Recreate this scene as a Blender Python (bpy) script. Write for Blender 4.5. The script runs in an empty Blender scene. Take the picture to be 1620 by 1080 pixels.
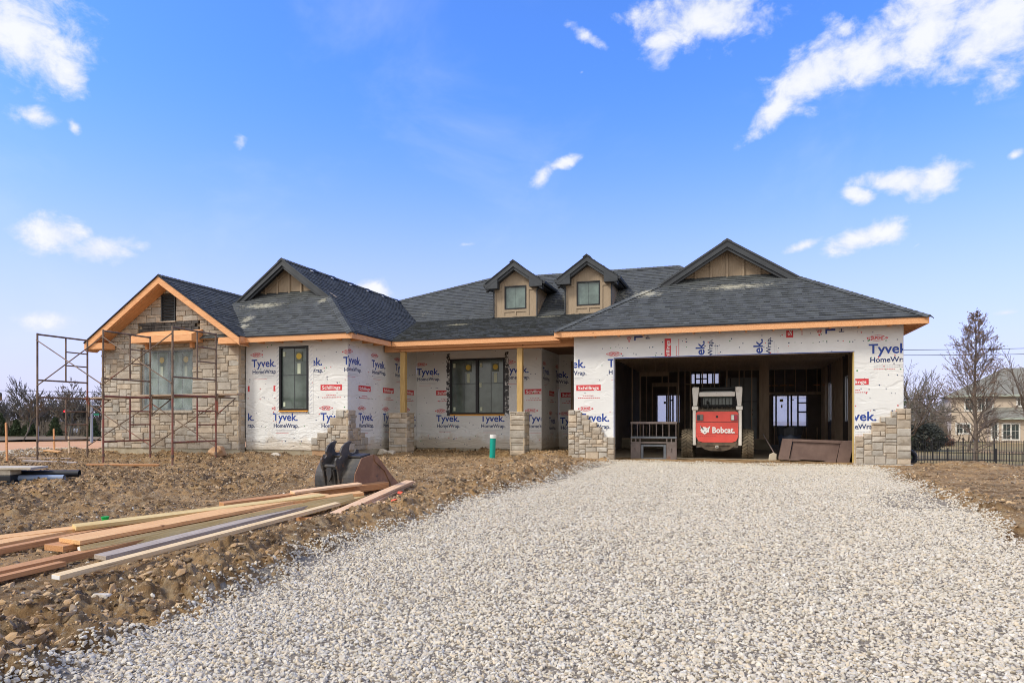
import bpy, bmesh, math, random
import numpy as np
from mathutils import Vector, Matrix

sc = bpy.context.scene
R = math.radians
# ------------------------------------------------------------------ camera
YAW = 17.79
EYE = 0.97
cam_d = bpy.data.cameras.new("camera")
cam = bpy.data.objects.new("camera", cam_d)
sc.collection.objects.link(cam)
cam.location = (0, 0, EYE)
cam.rotation_euler = (R(90), 0, R(YAW))
cam_d.sensor_width = 36.0
cam_d.lens = 36.0 * 1075 / 1620
cam_d.shift_y = 125 / 1620
cam_d.clip_start = 0.05
cam_d.clip_end = 3000
sc.camera = cam
sc.cycles.pixel_filter_type = 'BLACKMAN_HARRIS'
sc.cycles.filter_width = 1.0
# ------------------------------------------------------------------ light, sky, exposure
SUN_ELEV, SUN_AZ = 43.0, 232.0      # azimuth clockwise from +Y
SKY_STRENGTH = 0.115
CLOUD = 0.93
sc.view_settings.view_transform = 'Standard'
sc.view_settings.look = 'None'
sc.view_settings.gamma = 1.0
sc.view_settings.exposure = 0.45
sc.view_settings.use_curve_mapping = False
sd = bpy.data.lights.new("sun", 'SUN')
sd.energy = 2.45
sd.angle = R(14)
sd.color = (1.0, 0.935, 0.80)
sun = bpy.data.objects.new("sun", sd)
sc.collection.objects.link(sun)
_sdir = Vector((math.sin(R(SUN_AZ)) * math.cos(R(SUN_ELEV)), math.cos(R(SUN_AZ)) * math.cos(R(SUN_ELEV)), math.sin(R(SUN_ELEV))))
sun.rotation_euler = (-_sdir).to_track_quat('-Z', 'Y').to_euler()

world = bpy.data.worlds.new("World")
sc.world = world
world.use_nodes = True
wt = world.node_tree
wt.nodes.clear()


def N(nt, typ, **kw):
    n = nt.nodes.new(typ)
    for k, v in kw.items():
        setattr(n, k, v)
    return n


def M(nt, op, a, b=None, c=None, clamp=False):
    n = nt.nodes.new('ShaderNodeMath')
    n.operation = op
    n.use_clamp = clamp
    for i, v in enumerate((a, b, c)):
        if v is None:
            continue
        if isinstance(v, (int, float)):
            n.inputs[i].default_value = v
        else:
            nt.links.new(v, n.inputs[i])
    return n.outputs[0]


def maprange(nt, v, a, b, c=0.0, d=1.0, smooth=True):
    n = nt.nodes.new('ShaderNodeMapRange')
    n.interpolation_type = 'SMOOTHSTEP' if smooth else 'LINEAR'
    nt.links.new(v, n.inputs[0])
    for i, x in zip((1, 2, 3, 4), (a, b, c, d)):
        n.inputs[i].default_value = x
    return n.outputs[0]


def mixc(nt, f, a, b, blend='MIX'):
    n = nt.nodes.new('ShaderNodeMix')
    n.data_type = 'RGBA'
    n.blend_type = blend
    for s, v in ((n.inputs[0], f), (n.inputs[6], a), (n.inputs[7], b)):
        if isinstance(v, (int, float)):
            s.default_value = v
        elif isinstance(v, tuple):
            s.default_value = v if len(v) == 4 else (*v, 1)
        else:
            nt.links.new(v, s)
    return n.outputs[2]


def build_world():
    nt = wt
    L = nt.links.new
    sky = N(nt, 'ShaderNodeTexSky', sky_type='NISHITA', sun_disc=False)
    sky.sun_elevation = R(SUN_ELEV)
    sky.sun_rotation = R(SUN_AZ)
    sky.air_density = 1.0
    sky.dust_density = 0.6
    sky.ozone_density = 2.0
    tc = N(nt, 'ShaderNodeTexCoord')
    sep = N(nt, 'ShaderNodeSeparateXYZ')
    L(tc.outputs['Generated'], sep.inputs[0])
    x, y, z = sep.outputs
    az = M(nt, 'ARCTAN2', x, y)
    el = M(nt, 'ARCSINE', z)
    comb = N(nt, 'ShaderNodeCombineXYZ')
    L(az, comb.inputs[0]); L(el, comb.inputs[1])

    def noise(scale, detail, rough, off=0.0, dist=0.0):
        n = N(nt, 'ShaderNodeTexNoise')
        n.noise_dimensions = '3D'
        mp = N(nt, 'ShaderNodeMapping')
        mp.inputs['Location'].default_value = (off, off * 1.7, 0)
        mp.inputs['Scale'].default_value = (1, 1.35, 1)
        L(comb.outputs[0], mp.inputs[0])
        L(mp.outputs[0], n.inputs['Vector'])
        n.inputs['Scale'].default_value = scale
        n.inputs['Detail'].default_value = detail
        n.inputs['Roughness'].default_value = rough
        n.inputs['Distortion'].default_value = dist
        return n.outputs['Fac']
    nb = noise(7.0, 3, 0.5, 3.1)
    nf = noise(24.0, 8, 0.62, 0.7, 0.25)
    nsum = M(nt, 'ADD', M(nt, 'MULTIPLY', M(nt, 'SUBTRACT', nb, 0.5), 0.9), M(nt, 'MULTIPLY', M(nt, 'SUBTRACT', nf, 0.5), 2.6))
    # clouds of the day: azimuth deg, elevation deg, half width, half height, tilt, weight
    clouds = CLOUDS
    best = None
    for (a, e, w, h, t, wgt) in clouds:
        da = M(nt, 'SUBTRACT', az, R(a))
        de = M(nt, 'SUBTRACT', el, R(e))
        ca, sa = math.cos(R(t)), math.sin(R(t))
        p = M(nt, 'ADD', M(nt, 'MULTIPLY', da, ca / R(w)), M(nt, 'MULTIPLY', de, sa / R(w)))
        q = M(nt, 'ADD', M(nt, 'MULTIPLY', da, -sa / R(h)), M(nt, 'MULTIPLY', de, ca / R(h)))
        d2 = M(nt, 'ADD', M(nt, 'MULTIPLY', p, p), M(nt, 'MULTIPLY', q, q))
        v = M(nt, 'SUBTRACT', wgt, M(nt, 'SQRT', d2))
        best = v if best is None else M(nt, 'MAXIMUM', best, v)
    dens = M(nt, 'ADD', best, nsum)
    alpha = maprange(nt, dens, -0.34, 0.62, 0, 1)
    # faint cirrus everywhere
    veil = maprange(nt, noise(3.2, 6, 0.6, 9.0, 0.5), 0.5, 0.9, 0, 0.22)
    hz = maprange(nt, el, -0.04, 0.52, 1.0, 0.0)
    hz2 = M(nt, 'POWER', hz, 1.7)
    tint = N(nt, 'ShaderNodeHueSaturation')
    tint.inputs['Saturation'].default_value = 1.12
    tint.inputs['Value'].default_value = 1.0
    L(sky.outputs[0], tint.inputs['Color'])
    skyc = mixc(nt, 1.0, tint.outputs[0], (0.92, 1.30, 2.10, 1), 'MULTIPLY')
    # the pale milky lower sky
    base = mixc(nt, M(nt, 'MULTIPLY', hz2, 0.95), skyc, (4.0, 5.0, 6.3, 1))
    base = mixc(nt, maprange(nt, el, 0.50, 0.16), base, (1.165, 0.92, 1.0, 1), 'MULTIPLY')
    base = mixc(nt, veil, base, (6.0, 6.3, 7.4, 1))
    shade = maprange(nt, M(nt, 'ADD', dens, M(nt, 'MULTIPLY', M(nt, 'SUBTRACT', nf, 0.5), 2.0)), 0.1, 1.3, 0, 1)
    cc = mixc(nt, shade, (5.2, 5.5, 6.2, 1), (6.35, 6.4, 6.6, 1))
    # unseen bright cloud deck added behind the viewer for white fill light
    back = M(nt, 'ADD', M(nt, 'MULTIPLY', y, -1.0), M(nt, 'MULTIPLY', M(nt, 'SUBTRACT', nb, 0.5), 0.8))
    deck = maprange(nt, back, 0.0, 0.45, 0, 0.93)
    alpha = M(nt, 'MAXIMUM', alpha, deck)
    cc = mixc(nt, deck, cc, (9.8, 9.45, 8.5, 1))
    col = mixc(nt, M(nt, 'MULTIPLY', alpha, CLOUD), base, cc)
    bg = N(nt, 'ShaderNodeBackground')
    bg.inputs['Strength'].default_value = SKY_STRENGTH
    out = N(nt, 'ShaderNodeOutputWorld')
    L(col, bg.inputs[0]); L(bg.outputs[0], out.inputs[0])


CLOUDS = [
    (-55.2, 27.6, 4.2, 3.6, -30, 1.0), (-53.8, 24.4, 3.2, 2.3, -20, 1.0), (-51.0, 23.2, 1.6, 1.4, -50, 0.7),
    (-53.0, 20.1, 1.9, 0.8, 10, 0.62), (-50.6, 20.0, 0.5, 0.8, 30, 0.5),
    (-51.6, 12.7, 2.2, 1.2, 5, 1.0), (-49.2, 12.2, 2.4, 0.9, 8, 0.95), (-52.4, 6.9, 1.5, 0.75, 0, 1.0),
    (-29.2, 10.6, 1.7, 0.75, 0, 0.95), (-15.3, 19.6, 1.6, 0.75, 40, 0.85), (-13.6, 20.6, 1.6, 0.5, 18, 0.8),
    (-2.2, 29.8, 5.2, 1.7, 0, 1.05), (-5.2, 28.6, 1.9, 1.3, 20, 0.85), (-11.4, 29.2, 2.3, 0.7, -28, 0.55),
    (8.5, 27.3, 1.6, 0.9, 10, 0.6),
    (3.6, 23.2, 2.6, 1.1, 42, 0.85), (6.2, 25.0, 3.4, 1.7, 22, 1.0), (10.0, 25.4, 3.2, 1.8, 0, 1.05), (13.8, 26.2, 3.0, 2.4, 20, 1.1), (17.0, 25.4, 3.4, 2.7, -10, 1.1),
    (12.2, 17.0, 2.3, 0.75, -6, 1.0), (14.2, 16.8, 1.7, 1.0, 20, 1.0), (9.3, 16.4, 1.1, 0.5, -8, 0.95),
    (9.2, 13.3, 2.0, 0.8, 14, 1.0), (10.6, 13.6, 1.6, 0.9, 0, 1.0), (5.4, 13.3, 1.2, 0.45, 14, 0.75), (18.7, 17.4, 0.6, 0.35, 20, 0.6), (18.2, 7.3, 1.4, 0.3, 4, 0.5),
    (-21.5, 14.5, 1.2, 0.3, 6, 0.25), (-39.5, 20.9, 1.0, 1.3, 0, 0.02), (-11.9, 27.0, 0.5, 0.3, 0, 0.12), (13.0, 12.5, 0.9, 0.3, 35, 0.2),
]
build_world()

# ------------------------------------------------------------------ materials
MATS = {}


def mat(name, c1, c2=None, scale=4.0, rough=0.75, bump=0.0, bscale=None, stretch=(1, 1, 1), detail=6, metallic=0.0,
        attr=False, lo=0.3, hi=0.7, spec=0.4, extra=None, bdist=0.01, spots=None):
    if name in MATS:
        return MATS[name]
    m = bpy.data.materials.new(name)
    m.use_nodes = True
    nt = m.node_tree
    L = nt.links.new
    b = nt.nodes['Principled BSDF']
    b.inputs['Roughness'].default_value = rough
    b.inputs['Metallic'].default_value = metallic
    b.inputs['Specular IOR Level'].default_value = spec
    tc = N(nt, 'ShaderNodeTexCoord')
    mp = N(nt, 'ShaderNodeMapping')
    mp.inputs['Scale'].default_value = stretch
    L(tc.outputs['Object'], mp.inputs[0])
    col = (*c1, 1)
    nz = N(nt, 'ShaderNodeTexNoise')
    nz.inputs['Scale'].default_value = scale
    nz.inputs['Detail'].default_value = detail
    nz.inputs['Roughness'].default_value = 0.62
    L(mp.outputs[0], nz.inputs['Vector'])
    if c2:
        f = maprange(nt, nz.outputs['Fac'], lo, hi)
        col = mixc(nt, f, (*c1, 1), (*c2, 1))
    if spots:   # (colour, scale, threshold)
        for (sc_, ss, th) in spots:
            n2 = N(nt, 'ShaderNodeTexNoise')
            n2.inputs['Scale'].default_value = ss
            n2.inputs['Detail'].default_value = 8
            n2.inputs['Roughness'].default_value = 0.7
            L(mp.outputs[0], n2.inputs['Vector'])
            col = mixc(nt, maprange(nt, n2.outputs['Fac'], th, th + 0.1), col, (*sc_, 1))
    if attr:
        at = N(nt, 'ShaderNodeAttribute', attribute_name='tone')
        col = mixc(nt, 1.0, col, at.outputs['Color'], 'MULTIPLY')
    if extra:
        col = extra(nt, col, mp, tc)
    if isinstance(col, tuple):
        b.inputs['Base Color'].default_value = col
    else:
        L(col, b.inputs['Base Color'])
    if bump:
        n3 = N(nt, 'ShaderNodeTexNoise')
        n3.inputs['Scale'].default_value = bscale or scale * 4
        n3.inputs['Detail'].default_value = 8
        n3.inputs['Roughness'].default_value = 0.65
        L(mp.outputs[0], n3.inputs['Vector'])
        bp = N(nt, 'ShaderNodeBump')
        bp.inputs['Strength'].default_value = bump
        bp.inputs['Distance'].default_value = bdist
        L(n3.outputs['Fac'], bp.inputs['Height'])
        L(bp.outputs[0], b.inputs['Normal'])
    MATS[name] = m
    return m


def wrap_mat():
    m = bpy.data.materials.new('housewrap')
    m.use_nodes = True
    nt = m.node_tree
    L = nt.links.new
    b = nt.nodes['Principled BSDF']
    b.inputs['Roughness'].default_value = 0.55
    b.inputs['Specular IOR Level'].default_value = 0.3
    tc = N(nt, 'ShaderNodeTexCoord')
    sp = N(nt, 'ShaderNodeSeparateXYZ')
    L(tc.outputs['Object'], sp.inputs[0])
    n1 = N(nt, 'ShaderNodeTexNoise'); n1.inputs['Scale'].default_value = 1.3; n1.inputs['Detail'].default_value = 7
    L(tc.outputs['Object'], n1.inputs['Vector'])
    col = mixc(nt, maprange(nt, n1.outputs['Fac'], 0.3, 0.7), (0.64, 0.64, 0.635), (0.71, 0.71, 0.70))
    # mud splashed along the foot of the wall
    n2 = N(nt, 'ShaderNodeTexNoise'); n2.inputs['Scale'].default_value = 2.2; n2.inputs['Detail'].default_value = 9
    n2.inputs['Roughness'].default_value = 0.7
    L(tc.outputs['Object'], n2.inputs['Vector'])
    h = M(nt, 'ADD', sp.outputs[2], M(nt, 'MULTIPLY', M(nt, 'SUBTRACT', n2.outputs['Fac'], 0.5), -1.1))
    f = maprange(nt, h, 0.25, 0.6, 0.65, 0.0)
    col = mixc(nt, f, col, (0.47, 0.38, 0.27))
    # specks
    v = N(nt, 'ShaderNodeTexNoise'); v.inputs['Scale'].default_value = 14; v.inputs['Detail'].default_value = 3
    L(tc.outputs['Object'], v.inputs['Vector'])
    col = mixc(nt, maprange(nt, v.outputs['Fac'], 0.74, 0.8, 0, 0.6), col, (0.35, 0.26, 0.17))
    L(col, b.inputs['Base Color'])
    mp = N(nt, 'ShaderNodeMapping'); mp.inputs['Scale'].default_value = (1.0, 1.0, 2.2)
    mp.inputs['Rotation'].default_value = (0, 0.5, 0)
    L(tc.outputs['Object'], mp.inputs[0])
    n3 = N(nt, 'ShaderNodeTexNoise'); n3.inputs['Scale'].default_value = 1.5; n3.inputs['Detail'].default_value = 2.5
    n3.inputs['Distortion'].default_value = 1.6
    L(mp.outputs[0], n3.inputs['Vector'])
    # creases: ridged noise
    rid = M(nt, 'ABSOLUTE', M(nt, 'SUBTRACT', n3.outputs['Fac'], 0.5))
    rid = M(nt, 'POWER', M(nt, 'SUBTRACT', 1.0, M(nt, 'MULTIPLY', rid, 4.0, clamp=True), clamp=True), 2.0)
    low = maprange(nt, sp.outputs[2], 0.2, 1.2, 1.0, 0.35)
    hh = M(nt, 'ADD', M(nt, 'MULTIPLY', rid, low), M(nt, 'MULTIPLY', n3.outputs['Fac'], 1.4))
    m4 = N(nt, 'ShaderNodeMapping'); m4.inputs['Scale'].default_value = (0.5, 0.5, 7.0); m4.inputs['Rotation'].default_value = (0.1, 0.12, 0)
    L(tc.outputs['Object'], m4.inputs[0])
    n4 = N(nt, 'ShaderNodeTexNoise'); n4.inputs['Scale'].default_value = 1.6; n4.inputs['Detail'].default_value = 2; n4.inputs['Distortion'].default_value = 0.6
    L(m4.outputs[0], n4.inputs['Vector'])
    hh = M(nt, 'ADD', hh, M(nt, 'MULTIPLY', M(nt, 'MULTIPLY', n4.outputs['Fac'], 3.0), maprange(nt, sp.outputs[2], 0.35, 0.8, 1.0, 0.0)))
    bp = N(nt, 'ShaderNodeBump'); bp.inputs['Strength'].default_value = 0.42; bp.inputs['Distance'].default_value = 0.03
    L(hh, bp.inputs['Height']); L(bp.outputs[0], b.inputs['Normal'])
    return m


def scuff(pts):
    def fn(nt, col, mp, tc):
        nz = N(nt, 'ShaderNodeTexNoise'); nz.inputs['Scale'].default_value = 9.0; nz.inputs['Detail'].default_value = 10
        nz.inputs['Roughness'].default_value = 0.82
        m2 = N(nt, 'ShaderNodeMapping'); m2.inputs['Scale'].default_value = (1, 1, 3.0)
        nt.links.new(tc.outputs['Object'], m2.inputs[0])
        nt.links.new(m2.outputs[0], nz.inputs['Vector'])
        best = None
        for (p, r) in pts:
            vs = N(nt, 'ShaderNodeVectorMath', operation='SUBTRACT')
            nt.links.new(tc.outputs['Object'], vs.inputs[0]); vs.inputs[1].default_value = p
            vd = N(nt, 'ShaderNodeVectorMath', operation='DIVIDE')
            nt.links.new(vs.outputs[0], vd.inputs[0]); vd.inputs[1].default_value = r
            ln = N(nt, 'ShaderNodeVectorMath', operation='LENGTH')
            nt.links.new(vd.outputs[0], ln.inputs[0])
            v = M(nt, 'SUBTRACT', 1.0, ln.outputs['Value'])
            best = v if best is None else M(nt, 'MAXIMUM', best, v)
        best = M(nt, 'MAXIMUM', best, -0.75)
        f = maprange(nt, M(nt, 'ADD', M(nt, 'MULTIPLY', best, 0.34), nz.outputs['Fac']), 0.665, 0.80, 0, 0.62)
        return mixc(nt, f, col, (0.50, 0.47, 0.36))
    return fn


m_wrap = wrap_mat()
m_blue = mat('ink_blue', (0.02, 0.055, 0.27), rough=0.6)
m_navy = mat('ink_navy', (0.012, 0.03, 0.12), rough=0.6)
m_red = mat('ink_red', (0.55, 0.045, 0.055), rough=0.6)
m_grey = mat('ink_grey', (0.42, 0.42, 0.45), rough=0.6)
m_white = mat('label_white', (0.75, 0.74, 0.72), rough=0.6)
m_green = mat('dot_green', (0.02, 0.22, 0.05), rough=0.6)
m_stone = mat('stone_veneer', (0.335, 0.285, 0.23), (0.45, 0.40, 0.335), scale=5, rough=0.9, bump=0.9, bscale=26, attr=True, bdist=0.012, spots=[((0.25, 0.20, 0.14), 7, 0.62)])
m_mortar = mat('mortar', (0.40, 0.31, 0.21), (0.48, 0.385, 0.28), scale=20, rough=0.95, bump=0.5)
m_conc = mat('foundation_concrete', (0.30, 0.255, 0.18), (0.42, 0.37, 0.28), scale=2.5, rough=0.95, bump=0.5, spots=[((0.22, 0.16, 0.10), 3, 0.58)])
SC = [((-13.2, 16.95, 4.35), (1.5, 0.5, 0.3)), ((-13.2, 16.2, 3.9), (0.45, 0.5, 0.5)), ((-13.0, 15.9, 3.6), (0.35, 0.4, 0.3)),
      ((0.1, 18.95, 4.5), (1.9, 0.5, 0.28)), ((-2.2, 18.7, 4.45), (0.9, 0.9, 0.35)), ((-6.0, 22.8, 4.55), (0.9, 0.5, 0.2)),
      ((-11.2, 17.1, 4.4), (0.35, 0.6, 0.3)), ((-11.1, 24.0, 4.9), (0.6, 0.8, 0.4)), ((-8.8, 21.5, 4.2), (0.9, 1.0, 0.2)), ((-4.6, 24.2, 5.4), (3.0, 1.5, 0.8))]
m_shingle = mat('shingles', (0.056, 0.061, 0.063), (0.098, 0.104, 0.104), scale=60, rough=0.95, bump=0.7, bscale=160, attr=True, extra=scuff(SC), bdist=0.004, spec=0.2)
m_deck = mat('plywood_underside', (0.30, 0.16, 0.08), (0.42, 0.24, 0.12), scale=2, rough=0.8, stretch=(1, 8, 1))
m_felt = mat('black_felt', (0.012, 0.014, 0.02), rough=0.7)


def knots(nt, col, mp, tc):
    v = N(nt, 'ShaderNodeTexVoronoi'); v.inputs['Scale'].default_value = 2.6
    nt.links.new(tc.outputs['Object'], v.inputs['Vector'])
    return mixc(nt, maprange(nt, v.outputs['Distance'], 0.03, 0.085, 0.85, 0.0), col, (0.16, 0.06, 0.02))


m_fir = mat('fir_board', (0.60, 0.27, 0.115), (0.78, 0.42, 0.20), scale=5, rough=0.7, stretch=(1, 1, 14), bump=0.2, extra=knots)
m_fir_y = mat('fir_long', (0.58, 0.26, 0.11), (0.76, 0.42, 0.21), scale=5, rough=0.7, stretch=(14, 1, 14), bump=0.2, extra=knots)
m_post = mat('treated_post', (0.36, 0.23, 0.085), (0.50, 0.34, 0.14), scale=5, rough=0.75, stretch=(8, 8, 0.7), bump=0.2, extra=knots)
m_trim = mat('dark_trim', (0.030, 0.034, 0.040), (0.045, 0.050, 0.057), scale=3, rough=0.5)
m_siding = mat('tan_siding', (0.31, 0.235, 0.16), (0.37, 0.285, 0.20), scale=8, rough=0.8, stretch=(9, 9, 0.6), bump=0.25)
m_frame = mat('black_window_frame', (0.010, 0.010, 0.013), rough=0.4)


def glass_mat(name, base, rough=0.05, spec=0.5, trans=0.0):
    m = bpy.data.materials.new(name)
    m.use_nodes = True
    b = m.node_tree.nodes['Principled BSDF']
    b.inputs['Base Color'].default_value = (*base, 1)
    b.inputs['Roughness'].default_value = rough
    b.inputs['Specular IOR Level'].default_value = spec
    b.inputs['Transmission Weight'].default_value = trans
    nt = m.node_tree
    tc = N(nt, 'ShaderNodeTexCoord')
    nz = N(nt, 'ShaderNodeTexNoise'); nz.inputs['Scale'].default_value = 1.1
    nt.links.new(tc.outputs['Object'], nz.inputs['Vector'])
    bp = N(nt, 'ShaderNodeBump'); bp.inputs['Strength'].default_value = 0.15; bp.inputs['Distance'].default_value = 0.02
    nt.links.new(nz.outputs['Fac'], bp.inputs['Height'])
    nt.links.new(bp.outputs[0], b.inputs['Normal'])
    n2 = N(nt, 'ShaderNodeTexNoise'); n2.inputs['Scale'].default_value = 2.5; n2.inputs['Detail'].default_value = 6
    nt.links.new(tc.outputs['Object'], n2.inputs['Vector'])
    c = mixc(nt, maprange(nt, n2.outputs['Fac'], 0.35, 0.7), tuple(v * 0.75 for v in base), tuple(v * 1.3 for v in base))
    nt.links.new(c, b.inputs['Base Color'])
    return m


m_glass = glass_mat('window_glass', (0.075, 0.10, 0.088), rough=0.12, spec=0.7)
m_glassd = glass_mat('dormer_glass', (0.13, 0.175, 0.16), rough=0.2, spec=0.6)
m_film = mat('plastic_film', (0.30, 0.345, 0.35), (0.20, 0.24, 0.25), scale=2.0, rough=0.22, bump=1.0, bscale=3.5, stretch=(1, 1, 0.6), bdist=0.05, spec=0.7)
m_paleglass = mat('stickered_glass', (0.17, 0.23, 0.19), (0.11, 0.15, 0.13), scale=3, rough=0.3)
m_yellow = mat('sticker_yellow', (0.55, 0.38, 0.06), rough=0.6)
m_stick = mat('sticker_pale', (0.50, 0.55, 0.42), rough=0.6)
m_foam = mat('orange_foam', (0.75, 0.33, 0.03), rough=0.8)
m_stud = mat('stud_wood', (0.60, 0.45, 0.32), (0.72, 0.56, 0.42), scale=3, rough=0.85, stretch=(6, 6, 0.7))
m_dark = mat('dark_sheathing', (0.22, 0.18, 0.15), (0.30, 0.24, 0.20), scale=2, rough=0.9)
m_panel = mat('grey_panel', (0.26, 0.27, 0.28), (0.32, 0.33, 0.34), scale=2, rough=0.6)
m_steelpipe = mat('scaffold_steel', (0.11, 0.075, 0.055), (0.24, 0.17, 0.12), scale=5, rough=0.7, metallic=0.2, spots=[((0.27, 0.07, 0.045), 1.8, 0.56)])
m_redpipe = mat('scaffold_red', (0.24, 0.06, 0.045), (0.15, 0.09, 0.065), scale=5, rough=0.6)
m_plank = mat('scaffold_plank', (0.30, 0.21, 0.15), (0.42, 0.33, 0.25), scale=4, rough=0.85, stretch=(0.6, 8, 8), bump=0.3)

# ------------------------------------------------------------------ mesh builder
COL = sc.collection


class MB:
    def __init__(s):
        s.v = []; s.f = []; s.m = []; s.t = []

    def add(s, verts, faces, mi=0, tone=(1, 1, 1)):
        o = len(s.v)
        s.v += [tuple(p) for p in verts]
        for f in faces:
            s.f.append(tuple(i + o for i in f)); s.m.append(mi); s.t.append(tone)

    def box(s, x0, x1, y0, y1, z0, z1, mi=0, tone=(1, 1, 1)):
        v = [(x0, y0, z0), (x1, y0, z0), (x1, y1, z0), (x0, y1, z0), (x0, y0, z1), (x1, y0, z1), (x1, y1, z1), (x0, y1, z1)]
        s.add(v, [(0, 3, 2, 1), (4, 5, 6, 7), (0, 1, 5, 4), (1, 2, 6, 5), (2, 3, 7, 6), (3, 0, 4, 7)], mi, tone)

    def beam(s, p0, p1, w, h, up=(0, 0, 1), mi=0, tone=(1, 1, 1)):
        p0, p1, up = Vector(p0), Vector(p1), Vector(up)
        d = (p1 - p0).normalized()
        a = d.cross(up).normalized() * (w / 2)
        b = a.cross(d).normalized() * (h / 2)
        v = [p0 - a - b, p0 + a - b, p0 + a + b, p0 - a + b, p1 - a - b, p1 + a - b, p1 + a + b, p1 - a + b]
        s.add(v, [(0, 1, 2, 3), (7, 6, 5, 4), (0, 4, 5, 1), (1, 5, 6, 2), (2, 6, 7, 3), (3, 7, 4, 0)], mi, tone)

    def tube(s, p0, p1, r0, r1=None, n=8, mi=0, cap=True):
        p0, p1 = Vector(p0), Vector(p1)
        r1 = r0 if r1 is None else r1
        d = (p1 - p0)
        if d.length < 1e-6:
            return
        d.normalize()
        a = d.orthogonal().normalized(); b = d.cross(a)
        v = []
        for p, r in ((p0, r0), (p1, r1)):
            for i in range(n):
                t = 2 * math.pi * i / n
                v.append(p + a * math.cos(t) * r + b * math.sin(t) * r)
        f = [(i, (i + 1) % n, n + (i + 1) % n, n + i) for i in range(n)]
        if cap:
            f += [tuple(range(n - 1, -1, -1)), tuple(range(n, 2 * n))]
        s.add(v, f, mi)

    def path(s, pts, r, n=8, mi=0):
        for a, b in zip(pts[:-1], pts[1:]):
            s.tube(a, b, r, r, n, mi)

    def prism(s, poly, axis, d0, d1, mi=0, org=(0, 0, 0), A=None, B=None, C_=None):
        """extrude a 2-D polygon (a,b) along a third direction from d0 to d1"""
        if A is None:
            A, B, C_ = {'x': ((0, 1, 0), (0, 0, 1), (1, 0, 0)), 'y': ((1, 0, 0), (0, 0, 1), (0, 1, 0)), 'z': ((1, 0, 0), (0, 1, 0), (0, 0, 1))}[axis]
        A, B, C_, O = Vector(A), Vector(B), Vector(C_), Vector(org)
        n = len(poly)
        v = [O + A * a + B * b + C_ * d0 for a, b in poly] + [O + A * a + B * b + C_ * d1 for a, b in poly]
        f = [tuple(range(n)), tuple(range(2 * n - 1, n - 1, -1))] + [(i, n + i, n + (i + 1) % n, (i + 1) % n) for i in range(n)]
        s.add(v, f, mi)

    def build(s, name, mats, parent=None, inv=True, smooth=False, fix=True, bevel=0.0):
        me = bpy.data.meshes.new(name)
        me.from_pydata(s.v, [], s.f)
        mats = mats if isinstance(mats, (list, tuple)) else [mats]
        for m in mats:
            me.materials.append(m)
        if s.m:
            me.polygons.foreach_set('material_index', s.m)
        if any(t != (1, 1, 1) for t in s.t):
            at = me.color_attributes.new('tone', 'FLOAT_COLOR', 'CORNER')
            arr = np.ones((len(me.loops), 4), np.float32)
            k = 0
            for f, t in zip(s.f, s.t):
                arr[k:k + len(f), :3] = t
                k += len(f)
            at.data.foreach_set('color', arr.ravel())
        elif any(m.node_tree and any(n.bl_idname == 'ShaderNodeAttribute' for n in m.node_tree.nodes) for m in mats):
            at = me.color_attributes.new('tone', 'FLOAT_COLOR', 'CORNER')
            at.data.foreach_set('color', np.ones(len(me.loops) * 4, np.float32))
        if fix:
            bm = bmesh.new(); bm.from_mesh(me)
            bmesh.ops.recalc_face_normals(bm, faces=bm.faces)
            bm.to_mesh(me); bm.free()
        if smooth:
            me.polygons.foreach_set('use_smooth', [True] * len(me.polygons))
        me.update()
        o = bpy.data.objects.new(name, me)
        COL.objects.link(o)
        if parent is not None:
            o.parent = parent
            if inv:
                o.matrix_parent_inverse = parent.matrix_basis.inverted()
        if bevel:
            md = o.modifiers.new('bevel', 'BEVEL'); md.width = bevel; md.segments = 2; md.limit_method = 'ANGLE'
        return o


def empty(name, loc=(0, 0, 0), rz=0.0, parent=None):
    o = bpy.data.objects.new(name, None)
    o.location = loc; o.rotation_euler = (0, 0, rz)
    o.empty_display_size = 0.2
    COL.objects.link(o)
    if parent is not None:
        o.parent = parent
        o.matrix_parent_inverse = parent.matrix_basis.inverted()
    return o


def tag(o, label, cat, group=None, kind=None):
    if label: o['label'] = label
    if cat: o['category'] = cat
    if group: o['group'] = group
    if kind: o['kind'] = kind
    return o


def copy_tree(o, parent=None):
    c = o.copy(); COL.objects.link(c)
    if parent is not None:
        c.parent = parent
        c.matrix_parent_inverse = o.matrix_parent_inverse.copy()
    for ch in list(o.children):
        copy_tree(ch, c)
    return c


# ------------------------------------------------------------------ numpy noise
def _hash(ix, iy, seed):
    h = (ix.astype(np.int64) * 374761393 + iy.astype(np.int64) * 668265263 + seed * 1442695041) & 0xffffffff
    h = ((h ^ (h >> 13)) * 1274126177) & 0xffffffff
    h = h ^ (h >> 16)
    return (h & 0xffff) / 65535.0


def vnoise(x, y, seed=0):
    ix = np.floor(x); iy = np.floor(y); fx = x - ix; fy = y - iy
    fx = fx * fx * (3 - 2 * fx); fy = fy * fy * (3 - 2 * fy)
    a = _hash(ix, iy, seed); b = _hash(ix + 1, iy, seed); c = _hash(ix, iy + 1, seed); d = _hash(ix + 1, iy + 1, seed)
    return (a + (b - a) * fx) * (1 - fy) + (c + (d - c) * fx) * fy - 0.5


def fbm(x, y, seed=0, octv=5, gain=0.5):
    s = 0; a = 1.0
    for i in range(octv):
        c, sn = math.cos(i * 0.7), math.sin(i * 0.7)
        s = s + a * vnoise(x * c - y * sn, x * sn + y * c, seed + i * 17)
        x = x * 2.03; y = y * 2.03; a *= gain
    return s


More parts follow.
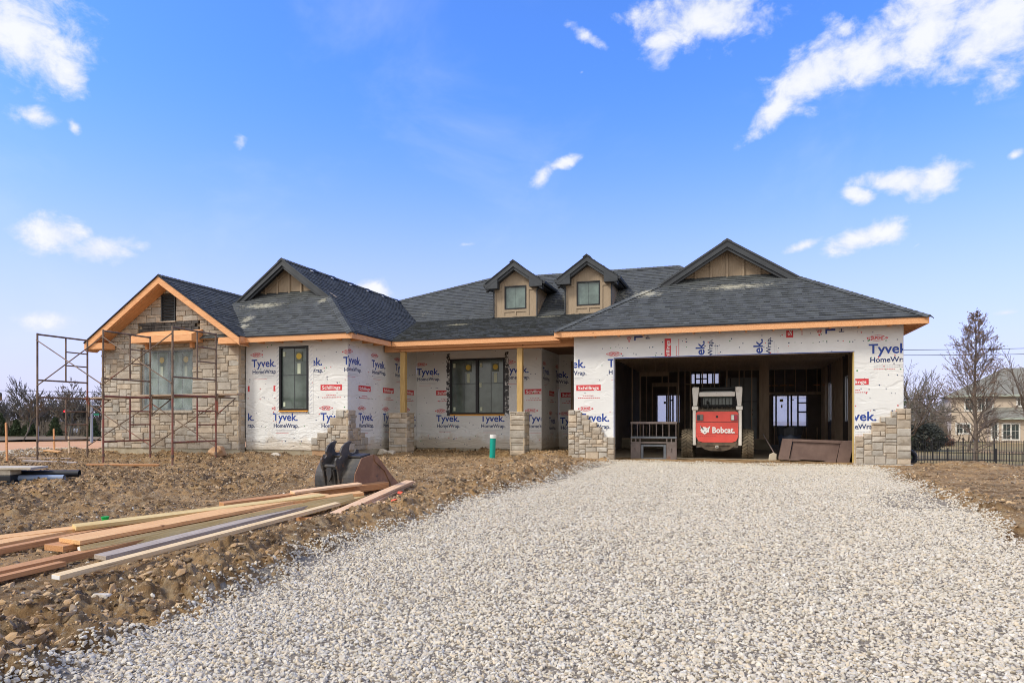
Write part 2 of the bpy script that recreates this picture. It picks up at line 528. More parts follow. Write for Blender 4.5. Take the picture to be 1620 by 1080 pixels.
def cells(x, y, seed=0):
    ix = np.floor(x); iy = np.floor(y)
    best = np.full(x.shape, 9.0); val = np.zeros(x.shape)
    for dx in (-1, 0, 1):
        for dy in (-1, 0, 1):
            cx = ix + dx; cy = iy + dy
            px = cx + _hash(cx, cy, seed); py = cy + _hash(cx, cy, seed + 5)
            d = (px - x) ** 2 + (py - y) ** 2
            h = _hash(cx, cy, seed + 9)
            m = d < best
            best = np.where(m, d, best); val = np.where(m, h, val)
    return np.sqrt(best), val


def sst(a, b, x):
    t = np.clip((x - a) / (b - a), 0, 1)
    return t * t * (3 - 2 * t)


LX = np.array([2.0, 2.5, 3.0, 4.1, 5.0, 5.7, 6.8, 8.3, 9.9, 11.6, 13.0, 14.6, 16.3])
LV = np.array([-3.2, -3.25, -3.38, -3.62, -3.66, -3.70, -3.68, -3.58, -3.48, -3.2, -2.98, -2.96, -2.9])
RX = np.array([2.0, 7.99, 9.18, 10.84, 13.31, 15.2, 16.5])
RV = np.array([2.78, 2.78, 2.85, 2.9, 3.0, 3.05, 3.04])


def gravel_edge(x, y):
    """signed distance inside the gravel strip (positive inside)"""
    l = np.interp(y, LX, LV) + 0.16 * vnoise(y * 1.3, y * 0 + 3, 4) + 0.08 * vnoise(y * 6, y * 0, 5)
    r = np.interp(y, RX, RV) + 0.20 * vnoise(y * 1.1, y * 0 + 7, 6) + 0.10 * vnoise(y * 5, y * 0, 8)
    d = np.minimum(x - l, r - x)
    d = np.minimum(d, (16.95 + 0.15 * vnoise(x * 1.2, x * 0, 3)) - y)
    return d


def base_h(x, y):
    h = -0.03 - 0.28 * np.clip((15 - y) / 12, 0, 1)
    d = np.hypot(x, y)
    # the pad falls away behind and to the sides
    e = sst(3.95, 5.2, x)
    far = sst(26, 40, d) * (1 - e) + e * np.clip((d - 17.2) / 22.0, 0, 1)
    return h * (1 - far) - 1.7 * far


def ground_h(x, y):
    d = np.hypot(x, y)
    h = base_h(x, y)
    ge = gravel_edge(x, y)
    inside = sst(-0.05, 0.25, ge)
    near = 1 - sst(24, 34, d)
    # undulation, ruts, clods
    rough = 0.10 * fbm(x * 0.55, y * 0.55, 11, 3) + 0.10 * fbm(x * 1.7, y * 1.7, 21, 4)
    c1, v1 = cells(x * 2.4 + 0.6 * vnoise(x * 3, y * 3, 2), y * 2.4 + 0.6 * vnoise(x * 3, y * 3, 3), 31)
    c2, v2 = cells(x * 7.0 + 0.8 * vnoise(x * 8, y * 8, 2), y * 7.0 + 0.8 * vnoise(x * 8, y * 8, 6), 41)
    c3, v3 = cells(x * 17.0 + vnoise(x * 20, y * 20, 2), y * 17.0, 51)
    patch = sst(-0.25, 0.2, fbm(x * 0.5, y * 0.5, 77, 3))
    clod = 0.075 * v1 * sst(0.8, 0.25, c1) + 0.052 * v2 * sst(0.75, 0.2, c2) + 0.02 * v3 * sst(0.7, 0.1, c3)
    rg = 0.5 - np.abs(fbm(x * 3.1, y * 3.1, 63, 4))
    rg2 = 0.5 - np.abs(fbm(x * 9.0, y * 9.0, 67, 3))
    clod = clod * (0.40 + 0.70 * patch) + 0.03 * fbm(x * 22, y * 22, 61, 3) + 0.10 * (rg - 0.3) * (0.4 + 0.8 * patch) + 0.045 * (rg2 - 0.3)
    # spoil bank along the left of the drive
    bank = 0.12 * np.exp(-((ge + 0.42) / 0.30) ** 2) * (x < 0) * sst(3.2, 5.0, y) * (1 - sst(13.5, 15.5, y))
    bank = bank * (0.7 + 0.9 * (vnoise(x * 0.9, y * 0.9, 90) + 0.5))
    # mounds: beside the porch, before the right pier, left of the wing
    def bump_at(cx, cy, rx, ry, hh):
        return hh * np.exp(-(((x - cx) / rx) ** 2 + ((y - cy) / ry) ** 2))
    mound = bump_at(-4.7, 17.8, 0.9, 1.0, 0.12) + bump_at(4.9, 16.9, 1.0, 0.6, 0.14) + bump_at(7.2, 17.0, 1.2, 0.7, 0.05) + bump_at(-4.2, 15.4, 1.0, 0.8, 0.14)
    mound = mound + bump_at(-23.5, 17.5, 2.6, 0.8, 0.22) + bump_at(-19.5, 15.6, 2.0, 0.7, 0.06) + bump_at(-10.5, 14.6, 3.5, 0.8, 0.08)
    mound = mound * (0.75 + 1.0 * np.abs(fbm(x * 2.2, y * 2.2, 15, 3)))
    dirt = rough * 0.75 + clod + bank + mound
    heap = sst(-7.6, -6.9, x) * (1 - sst(-4.75, -4.35, x)) * sst(2.4, 3.2, y) * (1 - sst(10.2, 10.8, y))
    heap = np.maximum(heap, np.exp(-(((x + 6.2) / 0.9) ** 2 + ((y - 9.6) / 0.9) ** 2)))
    dirt = dirt * (1 - 0.72 * heap) - 0.02 * heap
    smooth_lot = sst(16.2, 17.0, y) * (x > -3.9) * (x < 3.9) * (y < 31)
    dirt = dirt * (1 - smooth_lot) + smooth_lot * 0.25 * dirt * (y < 18.5) - 0.0
    # a walked smooth band on the right
    calm = sst(3.0, 3.6, x) * (1 - sst(15.2, 16.2, y)) * 0.55 + sst(3.0, 3.6, x) * sst(15.2, 16.2, y) * 0.25
    dirt = dirt * (1 - calm)
    grav = 0.035 * fbm(x * 0.9, y * 0.7, 33, 4) - 0.02 - 0.02 * (np.exp(-((x - 0.9) / 0.22) ** 2) + np.exp(-((x + 0.9) / 0.22) ** 2))
    return h + near * (dirt * (1 - inside) + grav * inside)


def grid_mesh(name, X, Y, Z, m, attr=None):
    ny, nx = X.shape
    co = np.stack([X, Y, Z], -1).reshape(-1, 3).astype(np.float32)
    idx = np.arange(ny * nx).reshape(ny, nx)
    q = np.stack([idx[:-1, :-1], idx[:-1, 1:], idx[1:, 1:], idx[1:, :-1]], -1).reshape(-1, 4)
    me = bpy.data.meshes.new(name)
    me.vertices.add(len(co)); me.vertices.foreach_set('co', co.ravel())
    me.loops.add(q.size); me.loops.foreach_set('vertex_index', q.ravel().astype(np.int32))
    me.polygons.add(len(q)); me.polygons.foreach_set('loop_start', np.arange(0, q.size, 4, dtype=np.int32))
    me.polygons.foreach_set('use_smooth', np.ones(len(q), bool))
    me.update(calc_edges=True)
    me.materials.append(m)
    o = bpy.data.objects.new(name, me); COL.objects.link(o)
    return o


def dirt_mat():
    m = bpy.data.materials.new('bare_dirt')
    m.use_nodes = True
    nt = m.node_tree; L = nt.links.new
    b = nt.nodes['Principled BSDF']; b.inputs['Roughness'].default_value = 0.95; b.inputs['Specular IOR Level'].default_value = 0.15
    tc = N(nt, 'ShaderNodeTexCoord')

    def nz(scale, detail=8, rough=0.65, dist=0.0):
        n = N(nt, 'ShaderNodeTexNoise'); n.inputs['Scale'].default_value = scale; n.inputs['Detail'].default_value = detail
        n.inputs['Roughness'].default_value = rough; n.inputs['Distortion'].default_value = dist
        L(tc.outputs['Object'], n.inputs['Vector']); return n.outputs['Fac']
    col = mixc(nt, maprange(nt, nz(1.4), 0.36, 0.64), (0.155, 0.088, 0.038), (0.44, 0.272, 0.126))
    col = mixc(nt, maprange(nt, nz(9.0, 8, 0.7), 0.42, 0.68), col, (0.46, 0.335, 0.195))
    col = mixc(nt, maprange(nt, nz(0.45, 4), 0.55, 0.72, 0, 0.6), col, (0.17, 0.115, 0.07))
    # pale crumbs of stone trodden in
    v = N(nt, 'ShaderNodeTexVoronoi'); v.inputs['Scale'].default_value = 22.0
    L(tc.outputs['Object'], v.inputs['Vector'])
    crumbs = M(nt, 'MULTIPLY', maprange(nt, v.outputs['Distance'], 0.16, 0.28, 1, 0), maprange(nt, nz(1.1, 4), 0.52, 0.62))
    col = mixc(nt, M(nt, 'MULTIPLY', crumbs, 0.8), col, (0.52, 0.48, 0.42))
    L(col, b.inputs['Base Color'])
    hgt = M(nt, 'ADD', nz(30, 9, 0.75), M(nt, 'MULTIPLY', nz(90, 6, 0.7), 0.5))
    bp = N(nt, 'ShaderNodeBump'); bp.inputs['Strength'].default_value = 1.0; bp.inputs['Distance'].default_value = 0.045
    L(hgt, bp.inputs['Height']); L(bp.outputs[0], b.inputs['Normal'])
    return m


m_dirt = dirt_mat()
rr = [1.2]
while rr[-1] < 26:
    rr.append(rr[-1] * 1.0042 if rr[-1] > 2.2 else rr[-1] * 1.02)
rr += [27, 28, 29, 30.5, 32, 34, 36, 38, 40, 41, 60, 120, 300, 900, 2500]
rr = np.array(rr)
kk = np.concatenate([np.linspace(-140, -66, 12)[:-1], np.radians(np.array([0])) * 0 + -66, np.linspace(-66, 36, 760)[1:], np.linspace(36, 220, 26)[1:]])
kk = kk[:-1] if abs(kk[-1] - 220) < 1e-6 else kk
TH = np.radians(np.append(kk, 220.0))
RRg, THg = np.meshgrid(rr, TH, indexing='ij')
GX = RRg * np.sin(THg); GY = RRg * np.cos(THg)
ground = grid_mesh('ground', GX, GY, ground_h(GX, GY), m_dirt)
tag(ground, None, None, kind='structure')
# the little disc under the camera
gd = MB()
a = [(1.25 * math.sin(t), 1.25 * math.cos(t), -0.36) for t in np.linspace(0, 2 * math.pi, 24, endpoint=False)]
gd.add(a, [tuple(range(23, -1, -1))])
tag(gd.build('ground_near_camera', m_dirt), None, None, kind='structure')

# far surfaces: graded lot, verge, grass
def sector(name, th0, th1, r0, r1, dz, m, n=40, amp=0.0, seed=1):
    rs = np.linspace(r0, r1, 14); ts = np.radians(np.linspace(th0, th1, n))
    A, B = np.meshgrid(rs, ts, indexing='ij')
    X = A * np.sin(B); Y = A * np.cos(B)
    Z = -1.7 + dz + amp * fbm(X * 0.15, Y * 0.15, seed, 3)
    return tag(grid_mesh(name, X, Y, Z, m), None, None, kind='structure')


sector('graded_lot', -80, -38, 41, 118, 0.03, mat('graded_clay', (0.52, 0.265, 0.12), (0.60, 0.33, 0.165), scale=0.15, rough=0.95, stretch=(1, 3, 1)))
sector('grass_verge', -82, -36, 104, 135, 0.30, mat('dry_verge', (0.16, 0.115, 0.07), (0.22, 0.16, 0.09), scale=0.3, rough=0.95), amp=0.3)
sector('lawn', -4, 45, 46, 125, 0.03, mat('winter_lawn', (0.26, 0.17, 0.075), (0.22, 0.19, 0.07), scale=0.12, rough=0.95, spots=[((0.19, 0.13, 0.07), 0.5, 0.6)]), amp=0.1)


# ------------------------------------------------------------------ stuff made of many small stones
def make_protos(n, mats, seed, flat=0.6, sub=1, amp=0.28):
    rnd = random.Random(seed)
    c = bpy.data.collections.new('grain_shapes_%d' % seed)
    for i in range(n):
        bm = bmesh.new()
        bmesh.ops.create_icosphere(bm, subdivisions=sub, radius=0.5)
        off = Vector((rnd.random() * 50, rnd.random() * 50, rnd.random() * 50))
        cuts = [Vector((rnd.gauss(0, 1), rnd.gauss(0, 1), rnd.gauss(0, 1))).normalized() for _ in range(5)]
        for v in bm.verts:
            p = v.co.copy()
            for cN in cuts:
                dd = p.dot(cN) - 0.33
                if dd > 0:
                    p -= cN * dd * 0.9
            p *= 1 + amp * (rnd.random() - 0.5)
            p.z *= flat
            v.co = p
        me = bpy.data.meshes.new('grain')
        bm.to_mesh(me); bm.free()
        me.materials.append(mats[i % len(mats)])
        me.polygons.foreach_set('use_smooth', [False] * len(me.polygons))
        o = bpy.data.objects.new('grain', me)
        c.objects.link(o)
    return c


def instances(name, pts, rots, scl, idx, coll):
    me = bpy.data.meshes.new(name)
    me.vertices.add(len(pts)); me.vertices.foreach_set('co', np.asarray(pts, np.float32).ravel())
    for nm, typ, arr in (('rot', 'FLOAT_VECTOR', rots), ('scl', 'FLOAT_VECTOR', scl)):
        at = me.attributes.new(nm, typ, 'POINT'); at.data.foreach_set('vector', np.asarray(arr, np.float32).ravel())
    at = me.attributes.new('idx', 'INT', 'POINT'); at.data.foreach_set('value', np.asarray(idx, np.int32))
    me.update()
    o = bpy.data.objects.new(name, me); COL.objects.link(o)
    ng = bpy.data.node_groups.new(name, 'GeometryNodeTree')
    ng.interface.new_socket('Geometry', in_out='INPUT', socket_type='NodeSocketGeometry')
    ng.interface.new_socket('Geometry', in_out='OUTPUT', socket_type='NodeSocketGeometry')
    gi = ng.nodes.new('NodeGroupInput'); go = ng.nodes.new('NodeGroupOutput')
    ip = ng.nodes.new('GeometryNodeInstanceOnPoints')
    ci = ng.nodes.new('GeometryNodeCollectionInfo')
    ci.inputs['Collection'].default_value = coll
    ci.inputs['Separate Children'].default_value = True
    ci.inputs['Reset Children'].default_value = True
    ip.inputs['Pick Instance'].default_value = True

    def at_node(nm, dt):
        n = ng.nodes.new('GeometryNodeInputNamedAttribute'); n.data_type = dt; n.inputs[0].default_value = nm
        return [s for s in n.outputs if s.enabled and s.name == 'Attribute'][0]
    e2r = ng.nodes.new('FunctionNodeEulerToRotation')
    ng.links.new(at_node('rot', 'FLOAT_VECTOR'), e2r.inputs[0])
    ng.links.new(e2r.outputs[0], ip.inputs['Rotation'])
    ng.links.new(at_node('scl', 'FLOAT_VECTOR'), ip.inputs['Scale'])
    ng.links.new(at_node('idx', 'INT'), ip.inputs['Instance Index'])
    ng.links.new(gi.outputs[0], ip.inputs['Points'])
    ng.links.new(ci.outputs[0], ip.inputs['Instance'])
    ng.links.new(ip.outputs[0], go.inputs[0])
    md = o.modifiers.new('scatter', 'NODES'); md.node_group = ng
    return o


def inst_mat(name, cols, rough=0.9, bump=0.4, nsc=8.0):
    m = bpy.data.materials.new(name); m.use_nodes = True
    nt = m.node_tree; L = nt.links.new
    b = nt.nodes['Principled BSDF']; b.inputs['Roughness'].default_value = rough; b.inputs['Specular IOR Level'].default_value = 0.2
    oi = N(nt, 'ShaderNodeObjectInfo')
    cr = N(nt, 'ShaderNodeValToRGB')
    el = cr.color_ramp.elements
    cr.color_ramp.interpolation = 'LINEAR'
    while len(el) < len(cols):
        el.new(0.5)
    for i, (p, c) in enumerate(cols):
        el[i].position = p; el[i].color = (*c, 1)
    L(oi.outputs['Random'], cr.inputs[0])
    tc = N(nt, 'ShaderNodeTexCoord')
    nz = N(nt, 'ShaderNodeTexNoise'); nz.inputs['Scale'].default_value = nsc; nz.inputs['Detail'].default_value = 5
    L(tc.outputs['Object'], nz.inputs['Vector'])
    c = mixc(nt, maprange(nt, nz.outputs['Fac'], 0.3, 0.75, 0, 0.45), cr.outputs[0], (0.33, 0.27, 0.2))
    L(c, b.inputs['Base Color'])
    return m


rng = np.random.default_rng(7)
m_grav = inst_mat('crushed_limestone', [(0.0, (0.50, 0.46, 0.385)), (0.35, (0.65, 0.59, 0.475)), (0.62, (0.60, 0.50, 0.36)), (0.78, (0.47, 0.42, 0.345)), (0.9, (0.73, 0.69, 0.60)), (1.0, (0.22, 0.19, 0.155))], nsc=1.5)
m_gravbed = mat('gravel_bed', (0.13, 0.105, 0.075), (0.28, 0.235, 0.175), scale=30, rough=0.95, bump=1.0, bscale=60)
grains = make_protos(12, [m_grav], 101, flat=0.62)


def stone_field(n, x0, x1, y0, y1, keep, smin, smax, lift, power=1.6):
    x = rng.uniform(x0, x1, n)
    # density falls a little with distance
    y = y0 + (y1 - y0) * rng.uniform(0, 1, n) ** 1.25
    k = keep(x, y)
    x, y = x[k], y[k]
    s = smin + (smax - smin) * rng.uniform(0, 1, len(x)) ** power
    z = ground_h(x, y) + lift + s * rng.uniform(0.05, 0.30, len(x))
    return x, y, z, s


def rots_scl(s):
    n = len(s)
    rot = np.stack([rng.normal(0, 0.5, n), rng.normal(0, 0.5, n), rng.uniform(0, 6.28, n)], -1)
    scl = np.stack([s * rng.uniform(0.85, 1.5, n), s * rng.uniform(0.75, 1.1, n), s * rng.uniform(0.6, 1.15, n)], -1)
    return rot, scl


def keep_gravel(x, y):
    d = gravel_edge(x, y)
    return (d > rng.uniform(-0.10, 0.10, len(x)))


xs, ys, zs, ss = stone_field(400000, -4.6, 3.6, 2.0, 17.2, keep_gravel, 0.014, 0.038, -0.002)
keepv = np.ones(len(xs), bool)
# thin dirty patch in the drive
dp = ((xs - 2.35) / 0.45) ** 2 + ((ys - 10.6) / 0.9) ** 2
keepv &= ~((dp < 1) & (rng.uniform(0, 1, len(xs)) < 0.6))
xs, ys, zs, ss = xs[keepv], ys[keepv], zs[keepv], ss[keepv]
rot, scl = rots_scl(ss)
gravel = instances('gravel', np.stack([xs, ys, zs], -1), rot, scl, rng.integers(0, 12, len(xs)), grains)
tag(gravel, 'pale crushed limestone gravel spread over the drive up to the garage', 'gravel', kind='stuff')
# bed below the stones
by = np.linspace(1.8, 17.0, 150)
bl = np.interp(by, LX, LV) + 0.02; br = np.interp(by, RX, RV) - 0.02
tt = np.linspace(0, 1, 60)
BX = bl[:, None] + (br - bl)[:, None] * tt[None, :]; BY = np.repeat(by[:, None], 60, 1)
tag(grid_mesh('driveway', BX, BY, ground_h(BX, BY) - 0.010 + 0.012 * (gravel_edge(BX, BY) > 0.12), m_gravbed), None, None, kind='structure')

# loose stones over the dirt
def keep_loose(x, y):
    p = fbm(x * 0.8, y * 0.8, 200, 3)
    d = gravel_edge(x, y)
    return (d < -0.1) & ((rng.uniform(0, 1, len(x)) < np.where(p > 0.12, 0.6, 0.05)) | ((d > -0.4) & (rng.uniform(0, 1, len(x)) < 0.10))) & (y < 15.5)


xs, ys, zs, ss = stone_field(26000, -16, 9, 2.5, 16, keep_loose, 0.012, 0.045, 0.0, 2.5)
x2 = rng.uniform(-27, -19, 9000); y2 = rng.uniform(13.2, 18.5, 9000); s2 = rng.uniform(0.03, 0.07, 9000)
k2 = (rng.uniform(0, 1, 9000) < 0.9) & (y2 < 0.3 * (-x2 - 19) + 16.0)
xs = np.append(xs, x2[k2]); ys = np.append(ys, y2[k2]); ss = np.append(ss, s2[k2])
zs = ground_h(xs, ys) + 0.1 * ss
rot, scl = rots_scl(ss)
loose = instances('loose_stones', np.stack([xs, ys, zs], -1), rot, scl, rng.integers(0, 12, len(xs)), grains)
tag(loose, 'pale loose stones scattered over the bare dirt', 'stones', kind='stuff')

m_clod = inst_mat('dirt_clod', [(0.0, (0.045, 0.030, 0.018)), (0.22, (0.13, 0.085, 0.045)), (0.5, (0.335, 0.205, 0.098)), (0.8, (0.45, 0.285, 0.14)), (1.0, (0.54, 0.385, 0.22))], nsc=6.0)
clods_c = make_protos(10, [m_clod], 202, flat=0.55, sub=1, amp=0.7)
n = 520000
x = rng.uniform(-19, 12, n); y = 2.4 + 17.5 * rng.uniform(0, 1, n) ** 1.1
d = gravel_edge(x, y)
pt = fbm(x * 0.5, y * 0.5, 77, 3)
lum_z = (x > -7.0) & (x < -4.75) & (y > 2.8) & (y < 9.0)
k = (d < -0.02) & ~(lum_z & (rng.uniform(0, 1, n) < 0.6)) & (rng.uniform(0, 1, n) < np.where(pt > -0.10, 0.9, 0.5)) & (np.abs(x) < 1.5 * y + 1)
k &= ~((y > 15.3) & (x < -9.4) & (x > -18.1)) & ~((y > 17.0) & (x > -4.1) & (x < 3.95)) & ~((x > 3.1) & (rng.uniform(0, 1, n) < 0.5))
x, y, pt = x[k], y[k], pt[k]
s = 0.011 + 0.058 * rng.uniform(0, 1, len(x)) ** 5.0 * np.where(pt > 0, 1.25, 0.8)
z = ground_h(x, y) + 0.04 * s
rot, scl = rots_scl(s)
clods = instances('dirt_clods', np.stack([x, y, z], -1), rot, scl, rng.integers(0, 10, len(x)), clods_c)
tag(clods, 'brown clods of churned dirt around the building site', 'dirt', kind='stuff')


def gh(x, y):
    return float(ground_h(np.array([float(x)]), np.array([float(y)]))[0])


# ================================================================== THE HOUSE
house = empty('house', (-7.0, 23.0, 0.0))
tag(house, 'single storey house under construction in white printed housewrap with dark shingle roof', 'house')


def part(mb, name, mats, parent=house, **kw):
    return mb.build(name, mats, parent, **kw)


# generic wall with holes; face plane + thickness, local (a, z)
def wall(name, org, A, Nn, a0, a1, z0, z1, holes=(), th=0.15, mats=None, top=None, parent=house, backmat=1):
    mb = MB()
    A = Vector(A); Nn = Vector(Nn); O = Vector(org)
    xs_ = sorted({a0, a1, *[h[0] for h in holes], *[h[1] for h in holes]})
    zs_ = sorted({z0, z1, *[h[2] for h in holes], *[h[3] for h in holes]})
    P = lambda a, z, d: tuple(O + A * a + Vector((0, 0, z)) + Nn * d)
    full = {}
    for i in range(len(xs_) - 1):
        for j in range(len(zs_) - 1):
            ca, cz = (xs_[i] + xs_[i + 1]) / 2, (zs_[j] + zs_[j + 1]) / 2
            full[i, j] = not any(h[0] < ca < h[1] and h[2] < cz < h[3] for h in holes)
    for (i, j), ok in full.items():
        if not ok: continue
        x0, x1, y0, y1 = xs_[i], xs_[i + 1], zs_[j], zs_[j + 1]
        mb.add([P(x0, y0, 0), P(x1, y0, 0), P(x1, y1, 0), P(x0, y1, 0)], [(0, 1, 2, 3)], 0)
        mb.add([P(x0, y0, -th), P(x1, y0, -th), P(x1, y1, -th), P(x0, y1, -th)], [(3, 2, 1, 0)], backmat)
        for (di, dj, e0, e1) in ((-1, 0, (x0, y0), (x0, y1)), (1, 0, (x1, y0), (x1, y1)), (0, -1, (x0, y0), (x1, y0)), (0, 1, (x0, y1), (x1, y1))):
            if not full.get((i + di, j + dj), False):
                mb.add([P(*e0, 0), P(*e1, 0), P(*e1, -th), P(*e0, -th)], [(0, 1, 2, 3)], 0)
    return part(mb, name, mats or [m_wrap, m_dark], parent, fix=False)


WX = (1, 0, 0); WY = (0, 1, 0); FN = (0, -1, 0); RN = (1, 0, 0)
w_gable = wall('wall', (0, 15.66, 0), WX, FN, -17.86, -12.93, 0.17, 3.25, [(-16.35, -14.55, 1.27, 3.0)], mats=[m_mortar, m_dark])
w_main = wall('wall', (0, 15.85, 0), WX, FN, -12.92, -9.674, 0.17, 3.22, [(-11.81, -10.88, 1.25, 3.0)])
w_ret = wall('wall', (-9.67, 0, 0), WY, RN, 15.853, 20.0, 0.17, 3.30)
w_mid = wall('wall', (0, 20.0, 0), WX, FN, -9.667, -5.474, 0.10, 3.60, [(-8.49, -6.65, 1.17, 2.92)])
w_alc = wall('wall', (-5.47, 0, 0), WY, RN, 20.003, 22.2, 0.10, 3.60)
w_back = wall('wall', (0, 22.2, 0), WX, FN, -5.467, -3.87, 0.10, 3.60, [(-5.05, -4.15, 0.12, 2.95)])
w_gl = wall('wall', (-3.863, 0, 0), WY, (-1, 0, 0), 17.303, 30.3, -0.1, 3.22, th=0.14)
w_gf = wall('wall', (0, 17.3, 0), WX, FN, -3.86, 3.726, -0.06, 3.22, [(-2.81, 2.71, -0.06, 2.55)])
w_gr = wall('wall', (3.73, 0, 0), WY, RN, 17.303, 30.3, -0.3, 3.22, [(23.6, 24.5, 0.95, 2.40), (27.3, 28.4, 0.95, 2.40)])
w_rear = wall('wall', (0, 30.3, 0), WX, (0, 1, 0), -17.86, 3.58, -0.3, 3.22,
              [(1.68, 3.01, 0.72, 2.02), (-3.05, -2.05, 0.85, 2.10), (-1.61, -0.43, 2.50, 3.0), (-9.0, -7.0, 0.9, 2.4), (-14.0, -12.0, 0.9, 2.4), (-4.25, -3.95, 0.9, 2.0)])
w_left = wall('wall', (-17.86, 0, 0), WY, (-1, 0, 0), 15.66, 30.3, 0.17, 3.22)
# concrete foundation
mb = MB()
mb.box(-17.9, -12.91, 15.60, 15.80, -0.6, 0.168)
mb.box(-12.908, -9.64, 15.87, 15.99, -0.6, 0.168)
mb.box(-9.80, -9.642, 15.992, 19.9, -0.6, 0.168)
mb.box(-9.64, -5.49, 20.02, 20.2, -0.6, 0.098)
mb.box(-5.60, -5.49, 20.22, 22.2, -0.6, 0.098)
mb.box(-5.48, -3.9, 22.22, 22.4, -0.6, 0.098)
part(mb, 'foundation', m_conc)
# garage curb (stem walls) inside the garage
mb = MB()
mb.box(-3.85, -2.815, 17.32, 17.44, -0.6, -0.062)
part(mb, 'foundation', m_conc)
mb = MB()
mb.box(2.715, 3.75, 17.32, 17.46, -0.6, -0.062)
mb.box(3.60, 3.75, 17.47, 30.2, -0.6, -0.302)
part(mb, 'foundation', m_conc)


# ---- stone veneer
def clip_poly(poly, nx, ny, c):
    """keep nx*a+ny*b<=c"""
    out = []
    n_ = len(poly)
    for i in range(n_):
        p, q = poly[i], poly[(i + 1) % n_]
        dp_, dq = nx * p[0] + ny * p[1] - c, nx * q[0] + ny * q[1] - c
        if dp_ <= 0: out.append(p)
        if (dp_ < 0 < dq) or (dq < 0 < dp_):
            t = dp_ / (dp_ - dq)
            out.append((p[0] + (q[0] - p[0]) * t, p[1] + (q[1] - p[1]) * t))
    return out


def veneer(mb, org, A, Nn, a0, a1, z0, z1, inside, seed, planes=(), ua=0.105, uz=0.083, th=0.06, keep_center=True):
    rnd = random.Random(seed)
    O, A, Nn = Vector(org), Vector(A), Vector(Nn)
    na, nz = max(1, round((a1 - a0) / ua)), max(1, round((z1 - z0) / uz))
    ua, uz = (a1 - a0) / na, (z1 - z0) / nz
    occ = [[False] * na for _ in range(nz)]
    P = lambda a, z, d: O + A * a + Vector((0, 0, z)) + Nn * d
    for j in range(nz):
        for i in range(na):
            if occ[j][i]: continue
            h = rnd.choice((1, 2, 2, 2, 3)) if nz > 6 else rnd.choice((1, 2, 2))
            w = rnd.randint(3, 6) if h > 1 else rnd.randint(2, 5)
            while True:
                if j + h > nz or i + w > na or any(occ[jj][ii] for jj in range(j, min(nz, j + h)) for ii in range(i, min(na, i + w))):
                    if w > h and w > 1: w -= 1
                    elif h > 1: h -= 1
                    elif w > 1: w -= 1
                    else: break
                else: break
            if i + w < na and na - (i + w) == 1 and not occ[j][i + w] and all(not occ[jj][i + w] for jj in range(j, j + h)): w += 1
            ca, cz = a0 + (i + w / 2) * ua, z0 + (j + h / 2) * uz
            for jj in range(j, j + h):
                for ii in range(i, i + w):
                    occ[jj][ii] = True
            if not inside(ca, cz): continue
            g = 0.0055
            x0, x1 = a0 + i * ua + g, a0 + (i + w) * ua - g
            y0, y1 = z0 + j * uz + g, z0 + (j + h) * uz - g
            poly = [(x0, y0), (x1, y0), (x1, y1), (x0, y1)]
            cell = [(x0 - g, y0 - g), (x1 + g, y0 - g), (x1 + g, y1 + g), (x0 - g, y1 + g)]
            for (nx, ny, c) in planes:
                if cell: cell = clip_poly(cell, nx, ny, c)
            if len(cell) >= 3:
                m_n = len(cell); dm = th - 0.027
                mv = [P(p[0], p[1], 0.0) for p in cell] + [P(p[0], p[1], dm) for p in cell]
                mb.add(mv, [tuple(range(m_n, 2 * m_n))] + [(q, (q + 1) % m_n, m_n + (q + 1) % m_n, m_n + q) for q in range(m_n)], 1, (1.0, 0.999, 1.0))
            jt = 0.006
            poly = [(p[0] + rnd.uniform(-jt, jt) * 0.7, p[1] + rnd.uniform(-jt, jt) * 0.7) for p in poly]
            for (nx, ny, c) in planes:
                if poly: poly = clip_poly(poly, nx, ny, c)
            if len(poly) < 3: continue
            cx = sum(p[0] for p in poly) / len(poly); cy = sum(p[1] for p in poly) / len(poly)
            t = th + rnd.uniform(-0.012, 0.014)
            ch = min(0.014, (x1 - x0) * 0.2, (y1 - y0) * 0.2)
            base = rnd.uniform(0.82, 1.14)
            wr = rnd.uniform(-0.06, 0.08)
            tone = (base * (1 + wr), base, base * (1 - wr * 1.2))
            n_ = len(poly)
            inner = []
            for p in poly:
                dx, dy = cx - p[0], cy - p[1]
                l = math.hypot(dx, dy) or 1
                inner.append((p[0] + dx / l * ch * 1.4, p[1] + dy / l * ch * 1.4))
            back = [P(p[0], p[1], 0.0) for p in poly]
            mid = [P(p[0], p[1], t - 0.010) for p in poly]
            fr = [P(p[0], p[1], t + rnd.uniform(-0.006, 0.006)) for p in inner]
            cen = P(cx + rnd.uniform(-.2, .2) * (x1 - x0), cy + rnd.uniform(-.2, .2) * (y1 - y0), t + rnd.uniform(0.0, 0.012))
            vs = back + mid + fr + [cen]
            fs = []
            for q in range(n_):
                r_ = (q + 1) % n_
                fs += [(q, r_, n_ + r_, n_ + q), (n_ + q, n_ + r_, 2 * n_ + r_, 2 * n_ + q), (2 * n_ + q, 2 * n_ + r_, 3 * n_)]
            mb.add(vs, fs, 0, tone)


# mortar sheets + stones
RS = 0.66                       # wing gable rake slope
mb = MB()
gx = -15.29
apex_z = 3.25 + RS * 2.73
hole = lambda a, z: (-16.45 < a < -14.50 and 1.20 < z < 3.10)
vent = lambda a, z: (-15.62 < a < -15.14 and 3.80 < z < 4.60)
bandh = lambda a, z: (-16.5 < a < -14.25 and 3.50 < z < 3.82)
ins = lambda a, z: not (hole(a, z) or vent(a, z) or bandh(a, z))
pl = [(RS, 1, apex_z - 0.16 + RS * gx), (-RS, 1, apex_z - 0.16 - RS * gx)]
